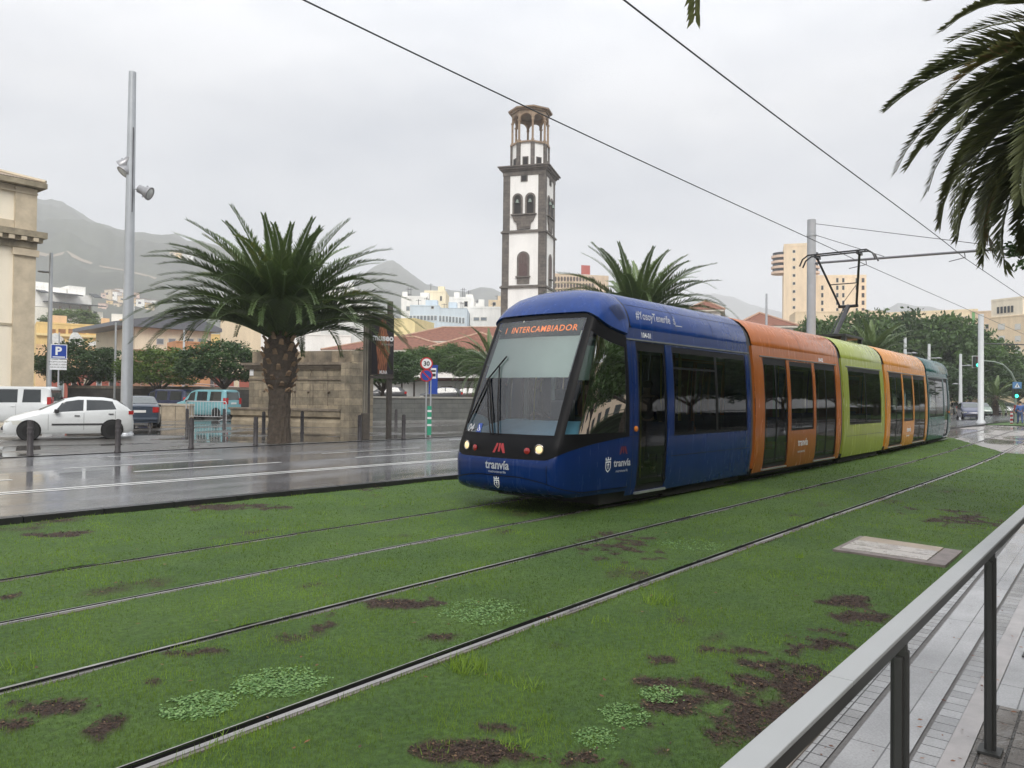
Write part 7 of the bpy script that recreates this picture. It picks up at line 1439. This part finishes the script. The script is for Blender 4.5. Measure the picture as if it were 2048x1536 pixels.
# ------------------------------------------------------------------ people
def person(label, loc, rz, skin, top, leg, hair, stride=.18, arms=(.15, -.12), h=1.7, seated=False, parent_tag=True, name='person'):
    k = h / 1.72; o = thing(name, label, 'person', loc, rz)
    J_ = {'pel': (0, 0, .95), 'wst': (0, 0, 1.08), 'chs': (0, .0, 1.30), 'nek': (0, .01, 1.47), 'hdb': (0, -.01, 1.55)}
    hipx = .09
    if seated: LG = {s: [(s * hipx, 0, .93), (s * .12, -.42, .95), (s * .12, -.44, .52), (s * .12, -.58, .47)] for s in (-1, 1)}
    else: LG = {s: [(s * hipx, 0, .90), (s * .10, -s * stride * .55, .50), (s * .10, -s * stride + (.10 if s * stride < 0 else .02), .09), (s * .11, -s * stride - .12, .04)] for s in (-1, 1)}
    AR = {s: [(s * .18, .01, 1.40), (s * .24, .02 + (arms[0] if s > 0 else arms[1]) * .3, 1.13), (s * .25, -(arms[0] if s > 0 else arms[1]) - .08, .90 + abs(arms[0]) * .3), (s * .25, -(arms[0] if s > 0 else arms[1]) - .12, .83 + abs(arms[0]) * .4)] for s in (-1, 1)}
    def skinned(nm, chain, mt, sub=2, root=0):
        V = []; E_ = []; Rr = []
        def v(p, r): V.append([q * k for q in p]); Rr.append(r * k); return len(V) - 1
        chain(v, E_); me = bpy.data.meshes.new(nm); me.from_pydata(V, E_, []); ob = link(me, nm, o); ob.modifiers.new('skin', 'SKIN'); me.skin_vertices.new() if not me.skin_vertices else None
        for i, r in enumerate(Rr): me.skin_vertices[0].data[i].radius = (r, r)
        me.skin_vertices[0].data[root].use_root = True; sb = ob.modifiers.new('sub', 'SUBSURF'); sb.levels = 1; sb.render_levels = sub; me.materials.append(mt); return ob
    def body(v, E_):
        a = v(J_['pel'], .135); b_ = v(J_['wst'], .12); c_ = v(J_['chs'], .145); d = v(J_['nek'], .058); e_ = v(J_['hdb'], .06); E_ += [(a, b_), (b_, c_), (c_, d), (d, e_)]
        hd = v((0, -.02, 1.63), .092); tp = v((0, -.01, 1.70), .075); E_ += [(e_, hd), (hd, tp)]
        for s in (-1, 1):
            p = [v(q, r) for q, r in zip(AR[s], (.062, .045, .034, .026))]; E_ += [(c_, p[0]), (p[0], p[1]), (p[1], p[2]), (p[2], p[3])]
            hx, hy, hz = AR[s][3]
            for f_ in range(4): t1 = v((hx + (f_ - 1.5) * .004, hy - .03 + f_ * .02, hz - .055), .009); t2 = v((hx - s * .012, hy - .03 + f_ * .02, hz - .09 - .01 * (f_ in (1, 2))), .007); E_ += [(p[3], t1), (t1, t2)]
            t1 = v((hx - s * .01, hy - .05, hz - .02), .009); E_ += [(p[3], t1)]
            q = [v(c2, r) for c2, r in zip(LG[s], (.088, .062, .042, .035))]; E_ += [(a, q[0]), (q[0], q[1]), (q[1], q[2]), (q[2], q[3])]
    skinned('body', body, skin)
    def shirt(v, E_):
        a = v((0, 0, .98), .150); b_ = v(J_['wst'], .140); c_ = v(J_['chs'], .165); E_ += [(a, b_), (b_, c_)]
        for s in (-1, 1): p = [v(q, r) for q, r in zip(AR[s][:3], (.078, .058, .046))]; E_ += [(c_, p[0]), (p[0], p[1]), (p[1], p[2])]
    skinned('jacket', shirt, top)
    def trs(v, E_):
        a = v((0, 0, .95), .142); E2 = []
        for s in (-1, 1): q = [v(c2, r) for c2, r in zip(LG[s][:3], (.102, .075, .058))]; E_ += [(a, q[0]), (q[0], q[1]), (q[1], q[2])]
    skinned('trousers', trs, leg)
    b = MB(); b.lathe([(.0, -.02), (.085, .0), (.104, .05), (.100, .09), (.07, .125), (0, .14)], (0, .012, 1.615), 14); b.v = [tuple(q * k for q in p) for p in b.v if 1]; b.build('hair', hair, o)
    for s in (-1, 1): b = MB(); x, y, z = LG[s][3]; b.box((x, y + .03, .04 if not seated else .44), (.085, .25, .08)); b.v = [tuple(q * k for q in p) for p in b.v]; b.build('shoe', M_SK, o, bevel=.02)
    b = MB(); b.box((0, -.118, 1.625), (.022, .03, .045)); b.v = [tuple(q * k for q in p) for p in b.v]; b.build('nose', skin, o, bevel=.006)
    for s in (-1, 1): b = MB(); b.lathe([(.010, -.003), (.008, .004), (0, .005)], (s * .032, -.108, 1.645), 8, 0, M=Matrix.Rotation(math.pi / 2, 3, 'X')); b.v = [tuple(q * k for q in p) for p in b.v]; b.build('eye', M_SK, o)
    return o
SK1 = mat('skin', (.42, .24, .16), .55, var=.05); HAIR = mat('hair_dark', (.02, .014, .01), .6, var=0)
def ppl(label, px, D, top, leg, face=0, **k): c = dep(px, 830, D); return person(label, (c.x, c.y, 0.0), face, SK1, top, leg, HAIR, **k)
ppl('person in blue jacket and jeans walking at the right edge by the traffic light', 2040, 57, mat('jacket_blue', (.06, .12, .32), .8), mat('jeans', (.05, .08, .18), .8), face=1.9)
ppl('person in a dark red top by the crossing, partly behind the traffic light', 2033, 60, mat('jacket_red', (.20, .03, .03), .8), mat('trousers_dark', (.02, .02, .025), .8), face=-.6, stride=.08)
# passengers standing or seated inside the tram
DK = mat('coat_dark', (.022, .022, .025), .8); DG = mat('coat_grey', (.09, .09, .10), .8); DR = mat('coat_red', (.14, .02, .02), .8)
for lb, s_, y_, fz_, tp, st in (('passenger in a dark coat standing behind the second window of the blue carriage', 12.9, 7.2, 2.2, DK, False), ('passenger in a red top seated further inside the blue carriage', 13.7, 7.9, -.3, DR, False),
        ('passenger in black standing by the first door of the orange carriage', 16.6, 6.9, 1.2, DK, False), ('passenger in grey standing in the middle of the orange carriage', 18.6, 7.5, 2.6, DG, False), ('passenger in a dark coat in the lime carriage', 23.0, 7.3, .4, DK, False)):
    person(lb, (s_, y_ + off(s_), .345), fz_, SK1, tp, DK, HAIR, stride=.05, h=1.68)

# ------------------------------------------------------------------ hills and air
def hill(name, prof, D0, Dr, D1, mt, seed, amp=.12, nx=150, ny=46, gull=8.):
    """ridge seen along prof (px, py) at distance Dr; rises from D0, falls to D1"""
    pxs = np.linspace(prof[0][0], prof[-1][0], nx); V = []; 
    for i, px in enumerate(pxs):
        zr = dep(px, interp(px, prof), Dr).z
        for j in range(ny):
            t = j / (ny - 1); D = D0 + (D1 - D0) * t; tr = (Dr - D0) / (D1 - D0); s_ = min(1, t / tr); c = dep(px, 790, D)
            h = math.sin(s_ * math.pi / 2) ** 1.25 if t <= tr else max(0, 1 - ((t - tr) / (1 - tr)) ** 1.6)
            g_ = float(fbm(np.array([c.x / 90 + seed]), np.array([c.y / 90.]), 5)[0]) - .5; w_ = math.sin(min(1, s_) * math.pi) if t <= tr else 1
            rid = .012 * (float(fbm(np.array([px / 12. + seed]), np.array([3.3]), 3)[0]) - .5)
            V.append((c.x, c.y, max(-.05, zr * (h + amp * g_ * w_ * 2 + rid * (s_ > .8)))))
    me = bpy.data.meshes.new(name); me.from_pydata(V, [], [(i * ny + j, (i + 1) * ny + j, (i + 1) * ny + j + 1, i * ny + j + 1) for i in range(nx - 1) for j in range(ny - 1)]); me.polygons.foreach_set('use_smooth', [True] * len(me.polygons)); me.materials.append(mt); ob = link(me, name); struct(ob); return V, pxs, ny, D0, D1
MH = mat('hill_scrub', (.055, .060, .040), .95, var=.5, scale=.012, detail=12, bump=.6, bscale=.05)
PA = [(-300, 400), (0, 425), (78, 440), (95, 438), (130, 447), (165, 462), (200, 474), (260, 493), (300, 500), (340, 503), (352, 507), (372, 518), (400, 514), (440, 528), (500, 548), (560, 566), (640, 590), (720, 610), (800, 640), (900, 700)]
VA = hill('hill', PA, 420, 1500, 2300, MH, 1.3)
PB = [(640, 640), (700, 575), (742, 548), (770, 536), (782, 536), (800, 545), (850, 578), (900, 590), (930, 592), (960, 582), (985, 586), (1030, 605), (1100, 640)]
hill('hill', PB, 900, 1750, 2500, MH, 5.1, amp=.06)
hill('hill', [(1330, 640), (1380, 600), (1425, 588), (1470, 598), (1500, 612), (1560, 626), (1640, 650)], 1900, 2700, 3300, MH, 8.2, amp=.05)
hill('hill', [(1720, 650), (1770, 622), (1795, 608), (1830, 614), (1860, 615), (1900, 628), (1990, 660)], 1300, 1900, 2500, MH, 11.7, amp=.05)
def hillz(px, D):
    V, pxs, ny, D0, D1 = VA; i = int(np.clip(np.searchsorted(pxs, px), 0, len(pxs) - 1)); j = (D - D0) / (D1 - D0) * (ny - 1); j0 = int(np.clip(j, 0, ny - 2)); return V[i * ny + j0][2] * (1 - (j - j0)) + V[i * ny + j0 + 1][2] * (j - j0)
rg = random.Random(4); GH = 'small houses scattered on the hillside'; TONES = [WHITE, WHITE, CREAM, plaster('plaster_pinkish', (.62, .45, .36)), YEL]
def onhill(px, py):
    for D in range(430, 1500, 12):
        q = dep(px, py, D)
        if q.z <= hillz(px, D): return D
    return None
spots = [(208, 602), (216, 608), (226, 606), (236, 600), (244, 612), (250, 603), (262, 612), (270, 618), (278, 613), (288, 618), (298, 622), (232, 616), (256, 622), (305, 610), (203, 616), (345, 516), (352, 514), (362, 519), (376, 520), (220, 596), (268, 607), (283, 624)]
wd = ['white', 'pale', 'cream', 'pinkish', 'yellow']
for i, (px, py) in enumerate(spots):
    D = onhill(px, py)
    if not D: continue
    c = dep(px, 790, D); z = hillz(px, D); w_ = rg.uniform(5, 9) * D / 700; h_ = w_ * rg.uniform(.5, .9); ki = rg.randrange(5)
    o = thing('hillside_house', None, 'house', (c.x, c.y, z - 2), YAW - math.pi / 2 + rg.uniform(-.5, .5), GH); o['label'] = 'tiny house among the scattered houses on the misty hillside at the left'
    MB().b2(-w_ / 2, w_ / 2, -w_ / 2, w_ / 2, 0, h_ + 2).build('walls', TONES[ki], o); MB().b2(-w_ / 2 - .3, w_ / 2 + .3, -w_ / 2 - .3, w_ / 2 + .3, h_ + 2.001, h_ + 2.5).build('roof', mat('flat_roof', (.30, .22, .18), .8), o); MB().b2(-w_ / 5, w_ / 8, -w_ / 2 - .06, -w_ / 2 - .01, h_ * .5 + 1, h_ * .8 + 1).build('window', M_PANE, o)
b = MB(); P_ = []
for px, py in [(70, 512), (100, 516), (130, 520), (160, 528), (200, 536), (240, 543), (280, 552), (310, 560)]:
    D = onhill(px, py)
    if D: c = dep(px, 790, D); P_.append([(c.x, c.y, hillz(px, D) + 2), tuple(Vector((c.x, c.y, hillz(px, D - 4) + 1.5)) - Vector((FW.x, FW.y, 0)) * 4)])
if len(P_) > 2: b.grid(P_, 0, False); struct(b.build('path', mat('hill_road', (.24, .2, .15), .9)))

hz = MB(); hz.b2(-3600, 5600, -3600, 6100, -1.2, 430); ho = hz.build('haze', []); ho['kind'] = 'stuff'; ho['label'] = 'thin grey drizzle haze filling the air over the whole town'
mh = bpy.data.materials.new('haze'); mh.use_nodes = True; t = mh.node_tree; t.nodes.clear(); oo = t.nodes.new('ShaderNodeOutputMaterial'); pv = t.nodes.new('ShaderNodeVolumePrincipled')
pv.inputs['Color'].default_value = (.93, .94, .96, 1); pv.inputs['Density'].default_value = .00056; pv.inputs['Anisotropy'].default_value = 0.0; t.links.new(pv.outputs[0], oo.inputs['Volume']); ho.data.materials.append(mh)
